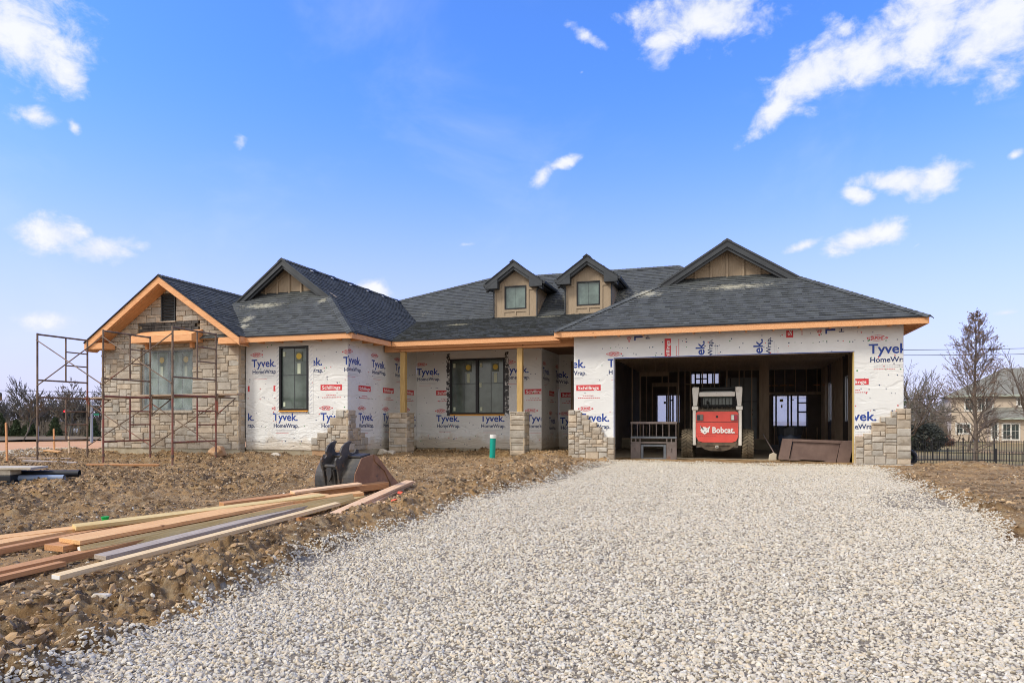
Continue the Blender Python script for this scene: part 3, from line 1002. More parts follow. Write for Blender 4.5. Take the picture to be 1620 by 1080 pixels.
# split field into zones so stones never straddle an opening
zones = [(-17.88, -12.92, 0.17, 1.22), (-17.88, -16.40, 1.22, 3.08), (-14.52, -12.92, 1.22, 3.08),
         (-17.88, -12.92, 3.08, 3.50), (-17.6, -16.5, 3.50, 3.80), (-14.25, -12.92, 3.50, 3.80), (-17.6, -15.64, 3.80, 4.62), (-15.10, -12.92, 3.80, 4.62), (-16.2, -14.4, 4.62, 5.1)]
for i, (a0, a1, z0, z1) in enumerate(zones):
    veneer(mb, (0, 15.655, 0), WX, FN, a0, a1, z0, z1, lambda a, z: True, 40 + i, planes=pl, th=0.085, ua=0.088, uz=0.074)
veneer(mb, (-12.995, 0, 0), WY, RN, 15.575, 15.845, 0.17, 3.12, lambda a, z: True, 60, th=0.07, ua=0.135)
part(mb, 'stone_veneer', [m_stone, m_mortar], fix=False)
mb = MB()
mb.prism([(-17.86, 3.25), (-12.93, 3.25), (-12.93, 3.34), (gx, apex_z - 0.12), (-17.86, 3.36)], 'y', 15.657, 15.80)
mb.box(-13.04, -12.965, 15.665, 15.845, 0.17, 3.12)
part(mb, 'gable_wall', m_mortar)
# dark brick band over the header, louvred vent, header box
mb = MB()
for j in range(3):
    for i in range(9):
        x0 = -16.45 + i * 0.24 + (0.12 if j % 2 else 0)
        if x0 + 0.22 > -14.28: continue
        if j == 0 and i in (6,): continue
        mb.box(x0, x0 + 0.225, 15.57, 15.654, 3.55 + j * 0.088, 3.55 + j * 0.088 + 0.076)
part(mb, 'brick_band', mat('charcoal_brick', (0.035, 0.034, 0.036), (0.09, 0.085, 0.08), scale=7, rough=0.85, bump=0.5))
mb = MB()
mb.box(-15.60, -15.14, 15.60, 15.654, 3.82, 4.57, 0)
for i in range(9):
    z = 3.84 + i * 0.078
    mb.beam((-15.56, 15.585, z + 0.03), (-15.18, 15.585, z + 0.03), 0.07, 0.012, up=(0, -0.6, 0.8), mi=0)
mb.box(-15.62, -15.58, 15.56, 15.60, 3.80, 4.59); mb.box(-15.16, -15.12, 15.56, 15.60, 3.80, 4.59); mb.box(-15.58, -15.16, 15.56, 15.60, 4.55, 4.59)
mb.box(-15.66, -15.10, 15.54, 15.60, 3.79, 3.826, 1)
part(mb, 'gable_vent', [m_trim, m_stone])
mb = MB()
mb.prism([(15.12, 3.17), (15.55, 3.17), (15.55, 3.54), (15.12, 3.36)], 'x', -16.28, -14.12)
part(mb, 'header_box', m_fir, bevel=0.004)
for x in (-16.05, -14.45):
    mb = MB(); mb.beam((x, 15.50, 3.02), (x, 15.50, 3.165), 0.09, 0.10, up=(0, 1, 0)); part(mb, 'bracket', m_fir)
# stone sill
mb = MB(); mb.box(-16.5, -14.5, 15.53, 15.655, 1.185, 1.255); part(mb, 'window_sill', m_stone, bevel=0.004)


# stepped partial veneers (corner pyramid, garage piers, porch piers)
def stepfn(pts):
    def f(a, z):
        if a < pts[0][0] or a > pts[-1][0]: return False
        zt = np.interp(a, [p[0] for p in pts], [p[1] for p in pts])
        return z < zt
    return f


mb = MB()
veneer(mb, (0, 15.85, 0), WX, FN, -10.75, -9.605, 0.17, 1.25, stepfn([(-10.76, 0.34), (-10.45, 0.55), (-10.1, 0.95), (-9.9, 1.25), (-9.6, 1.28)]), 3, th=0.075, ua=0.062, uz=0.067)
veneer(mb, (-9.67, 0, 0), WY, RN, 15.78, 16.8, 0.17, 1.25, stepfn([(15.7, 1.28), (16.05, 1.26), (16.3, 0.9), (16.55, 0.6), (16.82, 0.3)]), 5, th=0.07, ua=0.062, uz=0.067)
mb.box(-10.72, -9.64, 15.79, 15.86, 0.02, 0.165, 0, (1.0, 0.72, 0.5))
part(mb, 'stone_veneer', [m_stone, m_mortar])
mb = MB()
veneer(mb, (0, 17.3, 0), WX, FN, -3.99, -2.80, -0.02, 1.24, stepfn([(-4.0, 1.25), (-3.76, 1.22), (-3.5, 1.04), (-3.3, 0.88), (-3.15, 0.74), (-2.95, 0.52), (-2.79, 0.36)]), 8, th=0.10, ua=0.056, uz=0.062)
veneer(mb, (-3.86, 0, 0), WY, (-1, 0, 0), 17.22, 18.3, -0.02, 1.2, stepfn([(17.2, 1.2), (17.6, 1.0), (18.3, 0.3)]), 9, th=0.10)
part(mb, 'stone_veneer', [m_stone, m_mortar])
mb = MB()
veneer(mb, (0, 17.3, 0), WX, FN, 2.74, 3.86, -0.02, 1.24, stepfn([(2.73, 0.56), (2.9, 0.66), (3.03, 0.80), (3.2, 0.92), (3.35, 1.05), (3.5, 1.18), (3.62, 1.26), (3.87, 1.28)]), 18, th=0.10, ua=0.056, uz=0.062)
veneer(mb, (3.73, 0, 0), WY, RN, 17.22, 18.3, -0.02, 1.2, stepfn([(17.2, 1.2), (17.6, 1.0), (18.3, 0.3)]), 19, th=0.12)
part(mb, 'stone_veneer', [m_stone, m_mortar])
mb = MB(); mb.box(2.70, 3.9, 17.17, 17.29, -0.055, -0.022); part(mb, 'brick_ledge', mat('pale_flashing', (0.62, 0.6, 0.57), rough=0.6))
mb = MB(); mb.box(-4.0, -2.8, 17.17, 17.29, -0.055, -0.022); part(mb, 'brick_ledge', MATS['pale_flashing'])
for k, (x0, x1, y0, y1, z0, z1) in enumerate(((-9.43, -8.84, 17.66, 18.16, 0.0, 1.17), (-5.74, -5.30, 17.66, 18.13, 0.02, 1.18))):
    mb = MB()
    cx0, cx1, cy0, cy1 = x0 + 0.05, x1 - 0.05, y0 + 0.05, y1 - 0.05
    mb.box(cx0, cx1, cy0, cy1, z0 - 0.3, z1 - 0.02, 1)
    for (o_, A_, N_, a0, a1) in (((0, cy0, 0), WX, FN, x0, x1), ((cx1, 0, 0), WY, RN, y0, y1), ((cx0, 0, 0), WY, (-1, 0, 0), y0, y1), ((0, cy1, 0), WX, (0, 1, 0), x0, x1)):
        veneer(mb, o_, A_, N_, a0 + 0.004, a1 - 0.004, z0, z1, lambda a, z: True, 70 + k * 7 + int(a0 * 3) % 5, th=0.045, ua=0.085, uz=0.07)
    mb.box(x0 - 0.005, x1 + 0.005, y0 - 0.005, y1 + 0.005, z1, z1 + 0.03, 0, (1.05, 1.05, 1.05))
    part(mb, 'porch_pier', [m_stone, m_mortar])
for (x0, x1) in ((-9.125, -8.975), (-5.575, -5.425)):
    mb = MB(); mb.box(x0, x1, 17.80, 17.95, 1.20, 2.96); part(mb, 'porch_post', m_post, bevel=0.006)
mb = MB(); mb.box(-9.62, -3.88, 17.79, 17.97, 2.965, 3.17); part(mb, 'porch_beam', m_fir_y)
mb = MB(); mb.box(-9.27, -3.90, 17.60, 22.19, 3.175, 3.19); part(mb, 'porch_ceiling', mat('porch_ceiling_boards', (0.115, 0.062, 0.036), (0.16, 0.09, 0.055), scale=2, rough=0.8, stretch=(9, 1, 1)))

# ---- roofs
ROOFS = []


def roof_plane(name, poly, seed, course=0.135, tabw=0.23, deck=True, mats=None, cap=None):
    rnd = random.Random(seed)
    pts = [Vector(p) for p in poly]
    n_ = Vector((0, 0, 0))
    for i in range(len(pts)):
        a, b = pts[i], pts[(i + 1) % len(pts)]
        n_ += a.cross(b)
    n_.normalize()
    if n_.z < 0: n_ = -n_
    e = Vector((0, 0, 1)).cross(n_).normalized()
    s = n_.cross(e).normalized()
    if s.z < 0: s, e = -s, -e
    o = pts[0]
    uv = [((p - o).dot(e), (p - o).dot(s)) for p in pts]
    b0 = min(v for u, v in uv) ; b1 = max(v for u, v in uv)
    a0 = min(u for u, v in uv); a1 = max(u for u, v in uv)
    mb = MB()
    k = 0
    b = b0
    while b < b1:
        strip = clip_poly(clip_poly(uv, 0, -1, -b), 0, 1, min(b + course, b1 + 1))
        if len(strip) >= 3:
            sa0 = min(p[0] for p in strip); sa1 = max(p[0] for p in strip)
            a = a0 + rnd.uniform(-tabw, 0)
            while a < sa1:
                w = tabw * rnd.choice((0.4, 0.6, 0.8, 1.0, 1.15))
                if a + w > sa0:
                    cell = clip_poly(clip_poly(strip, -1, 0, -a), 1, 0, a + w)
                    if len(cell) >= 3:
                        lo = 0.010 + rnd.choice((0, 0, 0.007, 0.009)); hi = 0.001
                        tn = rnd.uniform(0.88, 1.12)
                        if rnd.random() < 0.10: tn *= 0.85
                        tone = (tn, tn, tn * rnd.uniform(0.98, 1.05))
                        vs = [o + e * u + s * v + n_ * (lo + (hi - lo) * (v - b) / course) for u, v in cell]
                        mb.add(vs, [tuple(range(len(vs)))], 0, tone)
                        # riser + side lips
                        for q in range(len(cell)):
                            p, r_ = cell[q], cell[(q + 1) % len(cell)]
                            if abs(p[1] - b) < 1e-4 and abs(r_[1] - b) < 1e-4:
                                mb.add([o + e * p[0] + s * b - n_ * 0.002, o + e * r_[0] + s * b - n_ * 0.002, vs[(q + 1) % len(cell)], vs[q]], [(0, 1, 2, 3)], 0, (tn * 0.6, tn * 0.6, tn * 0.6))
                a += w
        b += course; k += 1
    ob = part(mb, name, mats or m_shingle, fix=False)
    if deck:
        db = MB()
        m_ = len(pts)
        top = [p - n_ * 0.004 for p in pts]; bot = [p - n_ * 0.030 for p in pts]
        db.add(top + bot, [tuple(range(m_)), tuple(range(2 * m_ - 1, m_ - 1, -1))] + [(i, m_ + i, m_ + (i + 1) % m_, (i + 1) % m_) for i in range(m_)])
        d = db.build('roof_deck', m_deck, ob, inv=False)
    return ob


ZE = 3.25
MS = 0.734
r = [
    ('roof', [(-16.2, 15.4, ZE), (-9.28, 15.4, ZE), (-11.53, 17.65, ZE + MS * 2.25), (-13.95, 17.65, ZE + MS * 2.25)]),
    ('roof', [(-9.28, 15.4, ZE), (-9.28, 17.53, ZE), (-11.21, 23.2, 4.667), (-12.74, 24.73, 5.79), (-12.74, 17.26, 5.79), (-11.14, 17.26, 4.615)]),
    ('roof', [(-16.2, 15.4, ZE), (-14.34, 17.26, 4.615), (-12.74, 17.26, 5.79), (-12.74, 30.7, 5.79), (-16.2, 30.7, ZE)]),
    ('roof', [(-12.56, 15.15, ZE), (-12.56, 30.7, ZE), (gx, 30.7, apex_z), (gx, 15.15, apex_z)]),
    ('roof', [(-18.02, 15.15, ZE), (gx, 15.15, apex_z), (gx, 30.7, apex_z), (-18.02, 30.7, ZE)]),
    ('roof', [(-9.28, 17.53, ZE), (-4.2, 17.53, ZE), (-1.5, 23.2, 4.667), (-11.21, 23.2, 4.667)]),
    ('roof', [(-11.21, 23.2, 4.667), (1.0, 23.2, 4.667), (-1.8, 26, 6.722), (-9.28, 26, 6.722), (-12.74, 24.73, 5.79)]),
    ('roof', [(1.0, 23.2, 4.667), (3.0, 25.2 + 0.8, 3.2), (1.0, 28.8, 4.667), (-1.8, 26, 6.722)]),
    ('roof', [(-1.8, 26, 6.722), (1.0, 28.8, 4.667), (1.0, 30.72, 3.26), (-12.74, 30.72, 3.26), (-12.74, 27.3, 5.79), (-9.28, 26, 6.722)]),
    ('roof', [(-4.29, 16.89, ZE), (4.14, 16.89, ZE), (1.34, 19.69, ZE + 0.617 * 2.8), (-1.49, 19.69, ZE + 0.617 * 2.8)]),
    ('roof', [(4.14, 16.89, ZE), (4.14, 30.7, ZE), (-0.075, 30.7, 5.85), (-0.075, 19.25, 5.85), (1.71, 19.32, 4.75)]),
    ('roof', [(-4.29, 16.89, ZE), (-1.86, 19.32, 4.75), (-0.075, 19.25, 5.85), (-0.075, 30.7, 5.85), (-4.29, 30.7, ZE)]),
]
for i, (nm, poly) in enumerate(r):
    roof_plane(nm, poly, 300 + i)


def cap_line(p, q, side, drop, seed, w=0.135):
    """ridge or hip cap: overlapping bent shingles from p up to q; side = horizontal unit vector across"""
    rnd = random.Random(seed)
    p, q, side = Vector(p), Vector(q), Vector(side).normalized()
    L_ = (q - p).length; d = (q - p) / L_
    mb = MB()
    t = 0
    while t < L_:
        t1 = min(t + 0.165, L_)
        a, b = p + d * (t - 0.02), p + d * t1
        la, lb = 0.036, 0.022
        tn = rnd.uniform(0.8, 1.25)
        vs = []
        for c_, l_ in ((a, la), (b, lb)):
            vs += [c_ - side * w + Vector((0, 0, l_ - drop * w)), c_ + Vector((0, 0, l_)), c_ + side * w + Vector((0, 0, l_ - drop * w))]
        vs += [a - side * w + Vector((0, 0, -drop * w + 0.01)), a + Vector((0, 0, 0.01)), a + side * w + Vector((0, 0, -drop * w + 0.01))]
        mb.add(vs, [(0, 1, 4, 3), (1, 2, 5, 4), (0, 6, 7, 1), (1, 7, 8, 2)], 0, (tn, tn, tn))
        t += 0.145
    return part(mb, 'ridge_cap', m_shingle, fix=False)


s2_ = math.sqrt(0.5)
cap_line((-9.28, 15.4, ZE), (-11.14, 17.26, 4.615), (s2_, s2_, 0), MS * s2_, 1)
cap_line((4.14, 16.89, ZE), (1.71, 19.32, 4.75), (s2_, s2_, 0), 0.617 * s2_, 2)
cap_line((-4.29, 16.89, ZE), (-1.86, 19.32, 4.75), (s2_, -s2_, 0), 0.617 * s2_, 3)
cap_line((gx, 15.15, apex_z), (gx, 22, apex_z), (1, 0, 0), RS, 4)
cap_line((-9.28, 26, 6.722), (-1.8, 26, 6.722), (0, 1, 0), MS, 5)
cap_line((-0.075, 19.23, 5.85), (-0.075, 25, 5.85), (1, 0, 0), 0.617, 6)
cap_line((1.0, 23.2, 4.667), (-1.8, 26, 6.722), (s2_, s2_, 0), 0.5, 7)
cap_line((-12.74, 24.73, 5.79), (-9.28, 26, 6.722), (0.3, -1, 0), 0.7, 8)
cap_line((-12.74, 17.2, 5.79), (-12.74, 24.9, 5.79), (1, 0, 0), MS, 9)


# ---- fascia
def fascia(p, q, z0=3.09, z1=3.232, th=0.038, m=None, felt=True):
    mb = MB()
    p, q = Vector((*p, 0)), Vector((*q, 0))
    mb.beam(p + Vector((0, 0, (z0 + z1) / 2)), q + Vector((0, 0, (z0 + z1) / 2)), th, z1 - z0)
    o = part(mb, 'fascia', m or m_fir_y, bevel=0.003)
    return o


def drip(p, q, z=3.252):
    mb = MB()
    mb.beam(Vector((*p, z)), Vector((*q, z)), 0.060, 0.036)
    return part(mb, 'drip_edge', m_felt)


fascia((-12.56, 15.42), (-9.262, 15.42)); drip((-12.56, 15.41), (-9.25, 15.41))
fascia((-9.281, 15.44), (-9.281, 17.50), m=m_fir); drip((-9.27, 15.43), (-9.27, 17.5))
fascia((-9.262, 17.55), (-4.305, 17.55)); drip((-9.28, 17.54), (-4.26, 17.54))
fascia((-4.29, 16.91), (4.14, 16.91)); drip((-4.31, 16.90), (4.16, 16.90))
fascia((4.121, 16.93), (4.121, 30.7), m=m_fir); drip((4.13, 16.92), (4.13, 30.7))
fascia((-4.27, 16.93), (-4.27, 17.53), m=m_fir)
fascia((-18.0, 15.5), (-18.0, 30.7), m=m_fir)
mb = MB(); mb.box(-9.2, -4.3, 17.62, 17.66, 3.04, 3.20); part(mb, 'sub_fascia', m_fir_y)
mb = MB(); mb.box(-12.585, -12.545, 15.19, 15.40, 3.09, 3.232); part(mb, 'fascia', m_fir)
# rafter tails
tails = [((x, 15.44, 3.15), (x, 15.84, 3.15)) for x in np.arange(-12.3, -9.5, 0.61)]
tails += [((-9.30, y, 3.15), (-9.66, y, 3.15)) for y in np.arange(16.0, 17.5, 0.61)]
tails += [((x, 16.94, 3.15), (x, 17.29, 3.15)) for x in np.arange(-3.9, 4.1, 0.61)]
tails += [((3.74, y, 3.15), (4.10, y, 3.15)) for y in np.arange(17.1, 22.0, 0.41)]
tails += [((-4.25, y, 3.15), (-3.87, y, 3.15)) for y in (17.0, 17.3)]
for a, b in tails:
    mb = MB(); mb.beam(a, b, 0.04, 0.11); part(mb, 'rafter_tail', m_fir)
mb = MB()
mb.beam((-4.24, 16.95, 3.15), (-3.88, 17.28, 3.15), 0.04, 0.12)
part(mb, 'rafter_tail', m_fir)


# ---- wing gable: rakes, soffits, returns
def rake(p_low, p_top, y0, th, drop0, h, m, name='rake_board'):
    """board in an x-z plane following the roof edge, top edge drop0 below the roof line"""
    (x0, z0), (x1, z1) = p_low, p_top
    mb = MB()
    mb.prism([(x0, z0 - drop0 - h), (x1, z1 - drop0 - h), (x1, z1 - drop0), (x0, z0 - drop0)], 'y', y0, y0 + th)
    return part(mb, name, m)


for sgn, xe in ((1, -12.56), (-1, -18.02)):
    rake((xe, ZE), (gx, apex_z), 15.13, 0.038, 0.035, 0.20, m_fir)
    mb = MB()
    zl = lambda x, d: ZE + RS * (abs(x - xe)) - d
    mb.prism([(xe, ZE - 0.26), (gx, apex_z - 0.26), (gx, apex_z - 0.235), (xe, ZE - 0.235)], 'y', 15.17, 15.56)
    part(mb, 'soffit', mat('soffit_plywood', (0.50, 0.25, 0.11), (0.62, 0.34, 0.16), scale=3, rough=0.8, stretch=(1, 9, 1)))
    mb = MB()
    mb.prism([(xe, ZE - 0.03), (gx, apex_z - 0.03), (gx, apex_z + 0.006), (xe, ZE + 0.006)], 'y', 15.10, 15.20)
    part(mb, 'drip_edge', m_felt)
    x_in = xe - sgn * 0.72
    mb = MB(); mb.box(min(xe, x_in) + 0.002, max(xe, x_in) - 0.002, 15.175, 15.53, 3.055, 3.23); part(mb, 'eave_return', m_fir, bevel=0.004)


# ---- dutch gables
def dutch(cx, yr, half, zfoot, zap, wall_y, zb):
    sl = (zap - zfoot) / half
    for s_ in (1, -1):
        xe = cx + s_ * (half + 0.02)
        zf = zfoot - 0.015
        rake((xe + s_ * 0.10, zf - 0.10 * sl), (cx, zap), yr - 0.05, 0.05, -0.0, 0.20, m_trim)
        rake((xe + s_ * 0.06, zf - 0.06 * sl), (cx, zap), yr - 0.075, 0.025, -0.012, 0.055, m_trim)
        rake((xe - s_ * 0.02, zf + 0.02 * sl), (cx, zap), yr, 0.03, 0.19, 0.09, m_trim)
        mb = MB()
        mb.prism([(xe, zf - 0.12), (cx, zap - 0.10), (cx, zap - 0.07), (xe, zf - 0.09)], 'y', yr + 0.03, wall_y)
        part(mb, 'soffit', m_trim)
    mb = MB()
    mb.prism([(cx - half, zb - 0.25), (cx + half, zb - 0.25), (cx + half, zb - 0.20), (cx, zap - 0.10), (cx - half, zb - 0.20)], 'y', wall_y, wall_y + 0.1)
    for x in np.arange(-4, 5) * 0.42 + cx:
        zt = zap - abs(x - cx) * sl - 0.14
        if zt > zb:
            mb.box(x - 0.026, x + 0.026, wall_y - 0.045, wall_y - 0.001, zb - 0.2, zt)
    for s_ in (1, -1):
        mb.beam((cx, wall_y - 0.012, zap - 0.27), (cx + s_ * half * 0.93, wall_y - 0.012, zap - 0.27 - sl * half * 0.93), 0.018, 0.06, up=(0, 0, 1))
    part(mb, 'gable_siding', m_siding)


dutch(-12.74, 17.26, 1.60, 4.615, 5.80, 17.60, 4.84)
dutch(-0.075, 19.28, 1.80, 4.74, 5.86, 19.62, 4.95)


# ---- dormers (each a part with its own pieces)
def dormer(cx, label):
    d = empty('dormer', (cx, 23.2, 4.667), parent=house)
    hw = 0.79
    yb = 23.2
    zb, zw = 4.60, 5.74
    zap, ye = 6.62, 22.9
    sl = 0.70
    mb = MB()
    # front wall as frame around the window
    wx0, wx1, wz0, wz1 = cx - 0.41, cx + 0.41, 4.95, 5.79
    def fr(x0, x1, z0, z1): mb.box(x0, x1, yb, yb + 0.12, z0, z1)
    fr(cx - hw, wx0, zb, zw + 0.10); fr(wx1, cx + hw, zb, zw + 0.10); fr(wx0, wx1, zb, wz0)
    mb.prism([(wx0, wz1), (wx1, wz1), (wx1, 5.84), (cx + hw, 5.84), (cx, zap - 0.14), (cx - hw, 5.84), (wx0, 5.84)], 'y', yb, yb + 0.12)
    # trim battens
    for x0, x1, z0, z1 in ((wx0 - 0.09, wx0, 4.72, 5.90), (wx1, wx1 + 0.09, 4.72, 5.90), (wx0, wx1, 4.86, 4.945), (cx - hw, wx0 - 0.09, 4.60, 4.70), (wx0 - 0.09, wx1 + 0.09, 4.60, 4.72), (wx1 + 0.09, cx + hw, 4.60, 4.70), (cx - hw, cx - hw + 0.06, 4.7, 5.72), (cx + hw - 0.06, cx + hw, 4.7, 5.72), (cx - 0.03, cx + 0.03, 4.72, 4.86)):
        mb.box(x0, x1, yb - 0.022, yb - 0.001, z0, z1)
    mb.box(cx - hw + 0.06, wx0 - 0.09, yb - 0.022, yb - 0.001, 5.62, 5.72); mb.box(wx1 + 0.09, cx + hw - 0.06, yb - 0.022, yb - 0.001, 5.62, 5.72)
    # side walls
    for s_ in (1, -1):
        x0, x1 = sorted((cx + s_ * hw, cx + s_ * (hw - 0.1)))
        mb.prism([(yb + 0.121, 4.55), (yb + 0.121, 5.86), (24.9, 5.86), (23.3, 4.55)], 'x', x0, x1)
        mb.beam((cx + s_ * (hw + 0.01), 23.24, 4.74), (cx + s_ * (hw + 0.01), 24.75, 5.85), 0.02, 0.09, up=(0, -1, 1))
    mb.build('wall', m_siding, d)
    # window
    mb = MB()
    f = 0.045
    for x0, x1, z0, z1 in ((wx0, wx0 + f, wz0, wz1), (wx1 - f, wx1, wz0, wz1), (wx0 + f, wx1 - f, wz0, wz0 + f), (wx0 + f, wx1 - f, wz1 - f, wz1)):
        mb.box(x0 + 0.001, x1 - 0.001, yb - 0.03, yb + 0.05, z0 + 0.001, z1 - 0.001, 0)
    mb.box(wx0 + f, wx1 - f, yb + 0.02, yb + 0.03, wz0 + f, wz1 - f, 1)
    mb.box(cx - 0.003, cx + 0.003, yb + 0.016, yb + 0.019, wz0 + f, wz1 - f, 2)
    mb.build('window', [m_frame, m_glassd, m_trim], d)
    # roof
    for s_ in (1, -1):
        ob = roof_plane('roof', [(cx + s_ * 1.06, ye, zap - sl * 1.06), (cx + s_ * 1.06, 26.0, zap - sl * 1.06), (cx, 26.0, zap), (cx, ye, zap)], int(cx * 10) + s_, deck=False)
        ob.parent = d; ob.matrix_parent_inverse = (house.matrix_basis @ Matrix.Identity(4)).inverted() if False else Matrix.Translation(-(Vector((cx, 23.2, 4.667))))
    c = cap_line((cx, ye - 0.02, zap + 0.01), (cx, 25.8, zap + 0.01), (1, 0, 0), sl, 44)
    c.parent = d; c.matrix_parent_inverse = Matrix.Translation(-(Vector((cx, 23.2, 4.667))))
    mb = MB()
    for s_ in (1, -1):
        xe = cx + s_ * 1.06
        ze = zap - sl * 1.06
        # rake + boxed return
        mb.prism([(xe, ze - 0.20), (cx, zap - 0.20), (cx, zap - 0.006), (xe, ze - 0.006)], 'y', ye, ye + 0.04)
        mb.prism([(xe, ze - 0.02), (cx, zap - 0.02), (cx, zap + 0.004), (xe, ze + 0.004)], 'y', ye - 0.03, ye + 0.0)
        mb.prism([(xe - s_ * 0.02, ze - 0.30), (cx, zap - 0.30), (cx, zap - 0.19), (xe - s_ * 0.02, ze - 0.19)], 'y', ye + 0.05, yb - 0.025)
        xi = cx + s_ * (hw - 0.20)
        zi = ze + sl * abs(xe - xi) - 0.12
        mb.prism([(xe, ze - 0.20), (xi, ze - 0.20), (xi, zi), (xe, ze - 0.05)], 'y', ye + 0.005, yb - 0.03)
        # soffit and fascia along the side
        x0, x1 = sorted((cx + s_ * hw, xe))
        mb.box(x0, x1, yb - 0.02, 25.0, ze - 0.17, ze - 0.12)
        x0, x1 = sorted((xe, xe - s_ * 0.03)); mb.box(x0, x1, ye + 0.05, 25.0, ze - 0.16, ze - 0.012)
    mb.build('fascia', m_trim, d)
    for s_ in (1, -1):
        mb = MB()
        xe = cx + s_ * 1.06; ze = zap - sl * 1.06
        x0, x1 = sorted((xe + s_ * 0.001, xe + s_ * 0.09))
        mb.prism([(x0, ze - 0.02), (x1, ze - 0.02), (x1 - s_ * 0.0, ze - 0.10), ((x0 + x1) / 2, ze - 0.13), (x0, ze - 0.11)], 'y', ye + 0.03, 24.95)
        xp = cx + s_ * (hw + 0.02)
        mb.path([(xe + s_ * 0.04, ye + 0.12, ze - 0.12), (xe - s_ * 0.02, ye + 0.16, ze - 0.22), (xp, yb - 0.06, ze - 0.27), (xp, yb - 0.06, 4.70), (xp + s_ * 0.03, yb - 0.13, 4.65)], 0.026, 6)
        mb.build('gutter', m_trim, d)


dormer(-7.31, '')
dormer(-4.67, '')


# ---- windows of the front walls
def window(name, x0, x1, z0, z1, y, panes, glass=None, stickers=True, frame=None, muntins=True, seedw=0):
    w = empty(name, ((x0 + x1) / 2, y, z0), parent=house)
    mb = MB(); f = 0.055
    fr = frame or m_frame
    for a, b, c, d in ((x0, x0 + f, z0, z1), (x1 - f, x1, z0, z1), (x0 + f, x1 - f, z0, z0 + f), (x0 + f, x1 - f, z1 - f, z1)):
        mb.box(a, b, y - 0.03, y + 0.07, c, d)
    W = (x1 - x0) / panes
    for i in range(1, panes):
        mb.box(x0 + W * i - 0.045, x0 + W * i + 0.045, y - 0.025, y + 0.065, z0 + f, z1 - f)
    mb.build('frame', fr, w, bevel=0.004)
    for i in range(panes):
        a = x0 + W * i + (f if i == 0 else 0.045); b = x0 + W * (i + 1) - (f if i == panes - 1 else 0.045)
        g = MB(); g.box(a, b, y + 0.03, y + 0.04, z0 + f, z1 - f)
        if muntins:
            zm = z0 + (z1 - z0) * 0.55
            g.box((a + b) / 2 - 0.008, (a + b) / 2 + 0.008, y + 0.024, y + 0.029, z0 + f, z1 - f, 1)
            g.box(a, b, y + 0.022, y + 0.028, zm - 0.008, zm + 0.008, 1)
        g.build('pane', [glass or m_glass, mat('muntin', (0.035, 0.04, 0.045), rough=0.5)], w)
        if stickers:
            xc = a + (b - a) * 0.68; zc = z1 - f - 0.24
            sm_ = [m_yellow, m_stick, mat('sticker_backing', (0.11, 0.13, 0.10), rough=0.5)]
            s_ = MB(); s_.box(xc - 0.11, xc + 0.11, y + 0.017, y + 0.019, zc - 0.12, zc + 0.14, 2)
            s_.prism([(xc + 0.085 * math.cos(t), zc + 0.02 + 0.085 * math.sin(t)) for t in np.linspace(0, 2 * math.pi, 20, endpoint=False)], 'y', y + 0.014, y + 0.0171, 0)
            s_.build('sticker', sm_, w)
            rc = [(xc - 0.05, xc + 0.05, zc - 0.46, zc - 0.17), (a + 0.04, a + 0.12, z1 - f - 0.22, z1 - f - 0.09), (a + 0.05, a + 0.12, z0 + f + 0.05, z0 + f + 0.17)]
            if i: rc.append((a + 0.02, a + 0.10, z0 + 0.85, z0 + 0.98))
            for (q0, q1, q2, q3) in rc:
                s_ = MB(); s_.box(q0, q1, y + 0.017, y + 0.019, q2, q3, 1); s_.build('sticker', sm_, w)
    return w


window('window', -11.81, -10.88, 1.25, 3.0, 15.86, 1)
window('window', -8.49, -6.65, 1.17, 2.92, 20.01, 2)
wg = window('window', -16.33, -14.57, 1.27, 3.0, 15.70, 2, glass=m_paleglass, frame=mat('grey_frame', (0.06, 0.08, 0.10), rough=0.5))
# plastic film taped over the gable window
def film():
    nx_, nz_ = 40, 40
    X = np.linspace(-16.42, -14.53, nx_); Z = np.linspace(1.25, 3.06, nz_)
    XX, ZZ = np.meshgrid(X, Z)
    D = 0.018 * fbm(XX * 3 + ZZ * 2.2, ZZ * 1.2 - XX, 5, 4)
    YY = 15.635 + D
    o = grid_mesh('plastic_sheet', XX, YY, ZZ, film_mat())
    o.parent = wg; o.matrix_parent_inverse = Matrix.Translation(-Vector(wg.location))


def film_mat():
    m = bpy.data.materials.new('clear_film'); m.use_nodes = True
    nt = m.node_tree; L = nt.links.new
    b = nt.nodes['Principled BSDF']
    b.inputs['Base Color'].default_value = (0.36, 0.42, 0.44, 1); b.inputs['Roughness'].default_value = 0.22
    b.inputs['Specular IOR Level'].default_value = 0.8
    tr = N(nt, 'ShaderNodeBsdfTransparent'); mx = N(nt, 'ShaderNodeMixShader')
    tc = N(nt, 'ShaderNodeTexCoord'); nz = N(nt, 'ShaderNodeTexNoise'); nz.inputs['Scale'].default_value = 2.5; nz.inputs['Detail'].default_value = 6
    mp = N(nt, 'ShaderNodeMapping'); mp.inputs['Scale'].default_value = (1.6, 1, 0.8); mp.inputs['Rotation'].default_value = (0, 0.7, 0)
    L(tc.outputs['Object'], mp.inputs[0]); L(mp.outputs[0], nz.inputs['Vector'])
    L(maprange(nt, nz.outputs['Fac'], 0.3, 0.7, 0.18, 0.50), mx.inputs[0])
    L(tr.outputs[0], mx.inputs[1]); L(b.outputs[0], mx.inputs[2])
    L(mx.outputs[0], nt.nodes['Material Output'].inputs[0])
    bp = N(nt, 'ShaderNodeBump'); bp.inputs['Strength'].default_value = 0.8; bp.inputs['Distance'].default_value = 0.03
    L(nz.outputs['Fac'], bp.inputs['Height']); L(bp.outputs[0], b.inputs['Normal'])
    return m


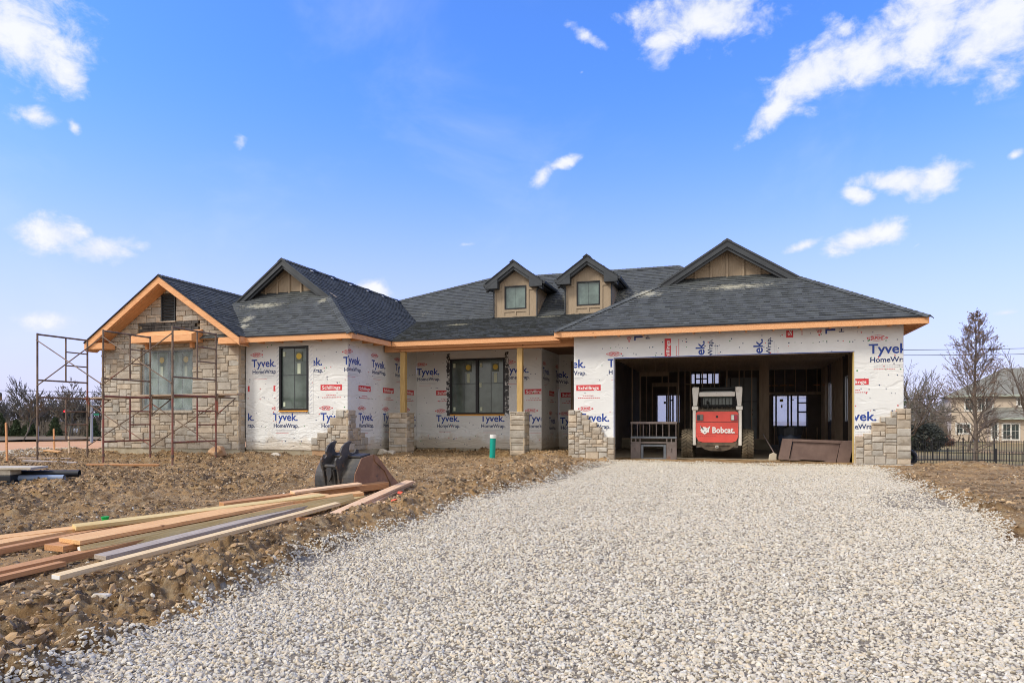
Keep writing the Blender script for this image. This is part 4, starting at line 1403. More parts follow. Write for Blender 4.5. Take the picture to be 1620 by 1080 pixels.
film()
mb = MB(); mb.box(-11.80, -10.89, 15.80, 15.858, 1.215, 1.247); part(mb, 'sill_foam', m_foam)
mb = MB(); mb.box(-8.48, -6.66, 19.96, 20.008, 1.135, 1.167); part(mb, 'sill_foam', m_foam)
# taped flashing strips around windows
rnd = random.Random(5)
for (x, z0, z1, y) in ((-11.90, 1.15, 3.1, 15.8465), (-10.82, 1.15, 3.1, 15.8465)):
    mb = MB(); mb.box(x - 0.03, x + 0.10, y, y + 0.002, z0, z1, 1)
    z = z0 + 0.03
    while z < z1 - 0.08:
        mb.add([(x, y - 0.0015, z), (x + 0.07, y - 0.0015, z + 0.06), (x + 0.07, y - 0.0015, z + 0.067), (x, y - 0.0015, z + 0.007)], [(0, 1, 2, 3)]); z += 0.11
    part(mb, 'tape_lettering', [m_blue, m_wrap], fix=False)
tf_m = [mat('torn_film', (0.6, 0.6, 0.6), (0.05, 0.05, 0.05), scale=20, rough=0.3, lo=0.45, hi=0.5), mat('torn_dark', (0.05, 0.05, 0.055), rough=0.5)]
for (x0, x1) in ((-8.60, -8.50), (-6.64, -6.53)):
    mb = MB(); z = 1.12
    while z < 3.05:
        mb.box(x0 + rnd.uniform(-.015, .015), x1 + rnd.uniform(-.015, .015), 19.985, 19.997, z, z + 0.056, 0 if rnd.random() < 0.6 else 1); z += 0.055
    part(mb, 'torn_flashing', tf_m)

# entrance door in the recess
mb = MB()
mb.box(-5.05, -4.98, 22.16, 22.28, 0.12, 2.95); mb.box(-4.22, -4.15, 22.16, 22.28, 0.12, 2.95); mb.box(-4.98, -4.22, 22.16, 22.28, 2.45, 2.52)
mb.box(-4.98, -4.22, 22.2, 22.24, 2.52, 2.93, 1); mb.box(-4.98, -4.22, 22.2, 22.25, 0.14, 2.44, 2)
mb.box(-4.965, -4.94, 22.18, 22.199, 1.05, 1.2, 1)
part(mb, 'door', [m_siding, m_frame, mat('door_skin', (0.20, 0.15, 0.10), rough=0.6)])

# blue and yellow edge of the wrap round the garage opening
mb = MB()
mb.box(-2.825, 2.725, 17.292, 17.299, 2.55, 2.567, 0); mb.box(-2.826, -2.811, 17.292, 17.299, 0.0, 2.55, 0)
mb.box(2.70, 2.712, 17.29, 17.45, 0.0, 2.55, 1)
part(mb, 'opening_edge', [m_blue, mat('raw_osb_edge', (0.5, 0.36, 0.12), rough=0.8)])


# ---- garage interior: studs, ceiling joists, partition
def stud_wall(y, x0, x1, z0, z1, openings, name='stud_wall', step=0.406, w=0.038, dpt=0.09):
    mb = MB()
    mb.box(x0, x1, y, y + dpt, z0, z0 + 0.04); mb.box(x0, x1, y, y + dpt, z1 - 0.08, z1)
    x = x0 + 0.02
    while x < x1:
        op = [o for o in openings if o[0] < x < o[1]]
        if not op:
            mb.box(x, x + w, y + 0.001, y + dpt - 0.001, z0 + 0.04, z1 - 0.08)
        else:
            o = op[0]
            if o[3] < z1 - 0.3: mb.box(x, x + w, y + 0.001, y + dpt - 0.001, o[3] + 0.15, z1 - 0.08)
            if o[2] > z0 + 0.1: mb.box(x, x + w, y + 0.001, y + dpt - 0.001, z0 + 0.04, o[2])
        x += step
    for o in openings:
        mb.box(o[0] - 0.04, o[0], y - 0.002, y + dpt + 0.002, z0 + 0.04, o[3]); mb.box(o[1], o[1] + 0.04, y - 0.002, y + dpt + 0.002, z0 + 0.04, o[3])
        mb.box(o[0] - 0.04, o[1] + 0.04, y - 0.002, y + dpt + 0.002, o[3], o[3] + 0.15)
        if o[2] > z0 + 0.1: mb.box(o[0], o[1], y - 0.002, y + dpt + 0.002, o[2] - 0.04, o[2])
    return part(mb, name, m_stud)


stud_wall(24.6, -3.8, 1.1, 0.30, 3.15, [(-3.05, -2.1, 0.31, 2.55)])
stud_wall(27.2, -3.8, 1.3, 0.25, 3.15, [(-1.65, -0.4, 2.4, 2.95), (-2.9, -2.0, 0.3, 2.3)], step=0.61)
mb = MB()
mb.box(-3.82, -1.55, 24.58, 24.72, -0.3, 0.298, 0)
part(mb, 'stem_wall', m_conc)
mb = MB(); mb.box(-0.35, 1.30, 24.55, 24.75, -0.3, 0.32, 0)
part(mb, 'stem_wall', m_conc)
mb = MB(); mb.box(1.10, 1.26, 24.56, 24.72, 0.32, 3.15); mb.box(0.95, 1.09, 24.60, 24.70, 0.32, 3.15); part(mb, 'post', m_stud)
mb = MB(); mb.box(-0.16, 0.88, 24.98, 25.03, 0.30, 2.46, 0); mb.box(0.0, 0.03, 24.965, 24.979, 0.32, 2.44, 1); mb.box(0.45, 0.47, 24.965, 24.979, 0.32, 2.44, 1); mb.box(-0.16, 0.88, 24.962, 24.979, 1.62, 1.64, 1)
mb.box(0.70, 0.75, 24.95, 24.979, 1.30, 1.36, 1); mb.box(0.70, 0.75, 24.95, 24.979, 1.15, 1.21, 1)
part(mb, 'wall_panel', [m_panel, m_frame])
mb = MB()
for y in np.arange(17.8, 30, 0.61):
    mb.box(-3.7, 3.5, y, y + 0.038, 3.02, 3.12)
part(mb, 'ceiling_joists', m_stud)
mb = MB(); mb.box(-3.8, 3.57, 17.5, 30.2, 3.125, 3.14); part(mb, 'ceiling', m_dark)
for y in np.arange(18.0, 30.1, 0.406):
    mb = MB(); mb.box(3.49, 3.575, y, y + 0.038, -0.2, 3.05)
    if (23.5 < y < 24.5) or (27.2 < y < 28.4): continue
    part(mb, 'stud', m_stud)
mb = MB()
for y in np.arange(18.0, 30.1, 0.406): mb.box(-3.855, -3.77, y, y + 0.038, -0.0, 3.05)
for x in np.arange(1.32, 3.4, 0.406): mb.box(x, x + 0.038, 30.05, 30.14, -0.2, 0.70); mb.box(x, x + 0.038, 30.05, 30.14, 2.15, 3.05)
mb.box(1.3, 3.5, 30.05, 30.14, 2.03, 2.14)
part(mb, 'wall_framing', m_stud)
mb = MB()
rnd = random.Random(9)
x = 1.35
while x < 3.4:
    w = rnd.uniform(0.05, 0.25)
    if rnd.random() < 0.75 and not (2.35 < x < 2.75): mb.box(x, x + w, 28.0, 28.04, 2.30, 2.335)
    x += w + rnd.uniform(0.03, 0.12)
part(mb, 'sunlit_wood_bits', m_fir)  # orange blocks stand in for bits of wood lit by the sun
# rear windows: frames, mullions, stickers; translucent film added so the panes look bright
def added_film():
    m = bpy.data.materials.new('added_window_film'); m.use_nodes = True
    nt = m.node_tree
    b = nt.nodes['Principled BSDF']
    tl = N(nt, 'ShaderNodeBsdfTranslucent'); tl.inputs[0].default_value = (0.95, 0.95, 0.90, 1)
    tr = N(nt, 'ShaderNodeBsdfTransparent'); tr.inputs[0].default_value = (1.0, 0.97, 0.92, 1)
    mx = N(nt, 'ShaderNodeMixShader'); mx.inputs[0].default_value = 0.5
    nt.links.new(tl.outputs[0], mx.inputs[1]); nt.links.new(tr.outputs[0], mx.inputs[2])
    nt.links.new(mx.outputs[0], nt.nodes['Material Output'].inputs[0])
    return m


m_pf = added_film()


def rear_window(org, A, a0, a1, z0, z1, bars, rails=(), stickers=()):
    O, A = Vector(org), Vector(A)
    Nn = Vector((A.y, -A.x, 0))
    mb = MB()
    def bx(a, b, c, d, t0, t1, mi):
        mb.prism([(a, c), (b, c), (b, d), (a, d)], '', t0, t1, mi, org=O, A=A, B=(0, 0, 1), C_=Nn)
    bx(a0, a1, z0, z1, 0.0, 0.006, 1)
    f = 0.035
    for q in ((a0, a0 + f, z0, z1), (a1 - f, a1, z0, z1), (a0 + f, a1 - f, z0, z0 + f), (a0 + f, a1 - f, z1 - f, z1)): bx(*q, -0.02, 0.05, 0)
    for b_ in bars: bx(b_ - 0.03, b_ + 0.03, z0 + f, z1 - f, -0.015, 0.045, 0)
    for (ra, rb, rz) in rails: bx(ra, rb, rz - 0.025, rz + 0.025, -0.01, 0.04, 0)
    for (sa, sb, s0, s1) in stickers: bx(sa, sb, s0, s1, 0.012, 0.016, 2)
    return part(mb, 'window', [m_frame, m_pf, m_yellow])


rear_window((0, 30.25, 0), WX, 1.68, 3.01, 0.72, 2.02, [1.82, 2.28, 2.41, 2.66], [(2.66, 3.0, 1.32), (2.66, 3.0, 1.70)], [(1.96, 2.10, 1.75, 1.86), (2.01, 2.07, 1.5, 1.62), (2.45, 2.5, 1.8, 1.85)])
rear_window((0, 30.25, 0), WX, -3.05, -2.05, 0.85, 2.10, [-2.62, -2.48, -2.36], [(-2.48, -2.36, 1.85)], [(-2.75, -2.66, 1.7, 1.8)])
rear_window((0, 30.25, 0), WX, -1.61, -0.43, 2.50, 3.0, [-1.42, -1.2, -0.92, -0.7], [(-1.42, -0.92, 2.76)])
rear_window((0, 30.25, 0), WX, -4.25, -3.95, 0.9, 2.0, [], [(-4.2, -4.0, 1.5)])
rear_window((3.65, 0, 0), WY, 23.6, 24.5, 0.95, 2.40, [24.05])
rear_window((3.65, 0, 0), WY, 27.3, 28.4, 0.95, 2.40, [27.85])
# garage floor
mb = MB(); mb.box(-3.84, 3.58, 18.4, 30.1, -0.12, -0.015); part(mb, 'floor', mat('garage_floor', (0.30, 0.24, 0.17), (0.40, 0.33, 0.24), scale=2, rough=0.95, bump=0.6))

# ------------------------------------------------------------------ printing on the housewrap
_txt = {}


def text_mesh(s, bold=0.0):
    key = (s, bold)
    if key not in _txt:
        cu = bpy.data.curves.new('t', 'FONT'); cu.body = s; cu.size = 1.0; cu.resolution_u = 3; cu.offset = bold
        cu.align_x = 'LEFT'
        ob = bpy.data.objects.new('t', cu)
        sc.collection.objects.link(ob)
        bpy.context.view_layer.update()
        me = bpy.data.meshes.new_from_object(ob)
        vs = [(v.co.x, v.co.y) for v in me.vertices]; fs = [tuple(p.vertices) for p in me.polygons]
        bpy.data.objects.remove(ob); bpy.data.curves.remove(cu); bpy.data.meshes.remove(me)
        x0 = min(v[0] for v in vs); x1 = max(v[0] for v in vs)
        H = 0.729
        _txt[key] = ([((a - x0) / (x1 - x0), b / H) for a, b in vs], fs)
    return _txt[key]


class Print:
    """flat printed marks on a wall; local (a,z), clipped to a rectangle"""
    def __init__(s, org, A, Nn, clip, holes=()):
        s.O, s.A, s.N = Vector(org), Vector(A), Vector(Nn); s.c = clip; s.h = holes; s.mb = MB(); s.k = 0

    def poly(s, pts, mi, d=0.003):
        a0, a1, z0, z1 = s.c
        for pl_ in ((-1, 0, -a0), (1, 0, a1), (0, -1, -z0), (0, 1, z1)):
            pts = clip_poly(pts, *pl_)
            if len(pts) < 3: return
        cx = sum(p[0] for p in pts) / len(pts); cz = sum(p[1] for p in pts) / len(pts)
        for h in s.h:
            if h[2] < cz < h[3] and min(p[0] for p in pts) < h[1] and max(p[0] for p in pts) > h[0]:
                for q in (clip_poly(pts, 1, 0, h[0] - 0.001), clip_poly(pts, -1, 0, -h[1] - 0.001)):
                    if len(q) >= 3 and max(p[0] for p in q) - min(p[0] for p in q) > 1e-4: s.poly(q, mi, d)
                return
        s.mb.add([s.O + s.A * a + Vector((0, 0, z)) + s.N * d for a, z in pts], [tuple(range(len(pts)))], mi)

    def tf(s, x, z, rot):
        c, n_ = math.cos(rot), math.sin(rot)
        return lambda u, v: (x + u * c - v * n_, z + u * n_ + v * c)

    def text(s, st, T, u, v, w, h, mi, bold=0.02, d=0.003):
        vs, fs = text_mesh(st, bold)
        for f in fs:
            s.poly([T(u + vs[i][0] * w, v + vs[i][1] * h) for i in f], mi, d)

    def rect(s, T, u0, u1, v0, v1, mi, d=0.003):
        s.poly([T(u0, v0), T(u1, v0), T(u1, v1), T(u0, v1)], mi, d)

    def ring(s, T, cu, cv, ru, rv, mi, t=0.014, n_=22):
        for i in range(n_):
            a, b = 2 * math.pi * i / n_, 2 * math.pi * (i + 1) / n_
            s.poly([T(cu + ru * math.cos(a), cv + rv * math.sin(a)), T(cu + ru * math.cos(b), cv + rv * math.sin(b)),
                    T(cu + (ru - t) * math.cos(b), cv + (rv - t) * math.sin(b)), T(cu + (ru - t) * math.cos(a), cv + (rv - t) * math.sin(a))], mi)

    def logo(s, x, z, rot=0.0, w=0.82):
        """wordmark block; (x,z) = left end of the big word's baseline"""
        T = s.tf(x, z, rot); k = w / 0.82
        cu, cv = 0.17 * k, 0.335 * k
        s.ring(T, cu, cv, 0.165 * k, 0.065 * k, 2, 0.010)
        s.text('DUPONT', T, cu - 0.125 * k, cv - 0.032 * k, 0.25 * k, 0.070 * k, 2, 0.035)
        for q in (-1, 1):
            s.poly([T(cu + q * 0.175 * k, cv + 0.03 * k), T(cu + q * 0.215 * k, cv), T(cu + q * 0.175 * k, cv - 0.03 * k)], 2)
        s.text('Tyvek.', T, 0.0, 0.0, 0.80 * k, 0.215 * k, 0, 0.020)
        s.text('HomeWrap.', T, 0.03 * k, -0.19 * k, 0.80 * k, 0.115 * k, 1, 0.018)
        for i, (l, c) in enumerate(((0.62, 3), (0.55, 3), (0.40, 2))):
            v = -0.265 * k - i * 0.042 * k
            u = 0.10 * k
            while u < (0.10 + l) * k:
                s.rect(T, u, u + 0.024 * k, v, v + 0.010 * k, c); u += 0.032 * k

    def plate(s, x, z, rot=0.0, w=0.66):
        T = s.tf(x, z, rot); k = w / 0.66
        s.rect(T, 0, 0.66 * k, 0, 0.155 * k, 2)
        s.text('Schillings', T, 0.05 * k, 0.035 * k, 0.56 * k, 0.088 * k, 4, 0.015, 0.0045)
        for v, l in ((-0.14, 0.30), (-0.20, 0.56)):
            u = (0.33 - l / 2) * k
            while u < (0.33 + l / 2) * k:
                s.rect(T, u, u + 0.035 * k, v * k, v * k + 0.018 * k, 2); u += 0.05 * k

    def dots(s, n_, seed):
        rnd = random.Random(seed)
        a0, a1, z0, z1 = s.c
        for _ in range(n_):
            a, z = rnd.uniform(a0, a1), rnd.choice((rnd.uniform(z0, z1), round(rnd.uniform(z0, z1) / 0.4) * 0.4 + rnd.uniform(-.02, .02)))
            r_ = rnd.uniform(0.007, 0.014); mi = rnd.choice((1, 1, 1, 5, 2, 1))
            s.poly([(a - r_, z - r_), (a + r_, z - r_), (a + r_, z + r_), (a - r_, z + r_)], mi, 0.005)

    def done(s, parent):
        o = s.mb.build('printed_lettering', [m_blue, m_navy, m_red, m_grey, m_white, m_green], parent, fix=False)
        return o


UP = 2.46; LO = 0.97; SZ = 1.78
p = Print((0, 15.85, 0), WX, FN, (-12.85, -9.672, 0.2, 3.15), [(-11.9, -10.8, 1.2, 3.05)])
for x in (-12.72, -11.25, -9.80): p.logo(x, UP)
for x in (-13.45, -12.02, -10.50): p.logo(x, LO)
p.plate(-10.50, SZ); p.plate(-12.0, SZ); p.plate(-13.45, SZ); p.dots(110, 1); p.done(w_main)
p = Print((-9.67, 0, 0), WY, RN, (15.86, 19.99, 0.2, 3.15), [(16.0, 16.4, 0, 0.9)])
for x in (15.72, 17.12, 18.52): p.logo(x, UP + 0.03)
for x in (16.40, 17.78, 19.15): p.logo(x, LO)
for x in (16.40, 17.78, 19.15): p.plate(x, SZ)
p.dots(120, 2); p.done(w_ret)
p = Print((0, 20.0, 0), WX, FN, (-9.66, -5.475, 0.15, 3.15), [(-8.6, -6.55, 1.1, 3.0)])
for x in (-9.66, -8.15, -6.68): p.logo(x, UP - 0.02)
for x in (-8.97, -7.46, -5.96): p.logo(x, LO - 0.03)
for x in (-8.97, -6.01, -7.46): p.plate(x, SZ)
p.dots(120, 3); p.done(w_mid)
p = Print((-5.47, 0, 0), WY, RN, (20.01, 22.19, 0.15, 3.15))
p.logo(20.15, UP - 0.05, w=0.8); p.logo(21.75, UP - 0.05); p.plate(20.9, SZ - 0.02); p.logo(20.9, LO - 0.1); p.dots(50, 4); p.done(w_alc)
p = Print((0, 22.2, 0), WX, FN, (-5.46, -5.06, 0.15, 3.15))
p.logo(-5.95, UP - 0.05); p.plate(-5.40, SZ - 0.03); p.logo(-5.43, LO - 0.1); p.dots(12, 5); p.done(w_back)
p = Print((0, 17.3, 0), WX, FN, (-3.855, 3.725, 0.0, 3.10), [(-2.84, 2.74, -1, 2.57)])
p.logo(-4.36, 2.34); p.logo(-2.98, 2.34, w=0.80); p.plate(-3.80, 1.74, w=0.64); p.logo(-3.72, 0.95, w=0.80)
# the band above the door: roll turned, reading upwards
RU = R(90)
p.dots(120, 6); p.done(w_gf)
p = Print((0, 17.3, 0), WX, FN, (-2.84, 3.4, 2.572, 3.10))
for (x, z) in ((-2.10, 2.99), (-0.60, 2.12), (0.74, 2.12), (2.32, 2.985)): p.logo(x, z, RU)
for (x, z) in ((-1.40, 2.35), (1.42, 2.93), (3.0, 3.3)): p.plate(x, z, RU)
p.dots(60, 16); p.done(w_gf)
p = Print((0, 17.3, 0), WX, FN, (2.74, 3.722, 0.0, 3.10))
p.logo(3.02, 2.50, w=0.86); p.plate(2.42, 1.79, w=0.60); p.logo(2.38, 0.97, w=0.82)
p.dots(40, 26); p.done(w_gf)

# ------------------------------------------------------------------ shingle bundles on the ridge
proto = None
for i, (y, nm) in enumerate(((18.6, 'nearest to the gable'), (19.75, 'second from the gable'), (20.9, 'third from the gable'), (22.05, 'fourth from the gable'), (23.2, 'fifth from the gable'), (24.3, 'nearest to the main roof'))):
    mb = MB(); rnd = random.Random(i)
    for k in range(1):
        o_ = rnd.uniform(-0.03, 0.03)
        mb.beam((0.07, -0.24 + o_, -0.062 + k * 0.022), (0.07, 0.26 + o_, -0.030 + k * 0.022), 0.22, 0.022, up=(MS, 0, 1), mi=0)
    mb.beam((0.17, -0.22, -0.115), (0.17, -0.10, -0.11), 0.05, 0.012, up=(MS, 0, 1), mi=1)
    b_ = mb.build('shingle_bundle', [m_felt, m_white])
    b_.location = (-12.70, y, 5.785)
    tag(b_, 'flat black shingle bundle on the left roof ridge, %s' % nm, 'shingle bundle', 'shingle bundles laid along the left ridge')

# ------------------------------------------------------------------ scaffold
scaf = empty('scaffold', (-14.45, 13.3, gh(-14.4, 13.3)))
tag(scaf, 'rusty tubular steel scaffold two lifts high before the stone gable', 'scaffold')
Y0, Y1 = 12.65, 14.05


def frame(x, zb, z0, z1, red):
    m_ = m_redpipe if red else m_steelpipe
    f = empty('scaffold_frame', (x, Y0, z0), parent=scaf)
    r_ = 0.023
    zl = z0 + 0.40
    for yy in (Y0, Y1):
        mb = MB(); mb.tube((x, yy, zb), (x, yy, z1), r_); mb.build('upright', m_, f)
    ym = Y0 + (Y1 - Y0) * 0.55
    mb = MB()
    mb.tube((x, Y0, z1 - 0.03), (x, Y1, z1 - 0.03), r_)
    mb.tube((x, Y0, zl), (x, Y1, zl), r_ * 0.9)
    mb.tube((x, ym, zl), (x, ym, z1 - 0.03), r_ * 0.85)
    for k in (0.36, 0.66): mb.tube((x, ym, zl + (z1 - zl) * k), (x, Y1, zl + (z1 - zl) * k), r_ * 0.75)
    mb.build('rung', m_, f)
    for yy in (Y0, Y1):
        if zb < z0 - 0.001:
            mb = MB(); mb.tube((x, yy, z0 + 0.04), (x, yy, z0 + 0.12), 0.034); mb.box(x - 0.06, x + 0.06, yy - 0.06, yy + 0.06, zb - 0.012, zb + 0.008)
            mb.build('screw_jack', m_steelpipe, f)
        else:
            mb = MB(); mb.tube((x, yy, z0 - 0.10), (x, yy, z0 + 0.05), 0.029); mb.build('coupling', m_steelpipe, f)


XS = (-16.62, -14.46, -12.36)
for i, x in enumerate(XS):
    zb = min(gh(x, Y0), gh(x, Y1)) - 0.02
    frame(x, zb, 0.06, 1.59, i > 0)
    frame(x, 1.59, 1.59, 3.17, False)
for a, b in ((0, 1), (1, 2)):
    for (yy, za, zc_) in ((Y0 - 0.03, 3.0, 1.84), (Y1 + 0.03, 1.42, 0.30)):
        for k, (z0, z1) in enumerate(((za, zc_), (zc_, za))):
            mb = MB(); mb.tube((XS[a], yy + 0.012 * k, z0), (XS[b], yy + 0.012 * k, z1), 0.014, n=6)
            part(mb, 'cross_brace', m_steelpipe, scaf)
for x in XS:
    mb = MB()
    mb.tube((x + 0.03, Y1, 1.55), (x + 0.03, Y1 + 0.70, 1.55), 0.016, n=6)
    mb.tube((x + 0.03, Y1, 1.12), (x + 0.03, Y1 + 0.66, 1.54), 0.014, n=6)
    mb.beam((x + 0.03, Y1 + 0.01, 1.08), (x + 0.03, Y1 + 0.01, 1.60), 0.05, 0.03, up=(0, 1, 0))
    part(mb, 'bracket', m_steelpipe, scaf)
PL = (('grey weathered scaffold plank, back one nearest the stone wall', -17.35, -12.9, 14.52, 14.72, 1.575), ('brown scaffold plank between the two others', -16.7, -12.3, 14.29, 14.50, 1.575),
      ('scaffold plank reaching past the right frame, front of the three', -14.9, -11.75, 14.08, 14.28, 1.61))
for lb, x0, x1, y0, y1, z in PL:
    mb = MB(); mb.box(x0, x1, y0, y1, z, z + 0.042)
    tag(mb.build('scaffold_plank', m_plank, bevel=0.004), lb, 'plank', 'planks on the scaffold brackets')

# ------------------------------------------------------------------ lumber
m_l_or = mat('lumber_orange', (0.60, 0.31, 0.125), (0.77, 0.47, 0.215), scale=7, rough=0.8, stretch=(14, 0.35, 14), bump=0.35, lo=0.38, hi=0.60, extra=knots, spots=[((0.30, 0.19, 0.10), 3.2, 0.60)])
m_l_ye = mat('lumber_yellow', (0.56, 0.39, 0.15), (0.70, 0.53, 0.25), scale=7, rough=0.8, stretch=(14, 0.35, 14), bump=0.35, lo=0.38, hi=0.60, extra=knots, spots=[((0.30, 0.19, 0.10), 3.2, 0.60)])
m_l_cr = mat('lumber_cream', (0.66, 0.46, 0.23), (0.80, 0.61, 0.36), scale=7, rough=0.8, stretch=(14, 0.35, 14), bump=0.35, lo=0.38, hi=0.60, spots=[((0.30, 0.19, 0.10), 3.2, 0.60)])
m_l_rd = mat('lumber_redbrown', (0.40, 0.185, 0.075), (0.56, 0.29, 0.125), scale=7, rough=0.8, stretch=(14, 0.35, 14), bump=0.35, lo=0.38, hi=0.60)
m_l_gr = mat('lumber_grey', (0.31, 0.25, 0.20), (0.47, 0.395, 0.33), scale=6, rough=0.85, stretch=(9, 0.5, 9), bump=0.3)
m_l_pk = mat('lumber_pink', (0.68, 0.40, 0.21), (0.82, 0.56, 0.34), scale=7, rough=0.8, stretch=(14, 0.35, 14), bump=0.35, lo=0.38, hi=0.60, spots=[((0.30, 0.19, 0.10), 3.2, 0.60)])


def board(label, p, q, w, t, mt, roll=0.0, tagend=False, mark=None):
    """w across, t high; p, q are centres of the underside; local y runs along the board"""
    p, q = Vector(p), Vector(q)
    L_ = (q - p).length
    mb = MB()
    nn = 7
    rnd = random.Random(len(label))
    bow = rnd.uniform(-0.012, 0.012)
    rings = []
    for i in range(nn):
        u = i / (nn - 1)
        dx = bow * math.sin(math.pi * u)
        rings.append([(dx - w / 2, u * L_, 0), (dx + w / 2, u * L_, 0), (dx + w / 2, u * L_, t), (dx - w / 2, u * L_, t)])
    vs = [v for r_ in rings for v in r_]
    fs = [(0, 1, 2, 3), tuple(4 * (nn - 1) + k for k in (3, 2, 1, 0))]
    for i in range(nn - 1):
        for k in range(4):
            a, b = 4 * i + k, 4 * i + (k + 1) % 4
            fs.append((a, 4 + a, 4 + b, b))
    mb.add(vs, fs)
    if tagend: mb.box(-w / 2 + 0.004, w / 2 - 0.004, -0.004, -0.001, 0.004, t - 0.004, 1)
    if mark: mb.box(w / 2 + 0.001, w / 2 + 0.003, mark, mark + 0.12, t * 0.3, t * 0.7, 1)
    o = mb.build('lumber_board', [mt, m_white], bevel=0.003)
    d = (q - p).normalized()
    yaw = math.atan2(-d.x, d.y); pitch = math.asin(d.z)
    o.matrix_basis = Matrix.Translation(p) @ Matrix.Rotation(yaw, 4, 'Z') @ Matrix.Rotation(pitch, 4, 'X') @ Matrix.Rotation(roll, 4, 'Y')
    tag(o, label, 'lumber board', 'boards in the lumber heap on the dirt')
    return o


def G(x, y, dz=0.0): return (x, y, gh(x, y) + dz)


LUM = [
    ('cream board nearest the gravel, white label on its end', (-4.88, 3.86, -0.215), (-4.88, 7.75, -0.13), 0.09, 0.040, m_l_cr, 0.06, True),
    ('grey weathered board lying flat beside the cream board', (-5.24, 4.55, -0.22), (-5.17, 7.45, -0.14), 0.14, 0.040, m_l_gr, 0.05, False),
    ('long red-brown board between the grey board and the wide stack', (-5.58, 3.0, -0.27), (-5.36, 8.1, -0.15), 0.10, 0.060, m_l_rd, 0.10, False),
    ('short red-brown board nearest the lower left corner', (-5.47, 2.9, -0.285), (-5.36, 4.30, -0.25), 0.10, 0.040, m_l_rd, -0.05, False),
    ('yellow board leaning against the wide orange board, with a small white label', (-5.52, 4.60, -0.21), (-4.98, 8.30, -0.12), 0.045, 0.085, m_l_ye, -0.30, True),
    ('wide orange board lying flat across the middle of the heap', (-5.84, 4.75, -0.145), (-5.50, 8.30, -0.09), 0.30, 0.040, m_l_or, 0.03, False),
    ('orange board under the wide one, its end showing', (-5.92, 4.66, -0.205), (-5.65, 8.0, -0.145), 0.26, 0.055, m_l_rd, 0.0, False),
    ('dark red board sticking out at the left behind the orange end', (-6.40, 3.4, -0.25), (-6.30, 5.6, -0.21), 0.09, 0.055, m_l_rd, 0.0, False),
    ('bright orange board at the left edge above the dark red one', (-6.62, 3.6, -0.22), (-6.50, 5.9, -0.17), 0.16, 0.040, m_l_or, 0.06, False),
    ('long orange board along the back of the heap', (-6.95, 4.3, -0.20), (-5.02, 8.60, -0.10), 0.12, 0.060, m_l_or, 0.15, False),
    ('yellowish board behind the long orange one, ending first', (-6.45, 5.3, -0.13), (-5.30, 8.05, -0.075), 0.12, 0.045, m_l_ye, 0.15, False),
    ('thick red-orange beam reaching to the bucket', (-6.25, 7.2, -0.16), (-5.30, 9.85, -0.11), 0.12, 0.10, m_l_rd, 0.1, False),
    ('short pale board on top of the beam by the bucket', (-5.86, 8.15, -0.035), (-5.40, 9.2, -0.012), 0.12, 0.035, m_l_pk, 0.1, False),
    ('pink board, upper one of the three pointing right', (-4.46, 6.75, -0.17), (-5.20, 10.50, -0.08), 0.14, 0.038, m_l_pk, 0.08, False),
    ('narrow pink board, lowest of the three pointing right', (-4.22, 6.80, -0.21), (-4.62, 8.9, -0.165), 0.09, 0.040, m_l_pk, -0.06, True),
    ('pink board below and between the other two pointing right', (-4.34, 6.78, -0.205), (-5.34, 10.9, -0.13), 0.11, 0.038, m_l_pk, 0.12, False),
    ('short brown offcut lying across behind the pink board ends', (-4.92, 6.98, -0.20), (-4.35, 6.86, -0.20), 0.09, 0.040, m_l_rd, 0.0, False),
    ('plain brown board half buried below the grey board far end', (-5.05, 7.2, -0.18), (-5.0, 8.6, -0.13), 0.09, 0.040, m_l_ye, 0.1, False),
]
for lb, p_, q_, w, t, mt, rl, te in LUM:
    # rest on the churned ground: keep the drawn heights relative to the smooth pad
    board(lb, (p_[0], p_[1], p_[2] - 0.025), (q_[0], q_[1], q_[2] - 0.005), w, t, mt, rl, te)
for lb, p_, q_, w, mt in (('grey splintered plank on the dirt before the scaffold', (-15.9, 11.75), (-14.9, 12.3), 0.14, m_l_gr), ('thin brown plank on the dirt left of the stone wing', (-17.5, 12.8), (-16.2, 13.2), 0.12, m_plank),
                          ('long thin plank lying at the foot of the stone wing', (-14.1, 11.9), (-12.7, 12.6), 0.09, m_l_rd), ('orange block of timber stuck in the dirt left of the wing', (-18.9, 14.6), (-18.5, 14.75), 0.16, m_l_or)):
    o = board(lb, G(*p_, 0.03), G(*q_, 0.03), w, 0.04, mt, 0.1)
    o['group'] = 'stray planks on the dirt'

# ------------------------------------------------------------------ stack at the left edge: slabs, black box, pipes
ax = Vector((math.cos(R(YAW)), math.sin(R(YAW)), 0))     # direction the stack lies along
aux = Vector((-ax.y, ax.x, 0))


def along(c, l0, l1, d0, d1, z0, z1, mt, name, label, cat, bevel=0.01):
    mb = MB()
    mb.box(l0, l1, d0, d1, z0, z1)
    o = mb.build(name, mt, bevel=bevel)
    o.matrix_basis = Matrix.Translation(c) @ Matrix.Rotation(R(YAW + 6), 4, 'Z')
    return tag(o, label, cat)


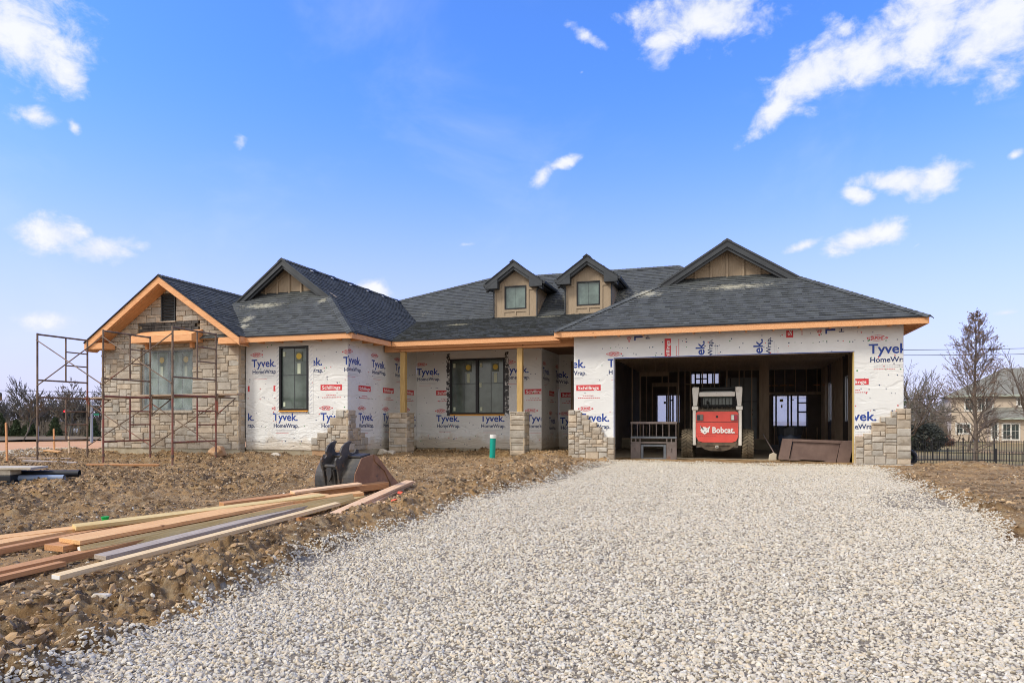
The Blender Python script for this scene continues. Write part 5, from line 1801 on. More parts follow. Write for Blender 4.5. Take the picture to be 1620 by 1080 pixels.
c0 = Vector((-11.45, 8.6, gh(-11.45, 8.6)))
m_slab = mat('pale_slab', (0.44, 0.38, 0.29), (0.55, 0.49, 0.40), scale=5, rough=0.9, bump=0.3)
m_blk = mat('black_plastic', (0.012, 0.013, 0.018), (0.022, 0.024, 0.03), scale=3, rough=0.5, bump=0.2)
along(c0, -3.2, 0.05, -0.30, 0.05, -0.04, 0.03, m_blk, 'flat_sheet', 'thin black sheet under the stack of slabs', 'plastic sheet')
along(c0, -3.2, -0.20, -0.22, 0.02, 0.032, 0.145, m_blk, 'plastic_box_section', 'long black box section under the pale slabs at the left', 'box section')
along(c0, -3.2, -0.22, -0.19, 0.12, 0.147, 0.235, m_slab, 'concrete_beam', 'pale beam, lower of the two on the black box section', 'concrete beam', 0.006)
along(c0, -3.2, 0.12, -0.22, 0.30, 0.237, 0.275, m_slab, 'concrete_slab', 'pale flat slab on top of the stack at the left', 'slab', 0.005)


def pipe(name, label, l0, l1, d, z, r_, mt):
    mb = MB(); n = 20
    mb.tube((l0, d, z), (l1, d + 0.10, z - 0.01), r_, n=n, cap=False)
    mb.tube((l0, d, z), (l1 - 0.002, d + 0.10, z - 0.01), r_ * 0.86, n=n, cap=False)
    o = mb.build(name, mt, smooth=True, fix=False)
    o.matrix_basis = Matrix.Translation(c0) @ Matrix.Rotation(R(YAW + 6), 4, 'Z')
    return tag(o, label, 'pipe')


pipe('drain_pipe', 'black corrugated pipe end beside the slab stack', -1.2, 0.62, 0.24, 0.14, 0.062, m_blk)
pipe('plastic_pipe', 'blue-grey plastic pipe lying before the black one', -0.9, 0.50, -0.02, 0.085, 0.052, mat('bluegrey_pvc', (0.25, 0.31, 0.42), rough=0.4))

# ------------------------------------------------------------------ excavator bucket
m_bsteel = mat('bucket_steel', (0.028, 0.028, 0.030), (0.085, 0.075, 0.066), scale=4, rough=0.6, metallic=0.2, bump=0.4, spots=[((0.20, 0.11, 0.065), 3.0, 0.53), ((0.27, 0.19, 0.12), 6, 0.63)])
m_rust = mat('rusty_side', (0.17, 0.09, 0.055), (0.30, 0.165, 0.10), scale=3, rough=0.75, bump=0.35, spots=[((0.075, 0.055, 0.05), 2.5, 0.55)])
bk = empty('excavator_bucket', (-6.00, 9.42, gh(-6.0, 9.4) - 0.06), rz=R(-16))
bk.scale = (1.12, 1.12, 1.22)
tag(bk, 'dark steel excavator bucket with two hooked ears on the dirt behind the lumber', 'excavator bucket')
# local: x = width (left to right), y = depth (back of shell at y=0, teeth at +y), z up
prof = []
for t in np.linspace(0, 1, 9):     # curved back from ground up
    a_ = math.pi * (1.12 - 0.62 * t)
    prof.append((0.27 + 0.27 * math.cos(a_), 0.24 + 0.30 * math.sin(a_) * (1 if t > 0.3 else 0.95)))
prof = [(0.10, 0.0), (0.05, 0.035), (0.02, 0.08), (0.003, 0.14), (0.0, 0.20), (0.004, 0.26), (0.02, 0.32), (0.05, 0.38), (0.09, 0.43), (0.14, 0.50)]
top = [(0.34, 0.53)]
W_ = 0.40
outer = prof + top
mb = MB()
th_ = 0.02
for i in range(len(outer) - 1):
    a, b = outer[i], outer[i + 1]
    d = Vector((b[0] - a[0], b[1] - a[1])).normalized(); nn_ = Vector((d.y, -d.x)) * th_
    mb.prism([a, b, (b[0] + nn_.x, b[1] + nn_.y), (a[0] + nn_.x, a[1] + nn_.y)], 'x', -W_, W_)
mb.build('shell', m_bsteel, bk, inv=False, smooth=False)
mb = MB(); mb.beam((-W_ + 0.01, 0.235, 0.535), (W_ - 0.01, 0.235, 0.535), 0.20, 0.03, up=(0, -0.15, 1)); mb.build('top_plate', m_bsteel, bk, inv=False, bevel=0.006)
mb = MB(); mb.beam((-W_, 0.10, 0.012), (W_, 0.98, 0.012), 0.02, 0.02)
mb = MB(); mb.prism([(0.10, 0.0), (0.98, 0.0), (0.98, 0.02), (0.10, 0.03)], 'x', -W_, W_); mb.build('floor_plate', m_rust, bk, inv=False)
for sx in (-1, 1):
    mb = MB()
    side = [(0.10, 0.0), (0.02, 0.08), (0.0, 0.20), (0.02, 0.32), (0.09, 0.43), (0.14, 0.51), (0.36, 0.55), (0.44, 0.52), (0.72, 0.26), (1.0, 0.03), (0.98, 0.0)]
    mb.prism(side, 'x', sx * W_, sx * (W_ + 0.018))
    sp_ = [(0.13, 0.44), (0.30, 0.44), (0.50, 0.32), (0.62, 0.16), (0.66, 0.0), (0.72, 0.0), (0.70, 0.17), (0.56, 0.36), (0.36, 0.48), (0.14, 0.50)]
    mb.prism([(0.36, 0.55), (0.44, 0.52), (0.72, 0.26), (1.0, 0.03), (0.98, 0.0), (0.72, 0.0), (0.70, 0.14), (0.58, 0.32), (0.38, 0.46)], 'x', sx * (W_ + 0.018), sx * (W_ + 0.034))
    mb.build('side_plate', m_rust, bk, inv=False, bevel=0.004)
for i in range(4):
    x = -0.33 + i * 0.22
    mb = MB(); mb.prism([(0.96, 0.0), (1.13, 0.008), (1.13, 0.018), (0.96, 0.05)], 'x', x - 0.035, x + 0.035); mb.build('tooth', m_rust, bk, inv=False)
for x in (-0.17, 0.13):
    mb = MB()
    ear = [(-0.005, 0.18), (0.03, 0.14), (0.16, 0.42), (0.26, 0.52), (0.22, 0.56), (0.19, 0.60), (0.20, 0.66), (0.26, 0.67), (0.31, 0.62), (0.33, 0.56), (0.37, 0.56), (0.365, 0.64), (0.34, 0.70), (0.28, 0.735), (0.24, 0.74), (0.22, 0.79), (0.19, 0.83), (0.18, 0.86)]
    ear = [(-0.015, 0.15), (0.05, 0.16), (0.12, 0.40), (0.34, 0.54), (0.34, 0.66), (0.29, 0.67), (0.27, 0.61), (0.22, 0.59), (0.17, 0.62), (0.155, 0.68), (0.17, 0.76), (0.21, 0.82), (0.17, 0.83), (0.09, 0.79), (0.03, 0.72), (0.0, 0.62), (0.02, 0.55), (-0.02, 0.50), (-0.07, 0.52), (-0.09, 0.48), (-0.085, 0.42), (-0.05, 0.34)]
    ear = [(a_, b_ if b_ < 0.5 else 0.5 + (b_ - 0.5) * 0.68) for a_, b_ in ear]
    mb.prism(ear, 'x', x - 0.016, x + 0.016)
    mb.tube((x - 0.022, -0.03, 0.40), (x + 0.022, -0.03, 0.40), 0.045, n=14)
    mb.build('ear', m_bsteel, bk, inv=False, bevel=0.003)
mb = MB(); mb.tube((-0.17, -0.03, 0.40), (0.13, -0.03, 0.40), 0.025); mb.beam((-0.02, 0.0, 0.15), (-0.02, -0.05, 0.36), 0.16, 0.025, up=(0, 1, 0)); mb.build('pin', m_bsteel, bk, inv=False)
mb = MB(); mb.prism([(-0.07, 0.38), (0.03, 0.38), (0.03, 0.28), (-0.02, 0.20), (-0.07, 0.28)], '', 0, 0.02, org=(0, -0.05, 0), A=(1, 0, 0), B=(0, 0, 1), C_=(0, -1, 0))
mb.build('lug', m_bsteel, bk, inv=False)

# ------------------------------------------------------------------ skid steer loader
m_bred = mat('loader_red', (0.66, 0.085, 0.065), (0.56, 0.07, 0.055), scale=3, rough=0.45, bump=0.05, spots=[((0.20, 0.12, 0.08), 6, 0.66)])
m_bcream = mat('loader_cream', (0.60, 0.56, 0.50), (0.68, 0.65, 0.60), scale=4, rough=0.5, spots=[((0.33, 0.25, 0.17), 5, 0.63)])
m_mudr = mat('muddy_rubber', (0.085, 0.070, 0.050), (0.17, 0.135, 0.09), scale=5, rough=0.95, bump=0.6)
m_mud = mat('mud_on_steel', (0.14, 0.105, 0.07), (0.05, 0.04, 0.032), scale=4, rough=0.9, bump=0.6)
m_blackm = mat('loader_black', (0.012, 0.012, 0.014), (0.03, 0.028, 0.026), scale=4, rough=0.6)
gz = gh(-0.3, 18.6)
ld = empty('skid_steer_loader', (-0.32, 18.25, gz))
tag(ld, 'red and cream skid steer loader parked in the garage, rear door facing out', 'skid steer loader')


def lpart(mb, nm, mts, **k): return mb.build(nm, mts, ld, inv=False, **k)


def rbox(mb, x0, x1, y0, y1, z0, z1, mi=0): mb.box(x0, x1, y0, y1, z0, z1, mi)


mb = MB()   # rear door with rounded lower corners
door = [(-0.52, 0.58), (-0.46, 0.47), (-0.36, 0.44), (0.36, 0.44), (0.46, 0.47), (0.52, 0.58), (0.52, 1.20), (0.47, 1.235), (-0.47, 1.235), (-0.52, 1.20)]
mb.prism(door, 'y', 0.0, 0.25)
mb.box(-0.52, 0.52, -0.006, 0.0, 0.955, 0.965, 1); mb.box(-0.52, 0.52, -0.004, 0.0, 0.66, 0.666, 1)
for i in range(9): mb.box(-0.46 + i * 0.05, -0.44 + i * 0.05, -0.003, 0.0, 0.585, 0.60, 1)
mb.prism([(0.02 * math.cos(t) * 1.5, 1.10 + 0.03 * math.sin(t)) for t in np.linspace(0, 6.28, 12, endpoint=False)], 'y', -0.008, 0.0, 1)
lpart(mb, 'rear_door', [m_bred, m_blackm], bevel=0.01)
# lettering and emblem on the door
P2 = Print(ld.location, WX, FN, (-5, 5, 0, 5))
T = P2.tf(0, 0, 0)
P2.text('Bobcat.', T, -0.115, 0.685, 0.55, 0.155, 4, 0.03, 0.008)
head = [(-0.42, 0.88), (-0.385, 0.80), (-0.34, 0.835), (-0.29, 0.835), (-0.245, 0.80), (-0.165, 0.865), (-0.19, 0.78), (-0.20, 0.73), (-0.185, 0.715), (-0.215, 0.695), (-0.245, 0.70), (-0.27, 0.66), (-0.31, 0.65), (-0.345, 0.665), (-0.37, 0.70), (-0.405, 0.70), (-0.385, 0.73), (-0.425, 0.745), (-0.395, 0.77)]
ctr = (-0.30, 0.75)
for i in range(len(head)): P2.poly([ctr, head[i], head[(i + 1) % len(head)]], 4, 0.008)
for q in (-1, 1):
    P2.poly([(-0.30 + q * 0.02, 0.755), (-0.30 + q * 0.07, 0.785), (-0.30 + q * 0.075, 0.765)], 1, 0.010)
P2.poly([(-0.325, 0.71), (-0.275, 0.71), (-0.30, 0.685)], 1, 0.010)
lt = P2.mb.build('printed_lettering', [m_blue, m_frame, m_red, m_grey, m_white, m_green], ld, inv=True, fix=False)
for s_ in (-1, 1):
    mb = MB(); x0, x1 = sorted((s_ * 0.34, s_ * 0.50))
    mb.box(x0, x1, -0.018, 0.0, 1.00, 1.155, 0)
    xm = (x0 + x1) / 2
    a, b = (x0 + 0.012, xm - 0.004), (xm + 0.004, x1 - 0.012)
    mb.box(*a, -0.028, -0.018, 1.015, 1.14, 1 if s_ > 0 else 2); mb.box(*b, -0.028, -0.018, 1.015, 1.14, 3 if s_ > 0 else 0)
    lpart(mb, 'tail_light', [mat('lamp_housing', (0.14, 0.13, 0.12), rough=0.5), mat('lamp_clear', (0.55, 0.55, 0.5), rough=0.3), mat('lamp_dark', (0.03, 0.03, 0.04), rough=0.2), mat('lamp_red', (0.35, 0.02, 0.05), rough=0.3)])
mb = MB()   # hood sloping up to the cab
mb.prism([(0.25, 1.02), (0.02, 1.236), (0.10, 1.29), (0.75, 1.36), (0.95, 1.36), (0.95, 1.0)], 'x', -0.46, 0.46)
for i in range(7): mb.beam((-0.36 + i * 0.12, 0.16, 1.31), (-0.36 + i * 0.12, 0.72, 1.375), 0.03, 0.02)
lpart(mb, 'hood', m_mud)
mb = MB()   # belly
mb.prism([(-0.50, 0.50), (-0.46, 0.36), (-0.30, 0.26), (-0.15, 0.22), (0.15, 0.22), (0.30, 0.26), (0.46, 0.36), (0.50, 0.50), (0.40, 0.435), (-0.40, 0.435)], 'y', 0.01, 1.9)
mb.box(-0.30, 0.30, -0.01, 0.01, 0.36, 0.37, 0)
lpart(mb, 'belly_plate', m_mud)
mb = MB(); mb.box(-0.035, 0.035, -0.06, 0.02, 0.30, 0.36, 0); mb.box(-0.018, 0.018, -0.062, -0.060, 0.315, 0.345, 1); lpart(mb, 'hitch', [m_bcream, m_blackm])
for s_ in (-1, 1):   # cream uprights and lift arms
    mb = MB(); x0, x1 = sorted((s_ * 0.525, s_ * 0.605)); mb.box(x0, x1, 0.02, 0.22, 0.36, 1.36); x0, x1 = sorted((s_ * 0.47, s_ * 0.625)); mb.box(x0, x1, 0.0, 0.24, 1.27, 1.37)
    lpart(mb, 'upright', m_bcream, bevel=0.012)
    mb = MB()
    mb.prism([(s_ * 0.50, 1.375), (s_ * 0.595, 1.375), (s_ * 0.62, 1.78), (s_ * 0.62, 1.86), (s_ * 0.45, 1.87), (s_ * 0.45, 1.78)], 'y', 0.04, 0.26)
    lpart(mb, 'lift_arm', m_bcream, bevel=0.015)
    mb = MB(); mb.beam((s_ * 0.56, 0.26, 1.80), (s_ * 0.56, 2.1, 1.45), 0.10, 0.16); mb.beam((s_ * 0.56, 2.1, 1.45), (s_ * 0.56, 2.6, 0.5), 0.10, 0.16)
    lpart(mb, 'boom', m_bcream)
    # side of the body
    mb = MB(); x0, x1 = sorted((s_ * 0.42, s_ * 0.52)); mb.box(x0, x1, 0.25, 2.2, 0.3, 1.0); lpart(mb, 'chassis_side', m_bcream)
mb = MB(); mb.box(-0.445, 0.445, 0.06, 0.18, 1.62, 1.74); lpart(mb, 'cross_tube', m_bcream, bevel=0.02)
mb = MB()   # cab
mb.box(-0.44, 0.44, 0.85, 2.0, 1.80, 1.90, 0); mb.box(-0.44, -0.38, 0.85, 2.0, 1.0, 1.80, 0); mb.box(0.38, 0.44, 0.85, 2.0, 1.0, 1.80, 0); mb.box(-0.38, 0.38, 0.85, 0.90, 1.30, 1.42, 0); mb.box(-0.38, 0.38, 0.88, 0.89, 1.42, 1.80, 1)
for i in range(8): mb.box(-0.34 + i * 0.09, -0.325 + i * 0.09, 0.86, 0.88, 1.42, 1.60, 0)
mb.box(-0.40, 0.40, 0.70, 0.85, 1.83, 1.88, 0)
lpart(mb, 'cab', [m_blackm, m_glass], bevel=0.008)
mb = MB(); mb.tube((-0.24, 0.30, 1.30), (-0.24, 0.30, 1.46), 0.03); mb.tube((-0.24, 0.30, 1.46), (-0.24, 0.22, 1.50), 0.03); lpart(mb, 'exhaust', m_blackm)


def tyre(cx_, cy_):
    mb = MB(); n = 40; Rr = 0.385
    prof_ = [(-0.135, 0.20), (-0.14, 0.30), (-0.125, 0.355), (-0.06, 0.365), (0.06, 0.365), (0.125, 0.355), (0.14, 0.30), (0.135, 0.20)]
    vs = []
    for i in range(n):
        t = 2 * math.pi * i / n
        for (px_, pr_) in prof_: vs.append((cx_ + px_, cy_ + pr_ * math.cos(t), Rr + pr_ * math.sin(t)))
    m_ = len(prof_)
    fs = [(i * m_ + k, i * m_ + k + 1, ((i + 1) % n) * m_ + k + 1, ((i + 1) % n) * m_ + k) for i in range(n) for k in range(m_ - 1)]
    mb.add(vs, fs)
    for i in range(26):     # chevron lugs
        t = 2 * math.pi * i / 26
        for s_ in (-1, 1):
            t2 = t + (0.12 if s_ > 0 else 0.0)
            p_ = Vector((cx_ + s_ * 0.135, cy_ + 0.362 * math.cos(t2 + 0.13), Rr + 0.362 * math.sin(t2 + 0.13)))
            q_ = Vector((cx_ + s_ * 0.012, cy_ + 0.375 * math.cos(t2 - 0.10), Rr + 0.375 * math.sin(t2 - 0.10)))
            mb.beam(p_, q_, 0.045, 0.035, up=(0, math.cos(t2), math.sin(t2)))
    w = lpart(mb, 'wheel', m_mudr)
    mb = MB(); mb.tube((cx_ - 0.10, cy_, Rr), (cx_ + 0.10, cy_, Rr), 0.21, n=20); r_ = mb.build('rim', m_bcream, w, inv=False)
    return w


for s_ in (-1, 1):
    tyre(s_ * 0.755, 0.42); tyre(s_ * 0.755, 1.50)

# ------------------------------------------------------------------ pallet fork frame
m_forks = mat('fork_steel', (0.13, 0.105, 0.095), (0.20, 0.16, 0.15), scale=4, rough=0.6, metallic=0.3, spots=[((0.19, 0.10, 0.07), 4, 0.58)])
m_forkg = mat('fork_grey', (0.10, 0.115, 0.135), (0.15, 0.16, 0.18), scale=4, rough=0.5, metallic=0.3)
pf = empty('pallet_fork_frame', (-1.895, 17.95, gh(-1.9, 17.95)))
tag(pf, 'rusty steel pallet fork frame standing at the left inside the garage door', 'fork frame')
k = 0.01655 / 5.686 * 1.0
def fx(px_): return (px_ - 418.5) * 0.01655 / 5.686
def fz(pz_): return (1000 - pz_) * 0.01655 / 5.686
mb = MB(); mb.box(fx(215), fx(622), -0.02, 0.02, fz(688), fz(668)); mb.build('top_bar', m_forks, pf, inv=False, bevel=0.004)
for a in (222, 275, 328, 385, 443, 500, 555, 614):
    mb = MB(); mb.box(fx(a) - 0.008, fx(a) + 0.008, -0.012, 0.012, fz(798), fz(688)); mb.build('guard_bar', m_forks, pf, inv=False)
mb = MB(); mb.box(fx(217), fx(620), -0.03, 0.03, fz(817), fz(799)); mb.build('mid_rail', m_forkg, pf, inv=False, bevel=0.004)
mb = MB(); mb.box(fx(217), fx(620), -0.03, 0.03, fz(862), fz(848)); mb.build('lower_rail', m_forks, pf, inv=False, bevel=0.004)
for a in (222, 262, 300, 535, 575, 614):
    mb = MB(); mb.box(fx(a) - 0.014, fx(a) + 0.014, -0.02, 0.02, fz(848), fz(817)); mb.build('spacer', m_forks, pf, inv=False)
for a, b in ((217, 306), (532, 621)):
    mb = MB(); mb.box(fx(a), fx(b), -0.04, 0.04, -0.02, fz(862)); mb.box(fx(a) + 0.1, fx(a) + 0.13, -0.06, -0.04, fz(930), fz(900)); mb.build('side_panel', m_forks, pf, inv=False, bevel=0.006)
mb = MB(); mb.box(fx(309), fx(330), -0.05, 0.03, 0, fz(872)); mb.box(fx(508), fx(529), -0.05, 0.03, 0, fz(872)); mb.box(fx(330), fx(508), -0.05, 0.03, fz(888), fz(872)); mb.box(fx(330), fx(508), -0.05, 0.03, 0, 0.03)
mb.build('inner_frame', m_forkg, pf, inv=False, bevel=0.004)

# ------------------------------------------------------------------ loader bucket leaning at the right
sb = empty('loader_bucket', (1.98, 17.85, gh(1.98, 17.85)))
tag(sb, 'brown rusty loader bucket standing on its edge inside the garage door', 'loader bucket')
m_sbr = mat('bucket_brown', (0.125, 0.080, 0.068), (0.18, 0.12, 0.10), scale=3, rough=0.7, bump=0.3, spots=[((0.22, 0.19, 0.17), 5, 0.66), ((0.10, 0.11, 0.11), 2, 0.6)])
def sx(p_): return (p_ - 700) * 0.01645 / 5.685
def sz(p_): return (1020 - p_) * 0.01645 / 5.685
def panel(pts, y0, y1, nm):
    mb = MB(); mb.prism([(sx(a), sz(b)) for a, b in pts], 'y', y0, y1); return mb.build(nm, m_sbr, sb, inv=False, bevel=0.006)
panel([(445, 830), (518, 833), (488, 1010), (410, 1005)], 0.0, 0.35, 'side_plate')
panel([(524, 852), (882, 868), (852, 1015), (494, 1000)], 0.03, 0.08, 'back_plate')
panel([(518, 833), (890, 843), (886, 866), (515, 852)], -0.01, 0.40, 'top_rail')
panel([(888, 843), (985, 845), (950, 1030), (856, 1022)], 0.0, 0.35, 'side_plate')
panel([(494, 1000), (560, 996), (580, 1012), (490, 1012)], -0.02, 0.05, 'lower_lip'); panel([(770, 1012), (852, 1008), (850, 1024), (750, 1022)], -0.02, 0.05, 'lower_lip')
mb = MB(); mb.box(sx(990), sx(1062), 0.1, 0.6, -0.03, sz(850)); tag(mb.build('rubbish_bag', m_blk, bevel=0.05), 'black rubbish bag behind the brown loader bucket', 'bag')
o = bpy.data.objects['rubbish_bag']; o.location = (1.98, 17.95, gh(1.98, 17.85))
bmx = bmesh.new(); bmx.from_mesh(o.data); bmesh.ops.subdivide_edges(bmx, edges=bmx.edges, cuts=5, use_grid_fill=True)
for v in bmx.verts:
    v.co += Vector((0.06 * math.sin(v.co.z * 31 + v.co.y * 17), 0.05 * math.sin(v.co.x * 29), 0.05 * math.sin(v.co.x * 23 + v.co.y * 19) * (v.co.z > 0.1)))
bmx.to_mesh(o.data); bmx.free()
# blue-black bin
bn = empty('rubbish_bin', (1.52, 19.6, gh(1.5, 18.9) * 0 - 0.015))
tag(bn, 'dark blue rubbish bin with a black bag folded over its rim', 'bin')
mb = MB(); mb.tube((0, 0, 0), (0, 0, 0.78), 0.24, 0.31, n=24); mb.build('barrel', mat('navy_plastic', (0.02, 0.028, 0.05), rough=0.45), bn, inv=False, smooth=True)
mb = MB(); mb.tube((0, 0, 0.60), (0, 0, 0.80), 0.31, 0.335, n=24, cap=False); mb.tube((0, 0, 0.80), (0, 0, 0.81), 0.335, 0.28, n=24, cap=False)
lo = mb.build('liner', m_blk, bn, inv=False)
for v in lo.data.vertices:
    a = math.atan2(v.co.y, v.co.x); v.co.z += 0.03 * math.sin(a * 7); v.co.x *= 1 + 0.03 * math.sin(a * 11); v.co.y *= 1 + 0.03 * math.sin(a * 9)
# block and stick by the stem wall
mb = MB(); mb.prism([(-0.09, 0), (0.09, 0), (0.10, 0.17), (0.02, 0.20), (-0.07, 0.15)], 'y', 0, 0.18)
o = mb.build('concrete_block', m_slab, bevel=0.01); o.location = (1.02, 18.3, gh(1.02, 18.3) - 0.01); tag(o, 'broken pale block leaning beside the loader bucket', 'block')
mb = MB(); mb.tube((0.82, 19.0, 0.62), (1.16, 18.45, -0.02), 0.014); tag(mb.build('iron_bar', m_forks), 'thin bar leaning behind the pale block', 'bar')

# ------------------------------------------------------------------ pipe with white cap
mb = empty('sewer_cleanout', (-6.10, 17.25, gh(-6.1, 17.25)))
tag(mb, 'teal plastic pipe with a white cap standing in the dirt before the porch', 'pipe')
a = MB(); a.tube((0, 0, -0.2), (0.03, 0, 0.56), 0.078, n=24, cap=True); a.build('pipe', mat('teal_pvc', (0.0, 0.30, 0.24), rough=0.35), mb, inv=False, smooth=False)
a = MB(); a.tube((0.03, 0, 0.51), (0.034, 0, 0.60), 0.090, n=24); a.build('cap', mat('white_cap', (0.72, 0.72, 0.70), rough=0.4), mb, inv=False, bevel=0.008)
# small bright bits
cup = MB(); cup.tube((0, 0, 0), (0, 0, 0.05), 0.030, 0.040, n=14); cup.tube((0, 0, 0.05), (0, 0, 0.062), 0.044, n=14)
o = cup.build('green_litter', mat('green_plastic', (0.0, 0.40, 0.06), rough=0.4)); o.location = (-7.0, 6.15, gh(-7.0, 6.15) + 0.02); tag(o, 'small bright green plastic cap in the dirt behind the lumber', 'cap')
for i, (x, y) in enumerate(((-4.13, 7.80), (-4.06, 7.93))):
    mb = MB()
    a0 = i * 1.3
    mb.add([(0, 0, 0.0), (0.07, 0.02, 0.025), (0.09, 0.06, 0.01), (0.03, 0.07, 0.03), (-0.02, 0.04, 0.01)], [(0, 1, 3, 4), (1, 2, 3)])
    o = mb.build('flagging_tape', mat('orange_tape', (0.85, 0.12, 0.04), rough=0.5)); o.location = (x, y, gh(x, y) + 0.03); o.rotation_euler = (0, 0, a0)
    md = o.modifiers.new('t', 'SOLIDIFY'); md.thickness = 0.002
    tag(o, ('left scrap' if i == 0 else 'right scrap') + ' of orange flagging tape on the dirt by the pink boards', 'tape scrap', 'orange tape scraps')
# stakes
for lb, x, y, h_, mt in (('orange wooden stake nearest the left edge', -16.9, 12.1, 0.98, m_fir), ('thin pink stake seen through the scaffold', -18.9, 14.9, 0.58, m_fir), ('dark stake between the scaffold uprights', -17.95, 14.6, 0.50, m_stud)):
    mb = MB(); mb.box(-0.018, 0.018, -0.018, 0.018, -0.1, h_); mb.prism([(-0.018, h_), (0.018, h_), (0.0, h_ + 0.03)], 'y', -0.018, 0.018)
    o = mb.build('survey_stake', mt); o.location = (x, y, gh(x, y)); o.rotation_euler = (0.02, -0.015, 0.3); tag(o, lb, 'stake', 'stakes left of the house')
# coil of black drain pipe right of the garage
mb = MB()
rnd = random.Random(3)
for j in range(3):
    pts = [(0.17 * math.cos(t), 0.06 * j, 0.17 + 0.17 * math.sin(t)) for t in np.linspace(0, 2 * math.pi, 26)]
    mb.path(pts, 0.045, 8)
o = mb.build('drain_pipe_coil', m_blk, smooth=True); o.location = (4.10, 18.6, -0.10); tag(o, 'coil of black drain pipe behind the right garage pier', 'pipe coil')
# loose rocks
def rock(lb, x, y, s, mt, seed):
    bm = bmesh.new(); bmesh.ops.create_icosphere(bm, subdivisions=3, radius=1)
    rnd = random.Random(seed)
    cs = [Vector((rnd.gauss(0, 1), rnd.gauss(0, 1), rnd.gauss(0, 1))).normalized() for _ in range(9)]
    for v in bm.verts:
        p = v.co
        for c in cs:
            d = p.dot(c) - 0.62
            if d > 0: p -= c * d
        p *= 1 + 0.04 * math.sin(p.x * 9 + seed) * math.sin(p.y * 8)
        v.co = (p.x * s, p.y * s * 0.8, p.z * s * 0.6)
    me = bpy.data.meshes.new('rock'); bm.to_mesh(me); bm.free(); me.materials.append(mt)
    o = bpy.data.objects.new('rock', me); COL.objects.link(o); o.location = (x, y, gh(x, y) + s * 0.2); o.rotation_euler = (0, 0, seed)
    tag(o, lb, 'rock', 'larger rocks lying in the dirt')


m_rock = mat('pale_rock', (0.52, 0.44, 0.33), (0.66, 0.60, 0.50), scale=6, rough=0.9, bump=0.5)
m_rock2 = mat('orange_rock', (0.42, 0.24, 0.12), (0.50, 0.33, 0.20), scale=4, rough=0.9, bump=0.5)
rock('pale rock in the dirt close to the gravel edge', -4.07, 3.55, 0.065, m_rock, 1)
rock('orange-brown rock at the foot of the stone wing', -12.5, 14.3, 0.32, m_rock2, 2)
rock('grey rock beside the left porch pier', -9.1, 17.2, 0.18, m_rock, 3)
rock('pale rock before the corner stone pyramid', -11.0, 14.6, 0.14, m_rock, 4)
rock('flat stone leaning on the left porch pier', -9.5, 17.45, 0.22, m_rock, 7)
# mud heap with mortar crumbs by the left pier
# ------------------------------------------------------------------ trees
class Tree:
    def __init__(s, seed): s.r = random.Random(seed); s.seg = []; s.tips = []

    def grow(s, p, d, L_, r0, depth, maxd, spread, up, nseg=4, kids=(3, 5), shrink=0.62, taper=0.6, wob=0.12):
        rnd = s.r
        pts = [p]
        rs = [r0]
        for i in range(nseg):
            d = (d + Vector((rnd.gauss(0, wob), rnd.gauss(0, wob), rnd.gauss(0, wob) + up * 0.12))).normalized()
            p = p + d * (L_ / nseg)
            pts.append(p); rs.append(r0 * (1 - (1 - taper) * (i + 1) / nseg))
        for i in range(nseg): s.seg.append((pts[i], pts[i + 1], rs[i], rs[i + 1], depth))
        if depth >= maxd:
            s.tips.append((p, d)); return
        for k in range(rnd.randint(*kids)):
            t = rnd.uniform(0.3, 1.0); j = min(nseg - 1, int(t * nseg)); f_ = t * nseg - j
            q = pts[j].lerp(pts[j + 1], min(1, f_))
            ax_ = Vector((rnd.gauss(0, 1), rnd.gauss(0, 1), rnd.gauss(0, 1))).cross(d).normalized()
            nd = (Matrix.Rotation(rnd.uniform(0.6, 1.2) * spread, 3, ax_) @ d).normalized()
            s.grow(q, nd, L_ * shrink * rnd.uniform(0.7, 1.15), rs[j] * 0.62, depth + 1, maxd, spread, up, max(2, nseg - 1), kids, shrink, taper, wob)
        s.grow(p, d, L_ * shrink, rs[-1], depth + 1, maxd, spread, up, max(2, nseg - 1), kids, shrink, taper, wob)


def seg_mesh(name, segs, m, parent, minr=0.0):
    V = []; F = []
    for (p, q, r0, r1, dp_) in segs:
        d = q - p
        if d.length < 1e-5: continue
        n = 7 if dp_ == 0 else (4 if dp_ <= 1 else 3)
        a = d.orthogonal().normalized(); b = d.normalized().cross(a)
        o = len(V)
        r0 = max(r0, minr); r1 = max(r1, minr)
        for c, r_ in ((p, r0), (q, r1)):
            for i in range(n):
                t = 2 * math.pi * i / n
                V.append(c + a * (math.cos(t) * r_) + b * (math.sin(t) * r_))
        for i in range(n): F.append((o + i, o + (i + 1) % n, o + n + (i + 1) % n, o + n + i))
    me = bpy.data.meshes.new(name); me.from_pydata([tuple(v) for v in V], [], F); me.materials.append(m); me.update()
    o = bpy.data.objects.new(name, me); COL.objects.link(o)
    if parent: o.parent = parent
    return o


m_bark = mat('bark', (0.10, 0.075, 0.058), (0.15, 0.12, 0.095), scale=6, rough=0.95, bump=0.4)
m_twig = mat('twigs', (0.115, 0.085, 0.068), (0.16, 0.125, 0.10), scale=1.5, rough=0.95)
m_twigf = mat('far_twigs', (0.105, 0.095, 0.075), (0.15, 0.135, 0.11), scale=0.6, rough=0.95)
m_leafb = mat('dead_leaves', (0.12, 0.075, 0.045), (0.20, 0.125, 0.075), scale=3, rough=0.9)
m_leafb2 = mat('dead_leaves_far', (0.13, 0.10, 0.07), (0.19, 0.14, 0.10), scale=1, rough=0.9)


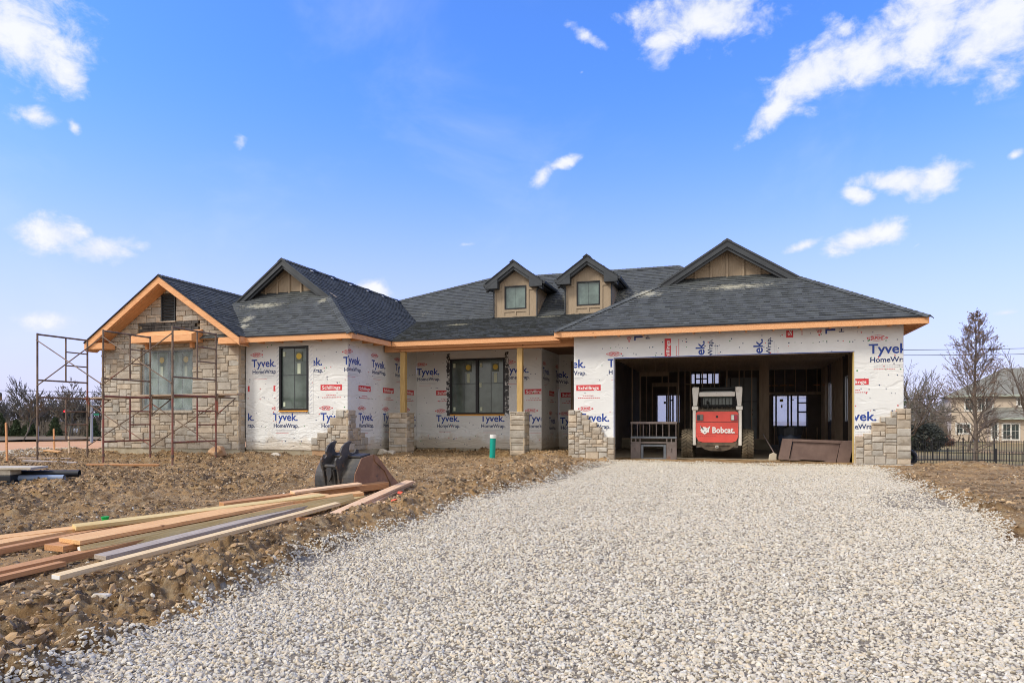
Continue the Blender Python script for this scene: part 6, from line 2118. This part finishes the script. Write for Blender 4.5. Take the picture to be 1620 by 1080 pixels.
def leaves(segs_or_pts, n, size, m, parent, seed, name='leaves', jitter=0.1, zlo=None):
    rnd = random.Random(seed); V = []; F = []
    for _ in range(n):
        p = rnd.choice(segs_or_pts)
        c = p + Vector((rnd.gauss(0, jitter), rnd.gauss(0, jitter), rnd.gauss(0, jitter) - 0.02))
        a = Vector((rnd.gauss(0, 1), rnd.gauss(0, 1), rnd.gauss(0, 1))).normalized(); b = a.orthogonal().normalized()
        s_ = size * rnd.uniform(0.6, 1.4)
        o = len(V); V += [c - a * s_, c + b * s_ * 0.6, c + a * s_, c - b * s_ * 0.6]; F.append((o, o + 1, o + 2, o + 3))
    me = bpy.data.meshes.new(name); me.from_pydata([tuple(v) for v in V], [], F); me.materials.append(m); me.update()
    o = bpy.data.objects.new(name, me); COL.objects.link(o); o.parent = parent
    return o


def bare_tree(label, x, y, z, H_, seed, style='round', maxd=4, mt=None, leafn=0, group=None, cat='tree', minr=0.008, name='bare_tree', leafsz=0.06, rad=None):
    t = Tree(seed); rnd = t.r
    e = empty(name, (x, y, z)); tag(e, label, cat, group)
    if style == 'pyramid':
        n = 44
        tr = 0.13
        pts = [Vector((0.03 * math.sin(i * 0.7), 0.03 * math.cos(i * 0.9), H_ * i / 14)) for i in range(15)]
        for i in range(14): t.seg.append((pts[i], pts[i + 1], tr * (1 - i / 14.6), tr * (1 - (i + 1) / 14.6), 0))
        for k in range(95):
            u = 0.10 + 0.88 * (k / 95) ** 0.9
            a = k * 2.4 + rnd.uniform(-.3, .3)
            wmax = (rad or 1.9) * (1 - ((u - 0.10) / 0.90) ** 1.35) * min(1, 0.55 + u * 2.0) + 0.12
            el_ = R(rnd.uniform(38, 58)) if u > 0.25 else R(rnd.uniform(15, 45))
            L_ = wmax / math.cos(el_) * rnd.uniform(0.85, 1.1)
            d = Vector((math.cos(a) * math.cos(el_), math.sin(a) * math.cos(el_), math.sin(el_)))
            t.grow(Vector((0, 0, H_ * u)), d, L_ * 0.62, 0.028 * (1.25 - u), 1, 3, 0.62, 0.25, 4, (3, 4), 0.5, 0.45, 0.10)
    else:
        t.grow(Vector((0, 0, 0)), Vector((rnd.uniform(-.06, .06), 0, 1)), H_ * 0.36, H_ * 0.017, 0, maxd, 0.75 if style == 'round' else 0.5, 0.5, 4, (3, 4), 0.66, 0.6, 0.11)
    mx = max(s_[1].z for s_ in t.seg)
    k = H_ / mx
    t.seg = [(a * k, b * k, r0, r1, dd) for a, b, r0, r1, dd in t.seg]
    seg_mesh('trunk', [s_ for s_ in t.seg if s_[4] <= 1], mt or m_bark, e, minr)
    tw = [s_ for s_ in t.seg if s_[4] > 1]
    if tw: seg_mesh('crown', tw, m_twigf if mt is m_twigf else m_twig, e, minr)
    if leafn:
        pts = [s_[1] for s_ in t.seg if s_[4] >= 2]
        if style == 'pyramid': pts = [p for p in pts if p.z > H_ * 0.42 or rnd.random() < 0.05]
        leaves(pts, leafn, leafsz, m_leafb if mt is not m_twigf else m_leafb2, e, seed + 1, jitter=0.06)
    return e


bare_tree('tall narrow pyramidal tree with dead leaves in its top before the fence', 13.06, 44.1, -1.75, 8.85, 11, 'pyramid', leafn=3000, name='pyramidal_tree', minr=0.009, leafsz=0.05, rad=2.1)
bare_tree('bare spreading tree just behind the garage corner', 12.4, 56.0, -1.75, 7.6, 12, 'round', 4, name='bare_tree', minr=0.014)
bare_tree('bare tree cut by the right edge before the tan house', 18.9, 53.2, -1.75, 7.5, 14, 'round', 4, minr=0.014)
bare_tree('slim bare sapling between the shrub and the tan house', 19.0, 66.0, -1.75, 5.6, 15, 'up', 4, minr=0.014)
bare_tree('low bare tree left of the tan house', 21.0, 84.0, -1.9, 8.5, 16, 'round', 4, mt=m_twigf, minr=0.022)
bare_tree('greyish bare tree behind the rounded shrub', 18.2, 90.0, -1.9, 9.0, 17, 'round', 4, mt=m_twigf, minr=0.022)


def evergreen(label, x, y, z, H_, W2, seed, style='cone', dens=1.0, group=None, col=((0.022, 0.040, 0.018), (0.055, 0.075, 0.032)), leaf=0.13):
    e = empty('evergreen' if style == 'cone' else 'shrub', (x, y, z)); tag(e, label, 'evergreen tree' if style == 'cone' else 'shrub', group)
    mb = MB(); mb.tube((0, 0, 0), (0, 0, H_ * 0.8), 0.10, 0.03); mb.build('trunk', m_bark, e, inv=False)
    rnd = random.Random(seed); pts = []
    n = int(1500 * dens)
    for _ in range(n):
        if style == 'cone':
            u = rnd.random() ** 1.5; rr_ = W2 * (1 - u) * (0.75 + 0.35 * math.sin(u * 40 + seed)) * math.sqrt(rnd.uniform(0.35, 1)); zz = H_ * (0.06 + 0.94 * u)
            a = rnd.uniform(0, 6.283)
            rr_ *= 1 + 0.18 * math.sin(a * 5 + u * 9)
            pts.append(Vector((rr_ * math.cos(a), rr_ * math.sin(a), zz - 0.15 * rr_)))
        else:
            v = Vector((rnd.gauss(0, 1), rnd.gauss(0, 1), rnd.gauss(0, 1))).normalized() * rnd.uniform(0.6, 1) ** 0.5
            k_ = 1 + 0.16 * math.sin(v.x * 7 + seed) * math.sin(v.y * 6 + v.z * 5)
            pts.append(Vector((v.x * W2 * k_, v.y * W2 * k_, H_ * 0.5 + v.z * H_ * 0.5 * k_)))
    mt = mat('foliage_%d' % int(col[0][0] * 10000 + seed * 0), col[0], col[1], scale=1.2, rough=0.9)
    V = []; F = []
    for p in pts:
        for _ in range(4):
            c = p + Vector((rnd.gauss(0, .12), rnd.gauss(0, .12), rnd.gauss(0, .08)))
            a = (p.normalized() + Vector((rnd.gauss(0, .6), rnd.gauss(0, .6), rnd.gauss(0, .6)))).normalized(); b = a.orthogonal().normalized()
            s_ = leaf * rnd.uniform(0.6, 1.4)
            o = len(V); V += [c - a * s_, c + b * s_ * 0.5, c + a * s_, c - b * s_ * 0.5]; F.append((o, o + 1, o + 2, o + 3))
    me = bpy.data.meshes.new('crown'); me.from_pydata([tuple(v) for v in V], [], F); me.materials.append(mt); me.update()
    o = bpy.data.objects.new('crown', me); COL.objects.link(o); o.parent = e
    return e


evergreen('dark rounded shrub beyond the fence right of the garage', 16.0, 67.0, -1.75, 2.5, 1.5, 5, 'round', 0.7, leaf=0.12, col=((0.03, 0.035, 0.028), (0.06, 0.062, 0.05)))
evergreen('low reddish shrub right of the dark rounded one', 20.4, 80.0, -1.75, 1.1, 1.3, 6, 'round', 0.4, col=((0.10, 0.05, 0.035), (0.16, 0.09, 0.06)))
evergreen('dark tall evergreen right behind the garage wall', 10.15, 50.0, -1.75, 7.2, 0.95, 7, 'cone', 1.0)

# left distance
GL = 'bare trees along the far road at the left'
for i, (lb, x, y, H_, st, lf) in enumerate((
        ('far bare tree at the very left edge', -99.0, 69.0, 5.9, 'round', 0), ('tall thin far bare tree left of the scaffold', -97.0, 74.0, 9.2, 'up', 0), ('thin pale young tree before the far evergreens', -84.5, 62.5, 5.8, 'up', 0),
        ('far tree with brown leaves seen through the scaffold', -90.5, 73.5, 9.0, 'round', 900), ('far bare tree between the left scaffold uprights', -96.5, 79.0, 6.5, 'round', 300),
        ('far bare tree close behind the stone wing corner', -87.0, 77.0, 10.0, 'round', 0), ('short far bare tree left of the traffic signals', -94.0, 79.5, 6.2, 'round', 0), ('wide far bare tree behind the traffic signals', -92.0, 83.0, 7.8, 'round', 400))):
    bare_tree(lb, x, y, -1.65, H_, 60 + i, st, 4, mt=m_twigf, group=GL, minr=0.030, leafn=lf, leafsz=0.10)
for i, (lb, x, y, H_, w2) in enumerate((('far dark evergreen at the left edge', -102.0, 72.0, 3.5, 1.8), ('second far evergreen from the left edge', -100.2, 73.0, 2.6, 1.1), ('broad far evergreen behind the pale young tree', -98.3, 73.6, 2.7, 1.6),
                                        ('pointed far evergreen between the scaffold uprights', -94.6, 74.7, 2.9, 1.2), ('far evergreen nearest the stone wing', -89.3, 76.4, 2.7, 1.0))):
    evergreen(lb, x, y, -1.65, H_, w2, 80 + i, group='evergreens along the far road', dens=0.35, leaf=0.18)

# far woods at both sides: one mass of bare twiggy trees
V = []; F = []
rnd = random.Random(77)
def wood_tree(x, y, z, H_):
    t = Tree(rnd.randint(0, 99999))
    t.grow(Vector((0, 0, 0)), Vector((0, 0, 1)), H_ * 0.4, H_ * 0.018, 0, 3, 0.8, 0.4, 3, (3, 4), 0.66, 0.6, 0.12)
    off = Vector((x, y, z))
    for (p, q, r0, r1, dp_) in t.seg:
        d = q - p; a = d.orthogonal().normalized(); b = d.normalized().cross(a); o = len(V)
        for c, r_ in ((p, max(r0, 0.05)), (q, max(r1, 0.045))):
            for i in range(3):
                tt_ = 2.094 * i
                V.append(tuple(off + c + a * (math.cos(tt_) * r_) + b * (math.sin(tt_) * r_)))
        for i in range(3): F.append((o + i, o + (i + 1) % 3, o + 3 + (i + 1) % 3, o + 3 + i))
for i in range(150):
    th = R(rnd.uniform(-60, -42)); d = rnd.uniform(128, 190)
    wood_tree(d * math.sin(th), d * math.cos(th), -1.7, rnd.uniform(5.5, 9.0))
for i in range(60):
    th = R(rnd.uniform(8, 26)); d = rnd.uniform(112, 160)
    wood_tree(d * math.sin(th), d * math.cos(th), -1.7, rnd.uniform(6, 10))
me = bpy.data.meshes.new('far_woods'); me.from_pydata(V, [], F); me.materials.append(m_twigf); me.update()
o = bpy.data.objects.new('far_woods', me); COL.objects.link(o); tag(o, 'grey mass of distant bare woods along the horizon', 'woods', kind='stuff')
# brush under the far woods
V = []; F = []
for (t0, t1, d0, d1, n_, h_) in ((-60, -42, 124, 150, 9000, 3.2), (8, 26, 100, 122, 5000, 3.0)):
    for i in range(n_):
        th = R(rnd.uniform(t0, t1)); d = rnd.uniform(d0, d1); hh = h_ * rnd.uniform(0.3, 1.1)
        x, y = d * math.sin(th), d * math.cos(th); o_ = len(V)
        lx, ly, w = rnd.gauss(0, 0.5), rnd.gauss(0, 0.5), 0.09
        V += [(x - w, y, -1.8), (x + w, y, -1.8), (x + lx, y + ly, -1.8 + hh)]; F.append((o_, o_ + 1, o_ + 2))
me = bpy.data.meshes.new('brush'); me.from_pydata(V, [], F); me.materials.append(mat('brush', (0.11, 0.09, 0.075), (0.16, 0.13, 0.10), scale=0.3, rough=0.95)); me.update()
o = bpy.data.objects.new('brush', me); COL.objects.link(o); tag(o, 'low leafless brush in front of the far woods', 'brush', kind='stuff')

# ------------------------------------------------------------------ traffic signals, street sign, car
m_pole = mat('galvanised_pole', (0.25, 0.29, 0.34), rough=0.5)
m_sig = mat('signal_black', (0.012, 0.013, 0.013), rough=0.6)
tp = empty('signal_pole', (-73.35, 62.58, -1.7)); tag(tp, 'grey-blue steel signal pole with mast arm and green street sign', 'signal pole')
mb = MB(); mb.tube((0, 0, 0), (0, 0, 4.9), 0.16, 0.11, n=12); mb.build('pole', m_pole, tp, inv=False)
mb = MB(); mb.tube((0, 0, 3.72), (-3.1, -0.95, 3.72), 0.07, 0.05, n=8); mb.tube((0, 0, 4.5), (0.9, 0.3, 4.5), 0.05, n=8); mb.build('mast_arm', m_pole, tp, inv=False)
mb = MB(); mb.beam((0.25, 0.05, 3.42), (0.88, 0.25, 3.42), 0.03, 0.24); mb.build('street_sign', mat('sign_green', (0.0, 0.16, 0.10), rough=0.5), tp, inv=False)


def signal(lb, x, y, z, lit):
    s_ = empty('traffic_signal', (x, y, z)); tag(s_, lb, 'traffic signal', 'traffic signals on the far road')
    mb = MB(); mb.box(-0.17, 0.17, -0.12, 0.12, -0.5, 0.5)
    for k in (-0.32, 0.0, 0.32): mb.tube((0, -0.12, k), (0, -0.28, k), 0.13, n=12, cap=False)
    mb.build('housing', m_sig, s_, inv=False)
    mb = MB(); mb.tube((0, -0.13, 0.32), (0, -0.15, 0.32), 0.14, n=14)
    if lit:
        m = bpy.data.materials.new('red_lamp'); m.use_nodes = True
        b = m.node_tree.nodes['Principled BSDF']; b.inputs['Base Color'].default_value = (0.8, 0.02, 0.02, 1); b.inputs['Emission Color'].default_value = (1, 0.02, 0.03, 1); b.inputs['Emission Strength'].default_value = 3
        mb.build('lamp', m, s_, inv=False)
    else: mb.build('lamp', m_sig, s_, inv=False)
    s_.rotation_euler = (0, 0, R(50))


signal('lit traffic signal with a red lamp seen through the scaffold', -76.29, 61.5, 1.75, True)
signal('dark traffic signal hanging near the grey signal pole', -74.15, 62.2, 1.85, False)
signal('dark traffic signal behind the leftmost scaffold upright', -79.6, 60.58, 0.85, False)
tp2 = MB(); tp2.tube((-79.6, 60.7, -1.7), (-79.6, 60.7, 1.3), 0.06, n=8); tag(tp2.build('signal_post', m_pole), 'short post under the leftmost traffic signal', 'post')
car = empty('white_car', (-102.0, 84.0, -1.68), rz=R(125)); tag(car, 'small white car far off on the road behind the scaffold', 'car')
mb = MB(); mb.prism([(-2.1, 0.3), (2.1, 0.3), (2.15, 0.75), (1.3, 0.9), (0.7, 1.38), (-1.1, 1.40), (-1.9, 0.95), (-2.15, 0.8)], 'y', -0.85, 0.85); mb.build('body', mat('car_white', (0.75, 0.76, 0.78), rough=0.3), car, inv=False, bevel=0.06)
mb = MB(); mb.prism([(-1.6, 0.95), (1.1, 0.95), (0.62, 1.30), (-1.05, 1.32)], 'y', -0.87, 0.87); mb.build('window', m_glass, car, inv=False)
for x in (-1.35, 1.35):
    for y in (-0.86, 0.86):
        mb = MB(); mb.tube((x, y - 0.1, 0.33), (x, y + 0.1, 0.33), 0.33, n=18); mb.build('wheel', m_sig, car, inv=False)

# ------------------------------------------------------------------ neighbouring tan house
ax2 = math.atan2(math.sin(R(YAW)), math.cos(R(YAW)))
nh = empty('neighbour_house', (26.05, 96.58, -2.0), rz=R(YAW - 29)); tag(nh, 'large tan two storey house with grey roof beyond the right fence', 'house')
m_brk = mat('tan_brick', (0.42, 0.34, 0.265), (0.49, 0.405, 0.32), scale=1.5, rough=0.9)
m_nroof = mat('grey_green_roof', (0.15, 0.145, 0.12), (0.21, 0.20, 0.165), scale=2.0, rough=0.95)
mb = MB(); mb.box(0, 22, 0, 12, 0, 6.05); mb.build('wall', m_brk, nh, inv=False)
mb = MB(); mb.box(3.6, 22, -2.2, -0.002, 0, 3.25); mb.build('wall', m_brk, nh, inv=False)
mb = MB()
mb.add([(-0.5, -0.5, 6.05), (22.5, -0.5, 6.05), (22.5, 12.5, 6.05), (-0.5, 12.5, 6.05), (6.0, 6, 9.6), (16, 6, 9.6)], [(0, 1, 5, 4), (1, 2, 5), (2, 3, 4, 5), (3, 0, 4)]); mb.build('roof', m_nroof, nh, inv=False)
mb = MB(); mb.prism([(-2.7, 3.25), (0.0, 4.55), (0.0, 3.25)], 'x', 3.2, 22); mb.build('roof', m_nroof, nh, inv=False)
mb = MB(); mb.box(-0.52, 22.5, -0.56, -0.46, 5.85, 6.06); mb.build('gutter', mat('pale_gutter', (0.34, 0.38, 0.33), rough=0.6), nh, inv=False)
mb = MB(); mb.box(3.15, 22.5, -2.76, -2.66, 3.08, 3.28); mb.build('gutter', MATS['pale_gutter'], nh, inv=False)
m_wt = mat('white_trim', (0.62, 0.60, 0.56), rough=0.6)
for (x0, x1, z0, z1, y, n_) in ((0.5, 1.95, 1.4, 2.6, 0, 2), (1.4, 2.3, 4.2, 5.7, 0, 1), (2.7, 4.2, 4.2, 5.7, 0, 2), (3.85, 4.45, 0.75, 2.6, -2.2, 1), (4.9, 6.5, 0.75, 2.6, -2.2, 2), (7.2, 8.4, 0.75, 2.6, -2.2, 2), (9.6, 11.0, 0.75, 2.6, -2.2, 2), (6.6, 7.8, 4.7, 5.7, 0, 2)):
    w = empty('window', (x0, y, z0)); w.parent = nh
    w.location = (x0, y, z0)
    W_ = x1 - x0; H2 = z1 - z0
    mb = MB(); mb.box(-0.09, W_ + 0.09, -0.05, -0.001, -0.12, H2 + 0.09, 0); mb.build('frame', m_wt, w, inv=False)
    for i in range(n_):
        a, b = W_ / n_ * i + 0.07, W_ / n_ * (i + 1) - 0.07
        mb = MB(); mb.box(a, b, -0.07, -0.052, 0.07, H2 - 0.07, 0); mb.box((a + b) / 2 - 0.012, (a + b) / 2 + 0.012, -0.078, -0.071, 0.07, H2 - 0.07, 1); mb.box(a, b, -0.079, -0.0715, H2 * 0.55 - 0.012, H2 * 0.55 + 0.012, 1)
        mb.build('pane', [mat('far_glass', (0.035, 0.045, 0.045), rough=0.2), m_wt], w, inv=False)
# little things on its patio
mb = MB(); mb.box(0, 0.8, 0, 0.5, 0, 0.35); mb.box(0.1, 0.7, 0.1, 0.4, 0.35, 0.6)
o = mb.build('garden_cart', mat('cart_blue', (0.05, 0.09, 0.2), rough=0.5), bevel=0.03); o.matrix_basis = nh.matrix_basis @ Matrix.Translation((2.0, -1.2, 0.2)); tag(o, 'dark blue garden cart against the tan house', 'cart')
mb = MB(); mb.tube((0, 0, 0), (0, 0, 0.35), 0.22, 0.3, n=12); mb.tube((0, 0, 0.35), (0, 0, 0.7), 0.25, 0.1, n=10, mi=1)
o = mb.build('flower_pot', [m_wt, mat('flower_red', (0.5, 0.05, 0.05), rough=0.6)]); o.matrix_basis = nh.matrix_basis @ Matrix.Translation((8.1, -2.9, 0.1)); tag(o, 'white pot with red flowers by the tan house window', 'flower pot')

# the roof corner of a second house at the far left
_a = R(54.8); _cx, _cy = 5.55, -0.7
h2 = empty('neighbour_house', (-40.78 - (_cx * math.cos(_a) - _cy * math.sin(_a)), 28.9 - (_cx * math.sin(_a) + _cy * math.cos(_a)), -1.62), rz=_a); tag(h2, 'neighbouring house at the left of which only a dark roof corner shows', 'house')
mb = MB(); mb.box(-9.0, 3.6, 0, 9, 0, 4.2); mb.build('wall', m_brk, h2, inv=False)
mb = MB(); mb.add([(-9.6, -0.7, 4.2), (5.55, -0.7, 4.2), (5.55, 9.7, 4.2), (-9.6, 9.7, 4.2), (-4.5, 4.5, 7.2), (0.5, 4.5, 7.2)], [(0, 1, 5, 4), (1, 2, 5), (2, 3, 4, 5), (3, 0, 4)]); mb.box(-9.6, 5.55, -0.7, 9.7, 4.02, 4.198); mb.build('roof', m_trim, h2, inv=False)

# ------------------------------------------------------------------ black fences right
m_fence = mat('black_fence', (0.012, 0.012, 0.014), rough=0.5)


def fence(label, p, q, h_, posts):
    f = empty('metal_fence', (p[0], p[1], -1.75)); tag(f, label, 'fence', 'black metal fences at the right')
    P_, Q_ = Vector((0, 0, 0)), Vector((q[0] - p[0], q[1] - p[1], 0))
    L_ = Q_.length; d = Q_ / L_
    mb = MB(); n = int(L_ / 0.14)
    for i in range(n):
        a = d * (i * 0.14); mb.box(a.x - 0.011, a.x + 0.011, a.y - 0.011, a.y + 0.011, 0.05, h_)
    for z in (0.15, h_ * 0.55, h_ - 0.12): mb.beam((0, 0, z), (Q_.x, Q_.y, z), 0.025, 0.03)
    mb.build('picket_panel', m_fence, f, inv=False)
    for i in range(posts + 1):
        a = d * (L_ * i / posts); mb = MB(); mb.box(a.x - 0.035, a.x + 0.035, a.y - 0.035, a.y + 0.035, 0, h_ + 0.12); mb.beam((a.x, a.y, h_ + 0.12), (a.x, a.y, h_ + 0.15), 0.09, 0.09, up=(1, 0, 0)); mb.build('post', m_fence, f, inv=False)


fence('black metal picket fence, nearer of the two at the right', (9.3, 43.6), (22.5, 41.8), 1.05, 6)
fence('black metal picket fence, taller one standing further back', (9.0, 50.2), (27.0, 52.6), 1.45, 10)

# power lines
for lb, pts in (('topmost power line over the right fence', ((5, 74, 8.2), (60, 93, 9.9))), ('second power line over the right fence', ((5, 74, 7.7), (60, 93, 9.2))), ('lower thin power line before the tan house', ((5, 74, 3.3), (60, 93, 4.6))), ('lowest power line before the tan house', ((5, 74, 2.0), (60, 93, 3.2)))):
    mb = MB(); a, b = Vector(pts[0]), Vector(pts[1]); n = 24; P_ = []
    for i in range(n + 1):
        u = i / n; c = a.lerp(b, u); c.z -= 1.0 * 4 * u * (1 - u) * 0.6; P_.append(c)
    mb.path(P_, 0.028, 5); tag(mb.build('power_line', m_sig), lb, 'power line', 'power lines at the right')
mb = MB(); a, b = Vector((-110, 50, 5.6)), Vector((-60, 85, 5.2)); mb.path([a.lerp(b, i / 12) - Vector((0, 0, 1.2 * 4 * (i / 12) * (1 - i / 12) * 0.5)) for i in range(13)], 0.03, 5)
tag(mb.build('power_line', m_sig), 'thin power line crossing behind the scaffold', 'power line')

# light haze of the far distance
hz = MB(); hz.box(-330, 330, -12, 560, -2.7, 14.0)
m = bpy.data.materials.new('haze'); m.use_nodes = True; nt = m.node_tree; nt.nodes.clear()
ov = N(nt, 'ShaderNodeOutputMaterial'); pv = N(nt, 'ShaderNodeVolumePrincipled')
pv.inputs['Color'].default_value = (0.86, 0.9, 1, 1); pv.inputs['Density'].default_value = 0.0011; pv.inputs['Anisotropy'].default_value = 0.2
nt.links.new(pv.outputs[0], ov.inputs['Volume'])
if False:
    ho = hz.build('haze', m); tag(ho, 'thin pale haze of the far distance', 'haze', kind='stuff')
